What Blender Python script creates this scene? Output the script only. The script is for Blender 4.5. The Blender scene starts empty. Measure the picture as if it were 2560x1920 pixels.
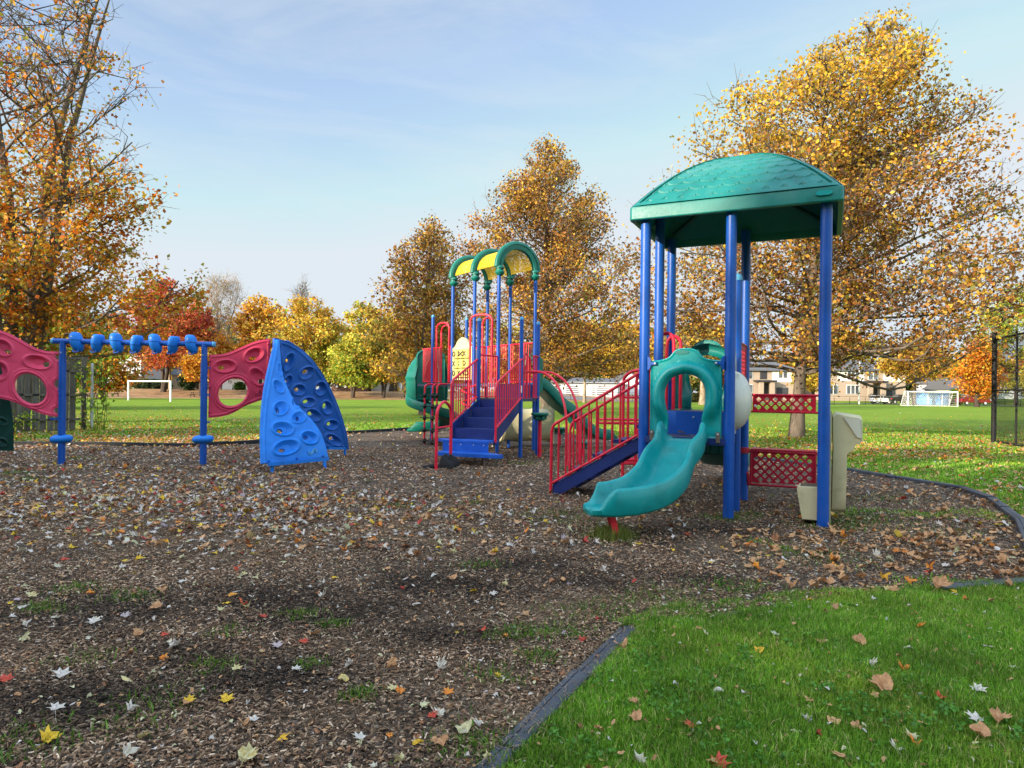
import bpy, math, random
import numpy as np
from mathutils import Matrix, Vector
R = math.radians
rng = np.random.default_rng(11)
random.seed(11)
sc = bpy.context.scene
C = sc.collection
EYE = 1.5; F = 1701.0; ROLL = 0.0122

# ---- measuring: a photo pixel (2560x1920) and a distance give a point of the place
def P(px, py, Y):
    u = px-1280; v = py-960
    return ((u+ROLL*v)/F*Y, Y, EYE-(v-ROLL*u-18)/F*Y)
def G(px, py, z=0.0):
    u = px-1280; v = py-960
    Y = (EYE-z)*F/(v-ROLL*u-18)
    return ((u+ROLL*v)/F*Y, Y, z)

# ---- materials
MATS = {}
def new_mat(name):
    m = bpy.data.materials.new(name); m.use_nodes = True
    nt = m.node_tree; nt.nodes.clear()
    out = nt.nodes.new('ShaderNodeOutputMaterial')
    return m, nt, out
def N(nt, t, **kw):
    n = nt.nodes.new(t)
    for k, v in kw.items(): setattr(n, k, v)
    return n
def noise(nt, scale, detail=4, rough=0.6, vec=None, dist=0.0):
    n = N(nt, 'ShaderNodeTexNoise'); n.inputs['Scale'].default_value = scale
    n.inputs['Detail'].default_value = detail; n.inputs['Roughness'].default_value = rough
    n.inputs['Distortion'].default_value = dist
    if vec is not None: nt.links.new(vec, n.inputs['Vector'])
    return n
def ramp(nt, fac, stops):
    r = N(nt, 'ShaderNodeValToRGB'); e = r.color_ramp.elements
    while len(e) > 1: e.remove(e[-1])
    e[0].position = stops[0][0]; e[0].color = (*stops[0][1], 1)
    for p, c in stops[1:]:
        x = e.new(p); x.color = (*c, 1)
    nt.links.new(fac, r.inputs['Fac']); return r
def mixc(nt, fac, a, b):
    m = N(nt, 'ShaderNodeMix', data_type='RGBA')
    if isinstance(fac, (int, float)): m.inputs[0].default_value = fac
    else: nt.links.new(fac, m.inputs[0])
    for s, v in ((6, a), (7, b)):
        if isinstance(v, tuple): m.inputs[s].default_value = (*v, 1)
        else: nt.links.new(v, m.inputs[s])
    return m.outputs[2]
def gco(nt):
    g = N(nt, 'ShaderNodeNewGeometry'); return g.outputs['Position']
def plastic(name, col, rough=0.4, fade=0.25, spots=0.0, bump=0.15, coat=0.0, fadecol=None, bscale=60):
    """painted metal or moulded plastic with uneven fading, grime and fine texture"""
    m, nt, out = new_mat(name)
    b = N(nt, 'ShaderNodeBsdfPrincipled'); b.inputs['Specular IOR Level'].default_value = .38; pos = gco(nt)
    n1 = noise(nt, 2.3, 5, 0.65, pos, 0.6)
    fc = fadecol or tuple(min(1, c*0.8+0.12) for c in col)
    dk = tuple(c*0.72 for c in col)
    r1 = ramp(nt, n1.outputs['Fac'], [(0.3, dk), (0.5, col), (0.85, tuple(c*(1-fade)+f*fade for c, f in zip(col, fc)))])
    c = r1.outputs['Color']
    n2 = noise(nt, 23, 6, 0.7, pos, 0.3)
    if spots > 0:
        r2 = ramp(nt, n2.outputs['Fac'], [(0.60, (0, 0, 0)), (0.72, (1, 1, 1))])
        n3 = noise(nt, 3.1, 2, 0.5, pos)
        r3 = ramp(nt, n3.outputs['Fac'], [(0.52, (0, 0, 0)), (0.66, (1, 1, 1))])
        mm = N(nt, 'ShaderNodeMath', operation='MULTIPLY'); nt.links.new(r2.outputs['Color'], mm.inputs[0]); nt.links.new(r3.outputs['Color'], mm.inputs[1])
        m2 = N(nt, 'ShaderNodeMath', operation='MULTIPLY'); nt.links.new(mm.outputs[0], m2.inputs[0]); m2.inputs[1].default_value = spots
        c = mixc(nt, m2.outputs[0], c, (0.2, 0.17, 0.12))
    nt.links.new(c, b.inputs['Base Color'])
    rr = N(nt, 'ShaderNodeMapRange'); nt.links.new(n2.outputs['Fac'], rr.inputs[0])
    rr.inputs[3].default_value = max(0.05, rough-0.12); rr.inputs[4].default_value = rough+0.18
    nt.links.new(rr.outputs[0], b.inputs['Roughness'])
    if coat: b.inputs['Coat Weight'].default_value = coat
    n4 = noise(nt, bscale, 3, 0.6, pos)
    bp = N(nt, 'ShaderNodeBump'); bp.inputs['Strength'].default_value = bump; bp.inputs['Distance'].default_value = 0.004
    nt.links.new(n4.outputs['Fac'], bp.inputs['Height']); nt.links.new(bp.outputs[0], b.inputs['Normal'])
    nt.links.new(b.outputs[0], out.inputs[0]); return m
def rough_mat(name, c1, c2, scale=8, rough=0.9, bump=0.5, dist=0.02, stretch=None, detail=6):
    m, nt, out = new_mat(name)
    b = N(nt, 'ShaderNodeBsdfPrincipled'); b.inputs['Roughness'].default_value = rough
    v = gco(nt)
    if stretch:
        mp = N(nt, 'ShaderNodeMapping'); mp.inputs['Scale'].default_value = stretch
        nt.links.new(v, mp.inputs['Vector']); v = mp.outputs[0]
    n = noise(nt, scale, detail, 0.68, v, 0.3)
    r = ramp(nt, n.outputs['Fac'], [(0.3, c1), (0.72, c2)])
    nt.links.new(r.outputs['Color'], b.inputs['Base Color'])
    bp = N(nt, 'ShaderNodeBump'); bp.inputs['Strength'].default_value = bump; bp.inputs['Distance'].default_value = dist
    nt.links.new(n.outputs['Fac'], bp.inputs['Height']); nt.links.new(bp.outputs[0], b.inputs['Normal'])
    nt.links.new(b.outputs[0], out.inputs[0]); return m
def vcol_mat(name, trans=0.35, rough=0.7, noisy=0.25, nscale=40):
    """leaves, blades and chips: each piece carries its own colour"""
    m, nt, out = new_mat(name)
    a = N(nt, 'ShaderNodeAttribute'); a.attribute_name = 'Col'
    n = noise(nt, nscale, 3, 0.6, gco(nt))
    k = N(nt, 'ShaderNodeMapRange'); nt.links.new(n.outputs['Fac'], k.inputs[0]); k.inputs[1].default_value = .25; k.inputs[2].default_value = .75
    k.inputs[3].default_value = 1-noisy; k.inputs[4].default_value = 1+noisy
    s = N(nt, 'ShaderNodeVectorMath', operation='SCALE'); nt.links.new(a.outputs['Color'], s.inputs[0]); nt.links.new(k.outputs[0], s.inputs['Scale'])
    b = N(nt, 'ShaderNodeBsdfPrincipled'); b.inputs['Roughness'].default_value = rough
    b.inputs['Specular IOR Level'].default_value = 0.3
    nt.links.new(s.outputs[0], b.inputs['Base Color'])
    if trans > 0:
        t = N(nt, 'ShaderNodeBsdfTranslucent'); nt.links.new(s.outputs[0], t.inputs[0])
        mx = N(nt, 'ShaderNodeMixShader'); mx.inputs[0].default_value = trans
        nt.links.new(b.outputs[0], mx.inputs[1]); nt.links.new(t.outputs[0], mx.inputs[2]); nt.links.new(mx.outputs[0], out.inputs[0])
    else: nt.links.new(b.outputs[0], out.inputs[0])
    return m
def glassy(name, col=(0.03, 0.04, 0.05), rough=0.08):
    m, nt, out = new_mat(name); b = N(nt, 'ShaderNodeBsdfPrincipled')
    n = noise(nt, 0.6, 2, 0.5, gco(nt)); r = ramp(nt, n.outputs['Fac'], [(0.35, col), (0.7, tuple(c*3+0.03 for c in col))])
    nt.links.new(r.outputs['Color'], b.inputs['Base Color']); b.inputs['Roughness'].default_value = rough
    nt.links.new(b.outputs[0], out.inputs[0]); return m

M = {}
M['blue'] = plastic('blue_paint', (0.001, 0.07, 0.36), 0.38, 0.2, 0.0, 0.05)
M['cap'] = plastic('pale_blue_cap', (0.07, 0.30, 0.55), 0.5, 0.3)
M['navy'] = plastic('navy_vinyl_coat', (0.008, 0.026, 0.15), 0.42, 0.25, 0.3, 0.25)
M['stepblue'] = plastic('royal_blue_step', (0.004, 0.09, 0.46), 0.42, 0.25, 0.3, 0.2)
M['deck'] = plastic('dark_deck_coat', (0.045, 0.05, 0.10), 0.55, 0.3, 0.4, 0.5)
M['red'] = plastic('red_pipe_paint', (0.68, 0.014, 0.045), 0.32, 0.25, 0.15, 0.08)
M['dkred'] = plastic('dark_red_panel', (0.42, 0.010, 0.035), 0.35, 0.25, 0.25, 0.15)
M['teal'] = plastic('teal_plastic', (0.0, 0.26, 0.265), 0.34, 0.42, 0.5, 0.14, fadecol=(.10, .36, .36))
M['tealroof'] = plastic('teal_roof_plastic', (0.0, 0.155, 0.14), 0.40, 0.35, 0.75, 0.14)
M['green'] = plastic('green_plastic', (0.0, 0.14, 0.105), 0.40, 0.35, 0.5, 0.12)
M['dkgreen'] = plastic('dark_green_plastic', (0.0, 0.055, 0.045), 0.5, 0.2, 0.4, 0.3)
M['pink'] = plastic('faded_pink_plastic', (0.66, 0.05, 0.13), 0.62, 0.35, 0.25, 0.35, fadecol=(0.62, 0.12, 0.2), bscale=90)
M['rose'] = plastic('deep_pink_plastic', (0.56, 0.032, 0.09), 0.58, 0.3, 0.25, 0.35, bscale=90)
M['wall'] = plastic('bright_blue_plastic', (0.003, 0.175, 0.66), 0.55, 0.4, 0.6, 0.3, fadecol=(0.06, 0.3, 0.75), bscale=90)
M['dkwall'] = plastic('shaded_blue_plastic', (0.002, 0.095, 0.42), 0.55, 0.35, 0.5, 0.3, bscale=90)  # darker copy of the bright wall blue, shade put into its colour
M['cream'] = plastic('cream_plastic', (0.50, 0.46, 0.28), 0.5, 0.4, 0.9, 0.3)
M['ivory'] = plastic('ivory_plastic', (0.52, 0.51, 0.42), 0.42, 0.3, 0.5, 0.2)
M['bubble'] = plastic('hazy_bubble_plastic', (0.62, 0.62, 0.55), 0.14, 0.3, 0.3, 0.05, coat=0.6)
M['tttyellow'] = plastic('pale_yellow_plastic', (0.52, 0.45, 0.12), 0.5, 0.25, 0.3)
M['brown'] = plastic('brown_mark', (0.04, 0.02, 0.012), 0.5, 0.1)
M['yellow'] = plastic('yellow_mesh_coat', (0.62, 0.44, 0.02), 0.45, 0.2, 0.1)
M['steel'] = plastic('galvanised_steel', (0.45, 0.46, 0.47), 0.35, 0.2, 0.2)
M['bracket'] = plastic('brown_bracket', (0.13, 0.10, 0.085), 0.4, 0.2, 0.2)
M['black'] = plastic('black_rubber', (0.012, 0.013, 0.015), 0.5, 0.2)
M['fabric'] = rough_mat('black_cloth', (0.004, 0.004, 0.005), (0.014, 0.014, 0.016), 40, 0.9, 0.6, 0.02)
M['timber'] = plastic('border_plastic', (0.04, 0.047, 0.062), 0.5, 0.35, 0.8, 0.6)
M['edge'] = rough_mat('black_edging', (.008, .009, .010), (.03, .032, .035), 12, .95, .3)
M['white'] = plastic('white_paint', (0.78, 0.78, 0.78), 0.45, 0.1, 0.2)
M['bark'] = rough_mat('grey_bark', (0.04, 0.03, 0.022), (0.19, 0.15, 0.115), 5, 0.95, 0.9, 0.06, (1, 1, 0.35))
M['darkbark'] = rough_mat('dark_bark', (0.02, 0.014, 0.01), (0.085, 0.062, 0.045), 5, 0.95, 0.9, 0.05, (1, 1, 0.35))
M['palebark'] = rough_mat('pale_bark', (0.10, 0.075, 0.05), (0.42, 0.33, 0.24), 3, 0.95, 0.6, 0.04, (1, 1, 0.5))
M['leaf'] = vcol_mat('tree_leaf', 0.40, 0.6, 0.12)
M['fallen'] = vcol_mat('fallen_leaf_skin', 0.12, 0.7, 0.3, 60)
M['blade'] = vcol_mat('grass_blade', 0.30, 0.55, 0.1)
M['chip'] = vcol_mat('wood_chip', 0.0, 0.85, 0.3, 90)
M['glass'] = glassy('window_glass')
M['carglass'] = glassy('car_glass', (0.01, 0.012, 0.015), 0.05)
M['wood'] = rough_mat('weathered_grey_wood', (0.045, 0.038, 0.03), (0.16, 0.14, 0.115), 6, 0.9, 0.7, 0.02, (3, 3, 0.3))
M['wire'] = plastic('black_vinyl_wire', (0.006, 0.006, 0.007), 0.7, 0.1)

# ---- mesh building
def norm(v):
    v = np.asarray(v, float); n = np.linalg.norm(v); return v/n if n > 1e-9 else v
class MB:
    def __init__(s): s.v = []; s.f = []; s.n = 0
    def add(s, vs, fs):
        vs = np.asarray(vs, float); s.v.append(vs)
        o = s.n; s.f += [tuple(int(i)+o for i in f) for f in fs]; s.n += len(vs); return s
    def box(s, c, size, rz=0.0, bev=0.0):
        hx, hy, hz = [d/2 for d in size]
        if bev <= 0:
            p = np.array([(x, y, z) for z in (-hz, hz) for y in (-hy, hy) for x in (-hx, hx)])
            f = [(0, 2, 3, 1), (4, 5, 7, 6), (0, 1, 5, 4), (2, 6, 7, 3), (0, 4, 6, 2), (1, 3, 7, 5)]
        else:
            b = min(bev, hx*.9, hy*.9, hz*.9); rings = []
            for z, q in ((-hz, b), (-hz+b, 0), (hz-b, 0), (hz, b)):
                X, Y = hx-q, hy-q
                rings.append([(-X+b, -Y, z), (X-b, -Y, z), (X, -Y+b, z), (X, Y-b, z), (X-b, Y, z), (-X+b, Y, z), (-X, Y-b, z), (-X, -Y+b, z)])
            p = np.array(sum(rings, [])); f = []
            for k in range(3):
                for i in range(8): f.append((k*8+i, k*8+(i+1) % 8, (k+1)*8+(i+1) % 8, (k+1)*8+i))
            f.append(tuple(range(7, -1, -1))); f.append(tuple(range(24, 32)))
        ca, sa = math.cos(rz), math.sin(rz)
        q = p.copy(); q[:, 0] = p[:, 0]*ca-p[:, 1]*sa; q[:, 1] = p[:, 0]*sa+p[:, 1]*ca
        return s.add(q+np.array(c), f)
    def beam(s, a, b, w, h, up=(0, 0, 1)):
        a = np.array(a, float); b = np.array(b, float); d = norm(b-a); r = norm(np.cross(d, up)); u = np.cross(r, d)
        p = [q+r*x*w/2+u*y*h/2 for q in (a, b) for x, y in ((-1, -1), (1, -1), (1, 1), (-1, 1))]
        return s.add(p, [(3, 2, 1, 0), (4, 5, 6, 7), (0, 1, 5, 4), (1, 2, 6, 5), (2, 3, 7, 6), (3, 0, 4, 7)])
    def tube(s, pts, r, n=12, cap=True):
        pts = np.asarray(pts, float); m = len(pts)
        rr = np.full(m, r) if np.isscalar(r) else np.asarray(r, float)
        t = np.gradient(pts, axis=0); t /= np.maximum(np.linalg.norm(t, axis=1, keepdims=True), 1e-9)
        ref = np.array([0, 0, 1.]) if abs(t[0, 2]) < .9 else np.array([1., 0, 0])
        u = norm(np.cross(t[0], ref)); vs = []
        ang = np.arange(n)*2*math.pi/n
        for i in range(m):
            u = norm(u-t[i]*np.dot(u, t[i])); w = np.cross(t[i], u)
            vs.append(pts[i]+rr[i]*(np.cos(ang)[:, None]*u+np.sin(ang)[:, None]*w))
        vs = np.concatenate(vs); f = []
        for i in range(m-1):
            for j in range(n): f.append((i*n+j, i*n+(j+1) % n, (i+1)*n+(j+1) % n, (i+1)*n+j))
        if cap: f.append(tuple(range(n-1, -1, -1))); f.append(tuple(range((m-1)*n, m*n)))
        return s.add(vs, f)
    def lathe(s, c, prof, n=20, sx=1, sy=1, axis=None):
        """prof: (radius, height) pairs turned round z (or round axis)"""
        ang = np.arange(n)*2*math.pi/n; vs = []
        for r, z in prof: vs.append(np.stack([r*np.cos(ang)*sx, r*np.sin(ang)*sy, np.full(n, z)], 1))
        vs = np.concatenate(vs)
        if axis is not None:
            a = norm(axis); ref = np.array([0, 0, 1.]) if abs(a[2]) < .9 else np.array([1., 0, 0])
            e1 = norm(np.cross(ref, a)); e2 = np.cross(a, e1); vs = vs[:, :1]*e1+vs[:, 1:2]*e2+vs[:, 2:]*a
        f = []
        for i in range(len(prof)-1):
            for j in range(n): f.append((i*n+j, i*n+(j+1) % n, (i+1)*n+(j+1) % n, (i+1)*n+j))
        f.append(tuple(range(n-1, -1, -1))); f.append(tuple(range((len(prof)-1)*n, len(prof)*n)))
        return s.add(vs+np.array(c), f)
    def prism(s, poly, off):
        """poly: list of 3-D points, off: extrusion vector"""
        p = np.array(poly, float); n = len(p); o = np.array(off, float)
        f = [tuple(range(n-1, -1, -1)), tuple(range(n, 2*n))]+[(i, (i+1) % n, n+(i+1) % n, n+i) for i in range(n)]
        return s.add(np.concatenate([p, p+o]), f)
    def loft(s, rings, closed=True, caps=True):
        n = len(rings[0]); vs = np.concatenate([np.asarray(r, float) for r in rings]); f = []
        for i in range(len(rings)-1):
            for j in range(n if closed else n-1): f.append((i*n+j, i*n+(j+1) % n, (i+1)*n+(j+1) % n, (i+1)*n+j))
        if caps and closed: f.append(tuple(range(n-1, -1, -1))); f.append(tuple(range((len(rings)-1)*n, len(rings)*n)))
        return s.add(vs, f)
    def ball(s, c, r, n=16, m=10):
        r = (r, r, r) if np.isscalar(r) else r
        pr = [(math.sin(math.pi*(k+.0001)/m), -math.cos(math.pi*k/m)) for k in range(m+1)]
        ang = np.arange(n)*2*math.pi/n
        vs = np.concatenate([np.stack([a*np.cos(ang)*r[0], a*np.sin(ang)*r[1], np.full(n, b*r[2])], 1) for a, b in pr])
        f = [(i*n+j, i*n+(j+1) % n, (i+1)*n+(j+1) % n, (i+1)*n+j) for i in range(m) for j in range(n)]
        return s.add(vs+np.array(c), f)
def mesh_raw(name, V, faces=None, quads=None, tris=None, col=None, smooth=False):
    me = bpy.data.meshes.new(name)
    if faces is not None: me.from_pydata([tuple(p) for p in V], [], faces)
    else:
        V = np.ascontiguousarray(V, dtype=np.float32); me.vertices.add(len(V)); me.vertices.foreach_set('co', V.ravel())
        loops = []; starts = []; tot = 0
        if quads is not None and len(quads):
            loops.append(quads.ravel()); starts.append(tot+np.arange(len(quads))*4); tot += quads.size
        if tris is not None and len(tris):
            loops.append(tris.ravel()); starts.append(tot+np.arange(len(tris))*3); tot += tris.size
        L = np.concatenate(loops).astype(np.int32); S = np.concatenate(starts).astype(np.int32)
        me.loops.add(len(L)); me.loops.foreach_set('vertex_index', L)
        me.polygons.add(len(S)); me.polygons.foreach_set('loop_start', S)
        me.update(calc_edges=True)
    if col is not None:
        a = me.color_attributes.new('Col', 'FLOAT_COLOR', 'POINT')
        c = np.ones((len(V), 4), np.float32); c[:, :3] = col; a.data.foreach_set('color', c.ravel())
    if smooth: me.polygons.foreach_set('use_smooth', np.ones(len(me.polygons), bool))
    me.update(); return me
ORI = {}
def link(name, me, mat, parent=None, origin=(0, 0, 0)):
    o = bpy.data.objects.new(name, me); C.objects.link(o)
    if mat is not None and not len(me.materials): me.materials.append(mat)
    if parent is not None: o.parent = parent; ORI[o.name] = ORI[parent.name]
    else: o.location = origin; ORI[o.name] = tuple(origin)
    return o
def obj(name, mb, mat, parent=None, origin=(0, 0, 0), smooth=None, angle=38):
    org = ORI[parent.name] if parent is not None else origin
    V = np.concatenate(mb.v)-np.array(org, float)
    me = mesh_raw(name, V, faces=mb.f)
    o = link(name, me, mat, parent, origin)
    if smooth is not False:
        me.polygons.foreach_set('use_smooth', np.ones(len(me.polygons), bool))
        try: me.set_sharp_from_angle(angle=R(angle))
        except Exception: pass
    return o
def tag(o, label, cat=None, group=None, kind=None):
    if label: o['label'] = label
    if cat: o['category'] = cat
    if group: o['group'] = group
    if kind: o['kind'] = kind
    return o
def thing(name, label, cat, loc=(0, 0, 0), group=None):
    o = bpy.data.objects.new(name, None); C.objects.link(o); o.location = loc; ORI[o.name] = tuple(loc)
    return tag(o, label, cat, group)

def cr(pts, n=8):
    """smooth open curve through the points"""
    p = np.asarray(pts, float); p = np.vstack([2*p[0]-p[1], p, 2*p[-1]-p[-2]]); out = []
    for i in range(1, len(p)-2):
        for k in range(n):
            t = k/n; a, b, c, d = p[i-1], p[i], p[i+1], p[i+2]
            out.append(.5*((2*b)+(-a+c)*t+(2*a-5*b+4*c-d)*t*t+(-a+3*b-3*c+d)*t**3))
    out.append(p[-2]); return np.array(out)
def poly_sdf(poly, X, Y):
    p = np.asarray(poly, float); q = np.roll(p, -1, 0); d = np.full(X.shape, 1e18); ins = np.zeros(X.shape, bool)
    for (ax, ay), (bx, by) in zip(p, q):
        ex, ey = bx-ax, by-ay; L = ex*ex+ey*ey
        if L < 1e-12: continue
        wx, wy = X-ax, Y-ay; t = np.clip((wx*ex+wy*ey)/L, 0, 1)
        d = np.minimum(d, (wx-ex*t)**2+(wy-ey*t)**2)
        c = ((ay > Y) != (by > Y))
        with np.errstate(divide='ignore', invalid='ignore'): xi = ax+(Y-ay)*ex/np.where(ey == 0, 1e-12, ey)
        ins ^= c & (X < xi)
    return np.where(ins, -1, 1)*np.sqrt(d)
def ell(X, Y, cx, cy, rx, ry, deg=0):
    a = R(deg); x = (X-cx)*math.cos(a)+(Y-cy)*math.sin(a); y = -(X-cx)*math.sin(a)+(Y-cy)*math.cos(a)
    return np.sqrt((x/rx)**2+(y/ry)**2)
def sstep(a, b, x):
    t = np.clip((x-a)/(b-a), 0, 1); return t*t*(3-2*t)
def sheet(name, f, bounds, res, lift, mat, parent, disp=None, thick=0.02, toward=None, origin=(0, 0, 0)):
    """a moulded plate: f<0 is solid; lift maps plate coordinates into the place; disp moves its face along the normal"""
    x0, x1, y0, y1 = bounds; nx = int((x1-x0)/res)+2; ny = int((y1-y0)/res)+2
    gx = x0+np.arange(nx)*res; gy = y0+np.arange(ny)*res
    X, Y = np.meshgrid(gx, gy); cx, cy = np.meshgrid(gx[:-1]+res/2, gy[:-1]+res/2)
    keep = f(cx, cy) < 0
    use = np.zeros(X.shape, int)
    for dj in (0, 1):
        for di in (0, 1): use[dj:ny-1+dj, di:nx-1+di] += keep
    border = (use > 0) & (use < 4); e = res*.2
    bx, by = X[border], Y[border]
    for _ in range(3):
        v = f(bx, by); gxx = (f(bx+e, by)-f(bx-e, by))/(2*e); gyy = (f(bx, by+e)-f(bx, by-e))/(2*e)
        g2 = np.maximum(gxx**2+gyy**2, .05); st = np.clip(v/g2, -res, res)
        bx = bx-np.clip(st*gxx, -res*.6, res*.6); by = by-np.clip(st*gyy, -res*.6, res*.6)
    bx = X[border]+np.clip(bx-X[border], -res*.75, res*.75); by = Y[border]+np.clip(by-Y[border], -res*.75, res*.75)
    X = X.copy(); Y = Y.copy(); X[border] = bx; Y[border] = by
    def pos(a, b): return np.stack(lift(a, b), -1)
    h = res*.5; p0 = pos(X, Y); du = pos(X+h, Y)-pos(X-h, Y); dv = pos(X, Y+h)-pos(X, Y-h)
    nn = np.cross(du, dv); nn /= np.maximum(np.linalg.norm(nn, axis=-1, keepdims=True), 1e-12)
    tw = np.array(toward if toward is not None else (0, 0, EYE), float)
    sg = np.sign(np.sum(nn*(tw-p0), -1).mean()) or 1; nn = nn*sg
    d = disp(X, Y) if disp is not None else np.zeros(X.shape)
    fr = p0+nn*d[..., None]; bk = p0+nn*(d-thick)[..., None]
    idx = -np.ones(X.shape, int); msk = use > 0; idx[msk] = np.arange(msk.sum()); nv = msk.sum()
    V = np.concatenate([fr[msk], bk[msk]])-np.array(ORI[parent.name] if parent is not None else origin)
    a = idx[:-1, :-1][keep]; b = idx[:-1, 1:][keep]; c = idx[1:, 1:][keep]; dd = idx[1:, :-1][keep]
    q = np.stack([a, b, c, dd], 1)
    if sg < 0: q = q[:, ::-1]
    k = np.pad(keep, 1); sides = []
    def side(m, i0, i1):
        A = i0[m]; B = i1[m]; sides.append(np.stack([A, B, B+nv, A+nv], 1))
    kk = k[1:-1, 1:-1]
    side(kk & ~k[:-2, 1:-1], idx[:-1, 1:], idx[:-1, :-1]); side(kk & ~k[2:, 1:-1], idx[1:, :-1], idx[1:, 1:])
    side(kk & ~k[1:-1, :-2], idx[:-1, :-1], idx[1:, :-1]); side(kk & ~k[1:-1, 2:], idx[1:, 1:], idx[:-1, 1:])
    sd = np.concatenate(sides)
    if sg < 0: sd = sd[:, ::-1]
    me = mesh_raw(name, V, quads=np.concatenate([q, (q+nv)[:, ::-1], sd]), smooth=True)
    try: me.set_sharp_from_angle(angle=R(50))
    except Exception: pass
    return link(name, me, mat, parent, origin)
def cups(holds, ring=0.018, deep=0.045):
    """raised oval rims with a dish behind; holds: cx cy rx ry deg hx hy hrx hry"""
    def disp(X, Y):
        d = np.zeros(X.shape)
        for h in holds:
            q = ell(X, Y, *h[:5]); k = h[9] if len(h) > 9 else 1
            d += k*ring*np.exp(-((q-.92)/.13)**2)-k*deep*(1-sstep(.35, .85, q))
        return d
    def holes(X, Y):
        v = np.full(X.shape, 1e9)
        for h in holds:
            if h[7] > 0: v = np.minimum(v, (ell(X, Y, h[5], h[6], h[7], h[8], h[4]*.5)-1)*min(h[7], h[8]))
        return v
    return disp, holes
# ================= roofed play tower on the right (five-inch posts) =================
A1 = np.array([1.655, 8.53, 0.]); R1 = np.array([.906, -.423, 0]); Q1 = np.array([.423, .906, 0]); ZZ = np.array([0, 0, 1.])
def L1(a, b, z): return A1+a*R1+b*Q1+z*ZZ
t1 = thing('roofed_play_tower', 'blue-posted play tower under a teal domed roof with a short wavy teal slide', 'play structure', tuple(L1(1.03, .78, 0)))
def post(mb, p, top, r, cap=False):
    p = np.array(p, float)
    z0 = -0.05
    mb.tube([p+ZZ*z0, p+ZZ*top], r, 24)
W1, D1 = 2.055, 1.55
for (a, b, top) in ((0, 0, 3.74), (1.03, 0, 3.78), (W1, 0, 3.74), (0, .78, 3.85), (0, D1, 3.74), (1.03, D1, 3.78), (W1, D1, 3.74), (W1, .78, 3.85), (1.03, .62, 2.97)):
    mb = MB(); post(mb, L1(a, b, 0), top, .063); po = obj('post', mb, M['blue'], t1)
    if top < 3:
        mb = MB(); mb.lathe(L1(a, b, top), [(.066, -.03), (.067, 0), (.06, .03), (.035, .055), (.004, .065)], 24); obj('cap', mb, M['cap'], po)
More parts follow.
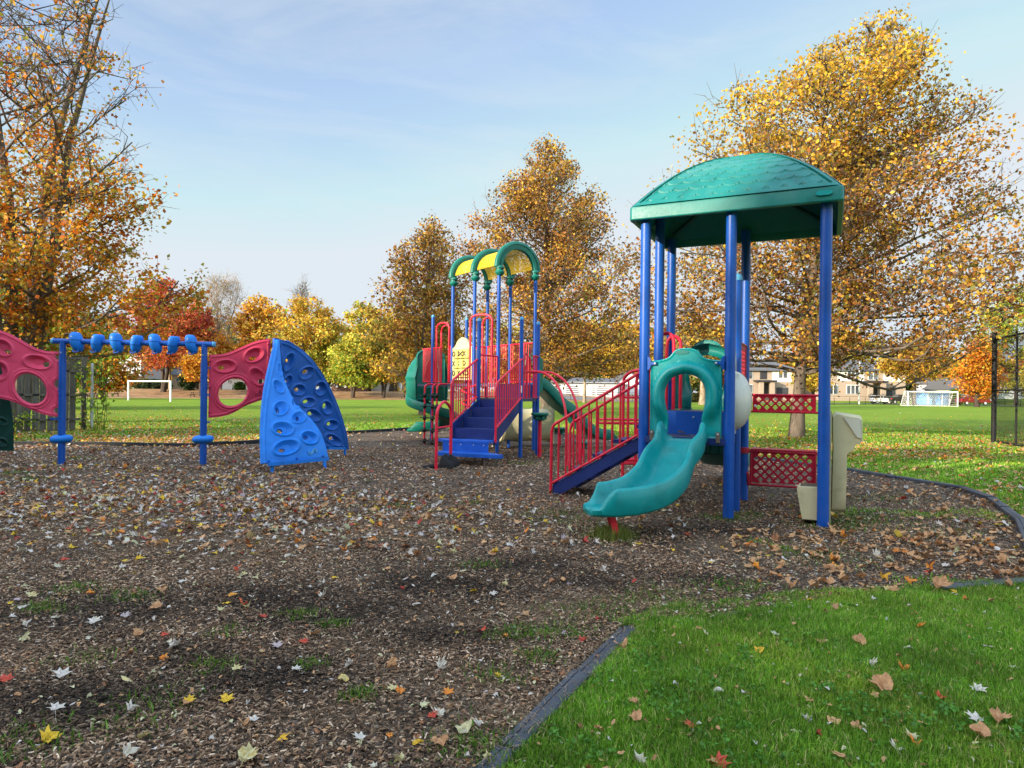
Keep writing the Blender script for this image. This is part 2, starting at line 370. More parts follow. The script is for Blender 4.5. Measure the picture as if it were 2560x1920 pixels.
# --- roof: domed hip with scalloped shingles
def roof():
    cx, cy = W1/2, D1/2; ha, hb = W1/2+.17, D1/2+.15; zt, ze, zp = 3.80, 3.64, 4.54
    Vs = []; Qs = []; off = 0
    ns, nm = 190, 110
    for face in range(4):
        s = np.linspace(-1, 1, ns); m = np.linspace(1, 0.0, nm)
        S, Mm = np.meshgrid(s, m)
        if face in (0, 2): sg = -1 if face == 0 else 1; a = S*Mm*ha; b = sg*Mm*hb; along = S*Mm*ha; 
        else: sg = -1 if face == 1 else 1; a = sg*Mm*ha; b = S*Mm*hb; along = S*Mm*hb
        # rounded corners
        mx = np.abs(S)**16*Mm*.03; a = a-np.sign(a)*mx*(np.abs(a) > 1e-6); b = b-np.sign(b)*mx*(np.abs(b) > 1e-6)
        z = zt+(zp-zt)*(1-Mm**1.85)
        dist = (1-Mm)*1.28; hrow = .12; wt = .195; inside = (np.abs(S) < .925) & (dist > .05) & (dist < 1.14)
        best = np.zeros(S.shape)
        for k in range(-1, 11):
            xl = ((along/wt+(.5 if k % 2 else 0)) % 1.0)-.5
            c = k*hrow+.05+.062*(1-np.sqrt(np.clip(1-(1.9*np.abs(xl))**2, 0, 1)))
            e = dist-c; on = e >= 0
            best = np.where(on, .0125*(1-np.clip(e/(hrow*1.2), 0, 1))+.001, best)
        frame = .022*np.ones(S.shape)
        hgt = np.where(inside, best, frame)
        hgt = np.where((np.abs(np.abs(S)-.93) < .008) & (dist > .04), -.006, hgt)
        slope = 1.85*(zp-zt)*np.clip(Mm, .02, 1)**.85/((ha+hb)/2); nz = 1/np.sqrt(1+slope**2); nh = slope*nz
        if face in (0, 2): dirv = np.stack([0*S, sg*np.ones(S.shape)], -1)
        else: dirv = np.stack([sg*np.ones(S.shape), 0*S], -1)
        pa = cx+a+dirv[..., 0]*hgt*nh; pb = cy+b+dirv[..., 1]*hgt*nh; pz = z+hgt*nz
        V = A1+pa[..., None]*R1+pb[..., None]*Q1+pz[..., None]*ZZ
        Vs.append(V.reshape(-1, 3)); i = np.arange((nm-1)*(ns-1)); r_, c_ = i//(ns-1), i % (ns-1); o = off+r_*ns+c_
        q = np.stack([o, o+1, o+1+ns, o+ns], 1)
        if face in (1, 2): q = q[:, ::-1]
        Qs.append(q); off += ns*nm
    # fascia, lip and inner shell as one ring profile
    def ring(da, db, z, rc=.1, n=8):
        pts = []
        for qx, qy, a0 in ((1, -1, -90), (1, 1, 0), (-1, 1, 90), (-1, -1, 180)):
            X = ha+da-rc; Y = hb+db-rc
            for k in range(n+1):
                t = R(a0+90*k/n); pts.append(L1(cx+qx*X+rc*math.cos(t), cy+qy*Y+rc*math.sin(t), z))
        return np.array(pts)
    prof = [(-.006, 3.812, .05), (.003, 3.80, .05), (.006, 3.785, .05), (.006, 3.655, .05), (.0, 3.643, .05), (-.05, 3.64, .04), (-.06, 3.66, .04), (-.07, 3.74, .04), (-.16, 3.90, .04), (-.35, 4.09, .04), (-.60, 4.25, .04), (-.85, 4.34, .04)]
    rings = [ring(d, d, z, rc) for d, z, rc in prof]; n = len(rings[0]); base = off
    Vs.append(np.concatenate(rings)); fs = []
    for i in range(len(rings)-1):
        for j in range(n): fs.append((base+i*n+j, base+(i+1)*n+j, base+(i+1)*n+(j+1) % n, base+i*n+(j+1) % n))
    V = np.concatenate(Vs)-np.array(ORI[t1.name])
    c = len(V); V = np.vstack([V, L1(cx, cy, 4.36)-np.array(ORI[t1.name])])
    k0 = base+(len(rings)-1)*n; tr = np.array([(k0+j, c, k0+(j+1) % n) for j in range(n)])
    me = mesh_raw('roof', V, quads=np.concatenate(Qs+[np.array(fs)]), tris=tr, smooth=True)
    try: me.set_sharp_from_angle(angle=R(22))
    except Exception: pass
    ro = link('roof', me, M['tealroof'], t1)
    # underside ribs and oval maker's plate
    mb = MB()
    for (a, b) in ((0, 0), (0, D1), (W1, 0), (W1, D1)):
        mb.beam(L1(a+.03*(1 if a == 0 else -1), b+.03*(1 if b == 0 else -1), 3.80), L1(cx, cy, 4.30), .05, .04)
    obj('rib', mb, M['dkgreen'], ro)
    mb = MB(); th = np.linspace(0, 2*math.pi, 25)[:-1]
    p = [L1(2.03+.055*math.cos(t)+.03*np.sign(math.cos(t)), -.172, 3.735+.028*math.sin(t)) for t in th]
    mb.prism(p, -Q1*.006); obj('plate', mb, M['teal'], ro)
roof()
# --- decks
mb = MB(); mb.prism([L1(.02, -.03, .90), L1(1.01, -.03, .90), L1(1.01, .66, .90), L1(.02, .66, .90)], ZZ*.065); dk = obj('deck', mb, M['deck'], t1, smooth=False)
mb = MB(); mb.prism([L1(.0, -.055, .885), L1(1.03, -.055, .885), L1(1.03, -.032, .885), L1(.0, -.032, .885)], ZZ*.078)
mb.prism([L1(1.012, -.05, .885), L1(1.035, -.05, .885), L1(1.035, .64, .885), L1(1.012, .64, .885)], ZZ*.078)
obj('deck_edge', mb, M['navy'], dk, smooth=False)
for k in (0, 1, 5, 6): mb = MB(); mb.lathe(L1(.1+.14*k, -.056, .915), [(.012, 0), (.012, .004)], 10, axis=-Q1); obj('bolt', mb, M['black'], dk)
mb = MB(); mb.prism([L1(.02, .66, 1.20), L1(1.06, .66, 1.20), L1(1.06, 1.52, 1.20), L1(.02, 1.52, 1.20)], ZZ*.065); ud = obj('deck', mb, M['deck'], t1, smooth=False)
mb = MB(); mb.prism([L1(.03, .640, .955), L1(1.0, .640, .955), L1(1.0, .659, .955), L1(.03, .659, .955)], ZZ*.31); rp = obj('riser_panel', mb, M['navy'], t1, smooth=False)
rp.data.materials.clear(); rp.data.materials.append(M['stepblue'])
mb = MB(); mb.lathe(L1(.5, .639, 1.19), [(.013, 0), (.012, .008), (.004, .012)], 12, axis=-Q1); obj('bolt', mb, M['steel'], rp)
# --- slide hood (arched panel with a thick rolled opening)
def hood(parent, org, ax, nrm, w0, w1, zb, H, mat, name='slide_hood', flip=1, narrow=True):
    """panel in plane (ax, z) at org; nrm points outwards; w0..w1 along ax, zb bottom; H = shoulder height"""
    wm = (w0+w1)/2; hw = (w1-w0)/2
    top = cr([(w0, zb+H-.015), (w0+.10, zb+H-.01), (w0+.22, zb+H+.025), (wm-.12, zb+H+.115), (wm, zb+H+.135), (wm+.12, zb+H+.115), (w1-.22, zb+H+.025), (w1-.10, zb+H-.01), (w1, zb+H-.015)], 6)
    outl = np.vstack([[(w0, zb)], top, [(w1, zb)]])
    cz = zb+.53; r = hw*.575
    L = cr([(wm-r*.86, zb-.05), (wm-r*.84, zb+.12), (wm-r*.82, zb+.25), (wm-r*.93, zb+.37), (wm-r*1.0, zb+.5), (wm-r*.93, zb+.63), (wm-r*.6, zb+.74), (wm, zb+.785)], 6)
    Rr = L[::-1].copy(); Rr[:, 0] = 2*wm-Rr[:, 0]
    hole = np.vstack([L, Rr[1:]])
    def f(X, Y): return np.maximum(poly_sdf(outl, X, Y), -poly_sdf(hole, X, Y))
    def disp(X, Y):
        d = np.maximum(poly_sdf(hole, X, Y), 0)
        up = sstep(zb+.12, zb+.42, Y)
        q = np.clip(d/.155, 0, 1)
        roll = .115*np.sqrt(np.clip(1-(2*q-1)**2*.999, 0, 1))*(q < 1)
        roll = np.where(q < .5, np.maximum(roll, .04), roll)
        e = -poly_sdf(outl, X, Y); edge = .012*np.exp(-((e-.012)/.01)**2)
        return roll*up+.018*np.exp(-(d/.03)**2)*(1-up)+edge
    org = np.array(org, float)
    def lift(X, Y):
        p = [org[i]+ax[i]*X+nrm[i]*0 for i in range(3)]; p[2] = Y; return p
    return sheet(name, f, (w0, w1, zb, zb+H+.15), .0105, lift, mat, parent, disp, .05, toward=org+nrm*5)
hd = hood(t1, L1(0, -.03, 0), R1, -Q1, .085, .945, .955, .96, M['teal'])
th = np.linspace(0, 2*math.pi, 25)[:-1]
mb = MB(); mb.prism([L1(.47+.075*math.cos(t)*(1+.2*abs(math.cos(t))), -.031, 2.0+.027*math.sin(t)) for t in th], -Q1*.005)
lab = obj('label_plate', mb, M['tealroof'], hd)
for side in (0, 1):      # blue clamp brackets, brown foot clips
    mb = MB(); a0, sg = (0.0, 1) if side == 0 else (1.03, -1)
    th = np.linspace(0, math.pi, 13)
    base = L1(a0+sg*.055, -.045, 1.865)
    pl = [base-ZZ*.085*math.cos(t)-R1*sg*(-.045*math.sin(t)) for t in th]
    mb.prism(pl, -Q1*.02); mb.beam(base+R1*sg*.02-Q1*.012, base+R1*sg*.11-Q1*.012, .02, .035); br = obj('bracket', mb, M['blue'], t1)
    mb = MB(); mb.lathe(base+R1*sg*.095-Q1*.024, [(.013, 0), (.013, .006), (.005, .01)], 12, axis=-Q1); obj('bolt', mb, M['steel'], br)
    mb = MB(); mb.box(L1(a0+sg*.12, -.064, .975), (.05, .012, .13), math.atan2(R1[1], R1[0]), .004); fb = obj('foot_clip', mb, M['bracket'], t1)
    mb = MB(); mb.lathe(L1(a0+sg*.12, -.072, 1.015), [(.012, 0), (.011, .006), (.004, .009)], 12, axis=-Q1); obj('bolt', mb, M['steel'], fb)
# --- wavy slide, U-section swept along its run
def chute(name, path, zs, parent, mat, hw=.235, wall=.20, wt=.05, taper=.22, lead=.16, hs=None):
    path = np.asarray(path, float); n = len(path); t = np.gradient(path, axis=0); t /= np.linalg.norm(t, axis=1, keepdims=True)
    s = np.concatenate([[0], np.cumsum(np.linalg.norm(np.diff(path, axis=0), axis=1))]); L = s[-1]
    rings = []
    for i in range(n):
        d = norm([t[i][0], t[i][1], 0]); r = np.array([d[1], -d[0], 0]); tt = t[i]; u = norm(np.cross(r, tt)); 
        w = wall if hs is None else hs[i]
        e = sstep(0, taper, L-s[i]); st = sstep(0, lead, s[i]); h = w*(.12+.88*e**.8)*(.35+.65*st); lip = .85+.15*e
        b = hw*(.93+.07*e); o = b+wt
        pr = [(-o+.012, -.045), (-o-.004, -.02), (-o-.012, h*.5), (-o-.004, h-.03), (-o+.010, h-.008), (-o+wt*.5, h), (-b-.004, h-.006), (-b+.008, h-.03), (-b+.03, h*.45), (-b+.055, .03), (-b+.09, .008), (-b*.5, 0), (0, 0)]
        pr = pr+[(-x, y) for x, y in pr[-2::-1]]
        pr += [(b*.8, -.06), (0, -.062), (-b*.8, -.06)]
        uz = norm(u*.35+ZZ*.65); rings.append([path[i]+r*x*lip+uz*y for x, y in pr])
    # rounded nose
    last = rings[-1]; c = np.mean(last, 0); fwd = t[-1]
    rings.append([c+(np.array(p)-c)*.93+fwd*.03 for p in last]); rings.append([c+(np.array(p)-c)*.72+fwd*.055-ZZ*.01 for p in last])
    mb = MB(); mb.loft(rings); return obj(name, mb, mat, parent, angle=60)
st = L1(.505, -.03, .965)
ctrl = [(*st[:2], .955), (*(st-Q1*.14)[:2], .935), (*(st-Q1*.32)[:2], .80), (1.81, 7.82, .64), (1.65, 7.50, .485), (1.44, 7.24, .375), (1.20, 7.07, .325), (1.0, 7.0, .31), (.84, 6.97, .31)]
sl = chute('slide', cr(ctrl, 9), None, t1, M['teal'], hw=.225, wall=.235, wt=.055, taper=.17)
for dy in (-.13, .13):
    mb = MB(); mb.beam((1.02, 6.98+dy, .29), (1.09, 6.98+dy-.02, -.05), .06, .012, up=(0, 1, 0)); obj('slide_leg', mb, M['red'], t1)
# --- stair on the left side with two railings
TL = 1.55
def S1(t, b, z): return L1(-t, b, z)
sl_z = lambda t, z0: z0-.60*t
sb = (.80, 1.53)
mb = MB()
for b in sb:
    mb.prism([S1(.03, b, .86), S1(.03, b, 1.03), S1(TL-.02, b, .145), S1(TL-.02, b, .0), S1(TL-.12, b, .0)], Q1*.03)
stn = obj('stringer', mb, M['navy'], t1, smooth=False)
mb = MB()
for k in range(5):
    z = 1.27-.215*(k+1); t = .02+.30*k
    if z > .05: mb.prism([S1(t, .835, z-.05), S1(t+.32, .835, z-.05), S1(t+.32, 1.525, z-.05), S1(t, 1.525, z-.05)], ZZ*.05)
obj('tread', mb, M['navy'], t1, smooth=False)
for b in (.785, 1.575):
    rt = lambda t: 1.93-.60*t; rb = lambda t: 1.07-.585*t
    mb = MB(); top = [S1(0.02, b, rt(0)), S1(.3, b, rt(.3)), S1(1.1, b, rt(1.1)), S1(TL-.14, b, rt(TL-.14)), S1(TL-.04, b, rt(TL-.05)-.01), S1(TL-.005, b, rt(TL)-.07), S1(TL, b, rt(TL)-.16), S1(TL, b, .5), S1(TL, b, -.05)]
    mb.tube(cr(top, 5), .022, 12)
    mb.tube([S1(0.02, b, rb(0)), S1(TL, b, rb(TL))], .019, 10)
    rl = obj('railing', mb, M['red'], t1)
    for k in range(13):
        t = .07+k*.114; mb = MB(); mb.tube([S1(t, b, rb(t)), S1(t, b, rt(t))], .0135, 8); obj('baluster', mb, M['red'], rl)
    mb = MB(); mb.beam(S1(.28, b-.035, 1.0), S1(.22, b-.035, .84), .045, .02, up=tuple(Q1)); obj('clamp', mb, M['red'], rl)
# handhold loops at the stair head
for a, b in ((-.02, .90), (-.03, 1.43)):
    mb = MB(); mb.tube(cr([L1(a, b, 1.15), L1(a, b, 1.6), L1(a, b, 2.15), L1(a+.03, b, 2.28), L1(a+.10, b, 2.32), L1(a+.17, b, 2.28), L1(a+.2, b, 2.15), L1(a+.2, b, 1.6), L1(a+.2, b, 1.28)], 5), .024, 12)
    obj('handhold', mb, M['red'], t1)
mb = MB(); mb.tube(cr([L1(.07, .02, .97), L1(.07, .02, 1.3), L1(.07, .02, 1.8)], 4), .02, 10); mb.tube([L1(.045, .1, .97), L1(.045, .1, 1.85)], .02, 10); obj('handhold', mb, M['red'], t1)
# --- red rung climber at the back
mb = MB()
for x in (1.885, 2.10):
    mb.tube(cr([(x, 11.5, -.05), (x, 11.5, .8), (x, 11.5, 1.62), (x+.03, 11.45, 1.78), (x+.14, 11.35, 1.86), (x+.3, 11.2, 1.88)], 6), .027, 12)
lc = obj('rung_climber', mb, M['red'], t1)
for z, x0 in ((.30, 1.45), (.36, 1.50), (.98, 1.45), (1.04, 1.50), (1.42, 1.85)):
    mb = MB(); mb.tube(cr([(2.35, 11.5, z), (1.9, 11.5, z), (x0+.08, 11.52, z), (x0, 11.6, z), (x0+.08, 11.7, z), (1.9, 11.72, z), (2.35, 11.72, z)], 6), .02, 10); obj('rung', mb, M['red'], lc)
# --- bubble panel on the right of the low deck
def fb(X, Y):
    o = cr([(.075, 1.0), (.075, 1.55), (.09, 1.85), (.17, 1.97), (.24, 2.09), (.33, 2.13), (.42, 2.09), (.49, 1.97), (.545, 1.85), (.555, 1.55), (.555, 1.0)], 4)
    return np.maximum(poly_sdf(o, X, Y), -(ell(X, Y, .33, 1.935, .07, .09)-1)*.07)
def db(X, Y):
    q = ell(X, Y, .32, 1.42, .235, .36); return .21*np.sqrt(np.clip(1-q**2, 0, 1))+.012*np.exp(-((q-1.03)/.05)**2)-.02*(1-sstep(.8, 1.2, ell(X, Y, .33, 1.935, .09, .11)))
bp_ = sheet('bubble_panel', fb, (.07, .56, .99, 2.14), .0105, lambda X, Y: [L1(1.045, 0, 0)[i]+Q1[i]*X if i < 2 else Y for i in range(3)], M['bubble'], t1, db, .025, toward=L1(5, .3, 1.5))
for z in (1.42,):
    mb = MB(); mb.lathe(L1(1.30, .22, 1.36), [(.016, 0), (.016, .006), (.006, .01)], 12, axis=-Q1+R1*.5); obj('bolt', mb, M['steel'], bp_)
# --- red pierced panels
def quatre(rows, cols, dx, dy, x0, y0, r=.0165, k=.0165, alt=0):
    cs = []
    for j in range(rows):
        off = dx/2 if (j % 2) == alt else 0
        for i in range(cols if off == 0 else cols-1): cs.append((x0+off+i*dx, y0+j*dy))
    def h(X, Y):
        v = np.full(X.shape, 1e9)
        for cx, cy in cs:
            for ux, uy in ((k, 0), (-k, 0), (0, k), (0, -k)): v = np.minimum(v, np.hypot(X-cx-ux, Y-cy-uy)-r)
        return v
    return h
def pierced(name, org, ax, nrm, w0, w1, z0, z1, rows, cols, alt, parent, mat, dx=.108):
    dy = dx/2*1.0
    h = quatre(rows, cols, dx, dy, (w0+w1)/2-dx*(cols-1)/2, (z0+z1)/2-dy*(rows-1)/2, alt=alt)
    f = lambda X, Y: np.maximum(np.maximum(np.maximum(w0-X, X-w1), np.maximum(z0-Y, Y-z1)), -h(X, Y))
    return sheet(name, f, (w0, w1, z0, z1), .0062, lambda X, Y: [org[0]+ax[0]*X, org[1]+ax[1]*X, Y+0*X], mat, parent, None, .012, toward=np.array(org)+nrm*5)
o = L1(1.03, D1-.02, 0)
pn = pierced('pierced_panel', o, R1, -Q1, .115, .915, 1.275, 1.475, 3, 7, 1, t1, M['red'])
mb = MB()
for z in (1.49, 1.262): mb.tube([o+R1*.05+ZZ*z, o+R1*.98+ZZ*z], .017, 10)
for x in (.10, .925): mb.beam(o+R1*x+ZZ*1.26, o+R1*x+ZZ*1.49, .02, .02)
obj('frame', mb, M['red'], pn)
pn = pierced('counter_panel', o, R1, -Q1, .115, .90, .285, .70, 7, 7, 0, t1, M['dkred'], dx=.112)
mb = MB()
mb.tube([o+R1*.02+ZZ*.25, o+R1*1.0+ZZ*.25], .017, 10); mb.tube([o+R1*.02+ZZ*.71, o+R1*1.0+ZZ*.71], .02, 10)
for x in (.10, .915): mb.tube([o+R1*x+ZZ*.25, o+R1*x+ZZ*.71], .015, 10)
mb.tube(cr([o+R1*.05-Q1*.01+ZZ*.42, o+R1*.07-Q1*.02+ZZ*.36, o+R1*.07-Q1*.02+ZZ*.27], 4), .018, 10)
obj('frame', mb, M['dkred'], pn)
mb = MB(); mb.prism([o+R1*.09-Q1*.02+ZZ*.722, o+R1*.93-Q1*.02+ZZ*.722, o+R1*.93+Q1*.26+ZZ*.722, o+R1*.09+Q1*.26+ZZ*.722], ZZ*.022); obj('counter_top', mb, M['dkred'], t1)
mb = MB(); mb.lathe(L1(1.03, D1, .72), [(.078, -.04), (.08, 0), (.078, .04)], 20); mb.lathe(L1(W1, D1, .72), [(.078, -.04), (.08, 0), (.078, .04)], 20); obj('collar', mb, M['dkred'], t1)
# red wall panel between the short post and the back post
ob = L1(1.05, .62, 0)
pp = pierced('pierced_panel', ob, Q1, R1, .09, .83, 1.33, 2.15, 13, 6, 1, t1, M['dkred'])
mb = MB()
for z in (1.32, 2.165): mb.tube([ob+Q1*.04+ZZ*z, ob+Q1*.88+ZZ*z], .017, 10)
for q in (.075, .85): mb.tube([ob+Q1*q+ZZ*1.32, ob+Q1*q+ZZ*2.165], .012, 8)
obj('frame', mb, M['dkred'], pp)
# --- back slide and its hood
hood(t1, L1(0, D1+.03, 0), R1, Q1, .07, .96, 1.27, .86, M['tealroof'])
s2 = L1(.515, D1+.02, 1.255)
path = cr([(*s2[:2], 1.25), (*(s2+Q1*.2)[:2], 1.235), (*(s2+Q1*.5)[:2], 1.03), (*(s2+Q1*1.0)[:2], .72), (*(s2+Q1*1.6)[:2], .44), (*(s2+Q1*2.1)[:2], .33), (*(s2+Q1*2.6)[:2], .32)], 6)
chute('slide', path, None, t1, M['tealroof'], hw=.30, wall=.24, wt=.06)
mb = MB(); mb.tube([s2+Q1*2.3-ZZ*(1.255-.28), s2+Q1*2.3-ZZ*(1.3)], .03, 10); obj('slide_leg', mb, M['red'], t1)
# dark moulded underside seen below the deck
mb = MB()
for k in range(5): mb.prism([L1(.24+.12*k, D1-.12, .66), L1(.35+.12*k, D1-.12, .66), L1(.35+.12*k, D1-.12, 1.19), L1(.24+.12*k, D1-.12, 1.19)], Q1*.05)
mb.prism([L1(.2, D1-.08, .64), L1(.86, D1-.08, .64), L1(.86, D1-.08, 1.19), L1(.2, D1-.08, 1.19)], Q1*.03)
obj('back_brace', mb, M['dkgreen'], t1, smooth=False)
# --- cream talk station beside the front right post: thin panel, low basin, tall column with a head
mb = MB(); mb.prism([L1(W1+.045, .10, .04), L1(W1+.045, .66, .04), L1(W1+.045, .66, 1.30), L1(W1+.045, .10, 1.32)], R1*.035); cp = obj('play_panel', mb, M['cream'], t1)
prof = [(.11, .17), (.12, .9), (.11, 1.27), (.15, 1.31), (.40, 1.27), (.42, 1.24), (.43, .99), (.40, .96), (.36, .955), (.34, .88), (.27, .84), (.265, .4), (.26, .17)]
def column(off, b0, b1, prof, name, mat):
    sec = [(b0, .93), (b0+.03, .985), (b0+.07, 1), (b1-.05, 1), (b1, .95)]; pr = np.array(prof); c = pr.mean(0); rings = []
    for b, k in sec: rings.append([L1(W1+off+(c[0]+(x-c[0])*k), b, c[1]+(z-c[1])*k) for x, z in pr])
    mb = MB(); mb.loft(rings); return obj(name, mb, mat, t1, angle=45)
column(-.03, .14, .48, prof, 'column', M['cream'])
mb = MB(); mb.prism([L1(W1+.20, .125, 1.255), L1(W1+.365, .125, 1.235), L1(W1+.385, .125, 1.02), L1(W1+.34, .125, 1.03)], -Q1*.012); obj('head_plate', mb, M['ivory'], t1)
prof = [(.10, .06), (.045, .38), (.04, .42), (.06, .45), (.36, .45), (.36, .06)]
bs = column(-.32, .05, .42, prof, 'basin', M['cream'])
mb = MB(); mb.prism([L1(W1-.24, .10, .4505), L1(W1+.02, .10, .4505), L1(W1+.02, .36, .4505), L1(W1-.24, .36, .4505)], ZZ*.006); obj('debris', mb, rough_mat('leaf_debris', (.02, .014, .01), (.2, .15, .1), 30), bs, smooth=False)
# ================= climbing wall set on the left =================
PL = np.array([-8.44, 12.77, 0.]); PR = np.array([-5.95, 13.14, 0.]); P3 = np.array([-4.74, 13.6, 0.]); P0 = np.array([-9.45, 12.4, 0.])
t2 = thing('climbing_frame', 'blue overhead bar with hanging pods between pink climbing panels and twisted blue walls', 'climbing frame', tuple(PR))
for p, top in ((PL, 2.33), (PR, 2.33)):
    mb = MB(); mb.tube([p-ZZ*.05, p+ZZ*1.98], .062, 22); mb.tube([p+ZZ*1.98, p+ZZ*2.34], .055, 22); pt = obj('post', mb, M['blue'], t2)
    mb = MB(); mb.lathe(p+np.array([0, -.055, 2.12]), [(.012, 0), (.01, .01)], 10, axis=(0, -1, 0)); obj('bolt', mb, M['steel'], pt)
    # foot pod
    rings = []
    for k, (x, w, h) in enumerate([(-.20, .03, .03), (-.185, .075, .055), (-.13, .10, .078), (-.04, .11, .085), (.04, .105, .080), (.12, .085, .072), (.175, .065, .055), (.195, .03, .03)]):
        rings.append([p+np.array([x*.99, w*math.cos(t), .50+.004*(k-3.5)+h*math.sin(t)]) for t in np.linspace(0, 2*math.pi, 15)[:-1]])
    mb = MB(); mb.loft(rings); obj('foot_pod', mb, M['wall'], t2, angle=60)
for p, top in ((P3, 2.50), (P0, 2.48)):
    mb = MB(); mb.tube([p-ZZ*.05, p+ZZ*top], .058, 22); obj('post', mb, M['blue'], t2)
d = norm(PR-PL); a = PL-d*.16+ZZ*2.335; b = PR+d*.16+ZZ*2.335
mb = MB(); mb.tube([a, b], .05, 20); bar = obj('crossbar', mb, M['blue'], t2)
for e, s in ((a, -1), (b, 1)):
    mb = MB(); mb.lathe(e, [(.054, -.01), (.055, .02), (.04, .04), (.01, .05)], 18, axis=d*s); obj('cap', mb, M['cap'], bar)
for k, cx in enumerate((470, 597, 714, 837, 953, 1067, 1180)):
    s = (cx-388)/(1262-388); c = PL+(PR-PL)*s+ZZ*2.335; odd = k % 2
    tilt = -.16 if not odd else .14; w = .098 if not odd else .092; rings = []
    pro = [(.178, .2, .01), (.172, .5, .01), (.15, .78, .005), (.11, .95, 0), (.05, 1.04, 0), (-.03, 1.04, 0), (-.09, .96, .01), (-.14, .78, .02), (-.175, .55, .03), (-.19, .25, .03)]
    if odd: pro = [(.14, .25, 0), (.138, .7, 0), (.12, .9, 0), (.08, 1.02, 0), (.0, 1.04, 0), (-.06, .94, .0), (-.12, .84, .01), (-.165, .6, .02), (-.19, .3, .03)]
    th = np.linspace(0, 2*math.pi, 19)[:-1]
    for z, q, fy in pro: rings.append([c+d*(w*q*math.cos(t)+tilt*z)+np.array([0, .125*q*math.sin(t)+fy, z]) for t in th])
    mb = MB(); mb.loft(rings[::-1]); pod = obj('pod', mb, M['wall'], t2, angle=50)
    mb = MB(); mb.tube([c+d*(w*1.07*math.cos(t)+tilt*.01)+np.array([0, .13*1.05*math.sin(t), .03 if not odd else -.04]) for t in np.linspace(0, 2*math.pi, 20)], .005, 6); obj('seam', mb, M['dkwall'], pod)
    mb = MB(); mb.lathe(c+np.array([-.02, -.118, .085]), [(.015, 0), (.013, .01)], 10, axis=(0, -1, .2)); obj('bolt', mb, M['steel'], pod)
    mb = MB(); mb.tube(cr([c+d*(tilt*-.17)+np.array([-.05, -.07, -.165]), c+d*(tilt*-.2)+np.array([-.03, -.09, -.2]), c+d*(tilt*-.2)+np.array([.03, -.09, -.2]), c+d*(tilt*-.17)+np.array([.05, -.07, -.165])], 4), .012, 8); obj('grip', mb, M['dkwall'], pod)
# --- pixel plate on a vertical plane through two ground points
def vplane(pa, pb, conv, push=0.0):
    pa = np.array(pa, float); dd = norm(pb-pa); nn = np.array([dd[1], -dd[0], 0.]); k = np.dot(nn, pa)
    def lift(X, Y):
        px, py = conv(X, Y); u = px-1280; v = py-960; rx = (u+ROLL*v)/F; rz = -(v-ROLL*u-18)/F
        t = k/(nn[0]*rx+nn[1]); return rx*t, t, EYE+rz*t
    return lift
c1 = lambda x, y: (x*.4069, 760+y*.4069)
def bolts(lift, pts, parent, mat, r=.02):
    for x, y in pts:
        p = np.array([float(q) for q in lift(np.array(float(x)), np.array(float(y)))]); mb = MB(); mb.ball(p+np.array([0, -.02, 0]), r, 10, 6); obj('bolt', mb, mat, parent)
def swirl(lift, cx, cy, s, parent, mat, fwd=.012, ang=0):
    """raised S-shaped emblem: two hooked strokes inside a round outline"""
    for sg in (1, -1):
        mb = MB(); pts = []
        for q in cr([(-1.0*s, -.15*s), (-.75*s, .35*s), (-.25*s, .30*s), (.05*s, -.05*s), (.35*s, -.45*s), (.8*s, -.3*s), (.95*s, .1*s)], 5):
            x, y = q[0]*sg*1.0, q[1]*sg*1.0+sg*.22*s
            xr = cx+x*math.cos(ang)-y*math.sin(ang); yr = cy+x*math.sin(ang)+y*math.cos(ang)
            p = np.array([float(w) for w in lift(np.array(xr), np.array(yr))]); pts.append(p+norm(np.array([0, 0, EYE])-p)*fwd)
        mb.tube(pts, .009, 8); obj('emblem', mb, mat, parent)
# right pink panel
lf = vplane(PR, P3, c1)
top = cr([(1286, 311), (1330, 310), (1400, 299), (1470, 270), (1550, 235), (1610, 219), (1662, 214)], 5)
bot = cr([(1655, 578), (1600, 592), (1545, 612), (1500, 630), (1450, 660), (1400, 682), (1340, 694), (1279, 700)], 5)
out = np.vstack([top, bot])
Hd = [(1383, 382, 73, 42, -3, 1357, 391, 20, 13), (1562, 313, 68, 45, -22, 1549, 335, 23, 13), (1582, 447, 45, 66, -38, 1604, 475, 20, 14)]
dp, hl = cups(Hd, .022, .05)
bigc = (1430, 540, 116, 98, -30); big = lambda X, Y: (ell(X, Y, 1430, 542, 94, 79, -35)-1)*80
f = lambda X, Y: np.maximum(np.maximum(poly_sdf(out, X, Y), -hl(X, Y)), -big(X, Y))
def rimd(X, Y, sd, o): return .028*np.exp(-((sd-11)/7)**2)+.012*np.exp(-((sd-27)/5)**2)+.012*np.exp(-((o-13)/5)**2)
pk = sheet('climbing_panel', f, (1270, 1670, 205, 705), 2.6, lf, M['rose'], t2, lambda X, Y: dp(X, Y)+rimd(X, Y, big(X, Y), -poly_sdf(out, X, Y)), .05)
pk['label'] = 'deep pink moulded panel right of the pod bar'
bolts(lf, [(1293, 347), (1290, 507), (1286, 663), (1648, 247), (1643, 400)], pk, M['rose'])
swirl(lf, 1586, 541, 26, pk, M['rose'])
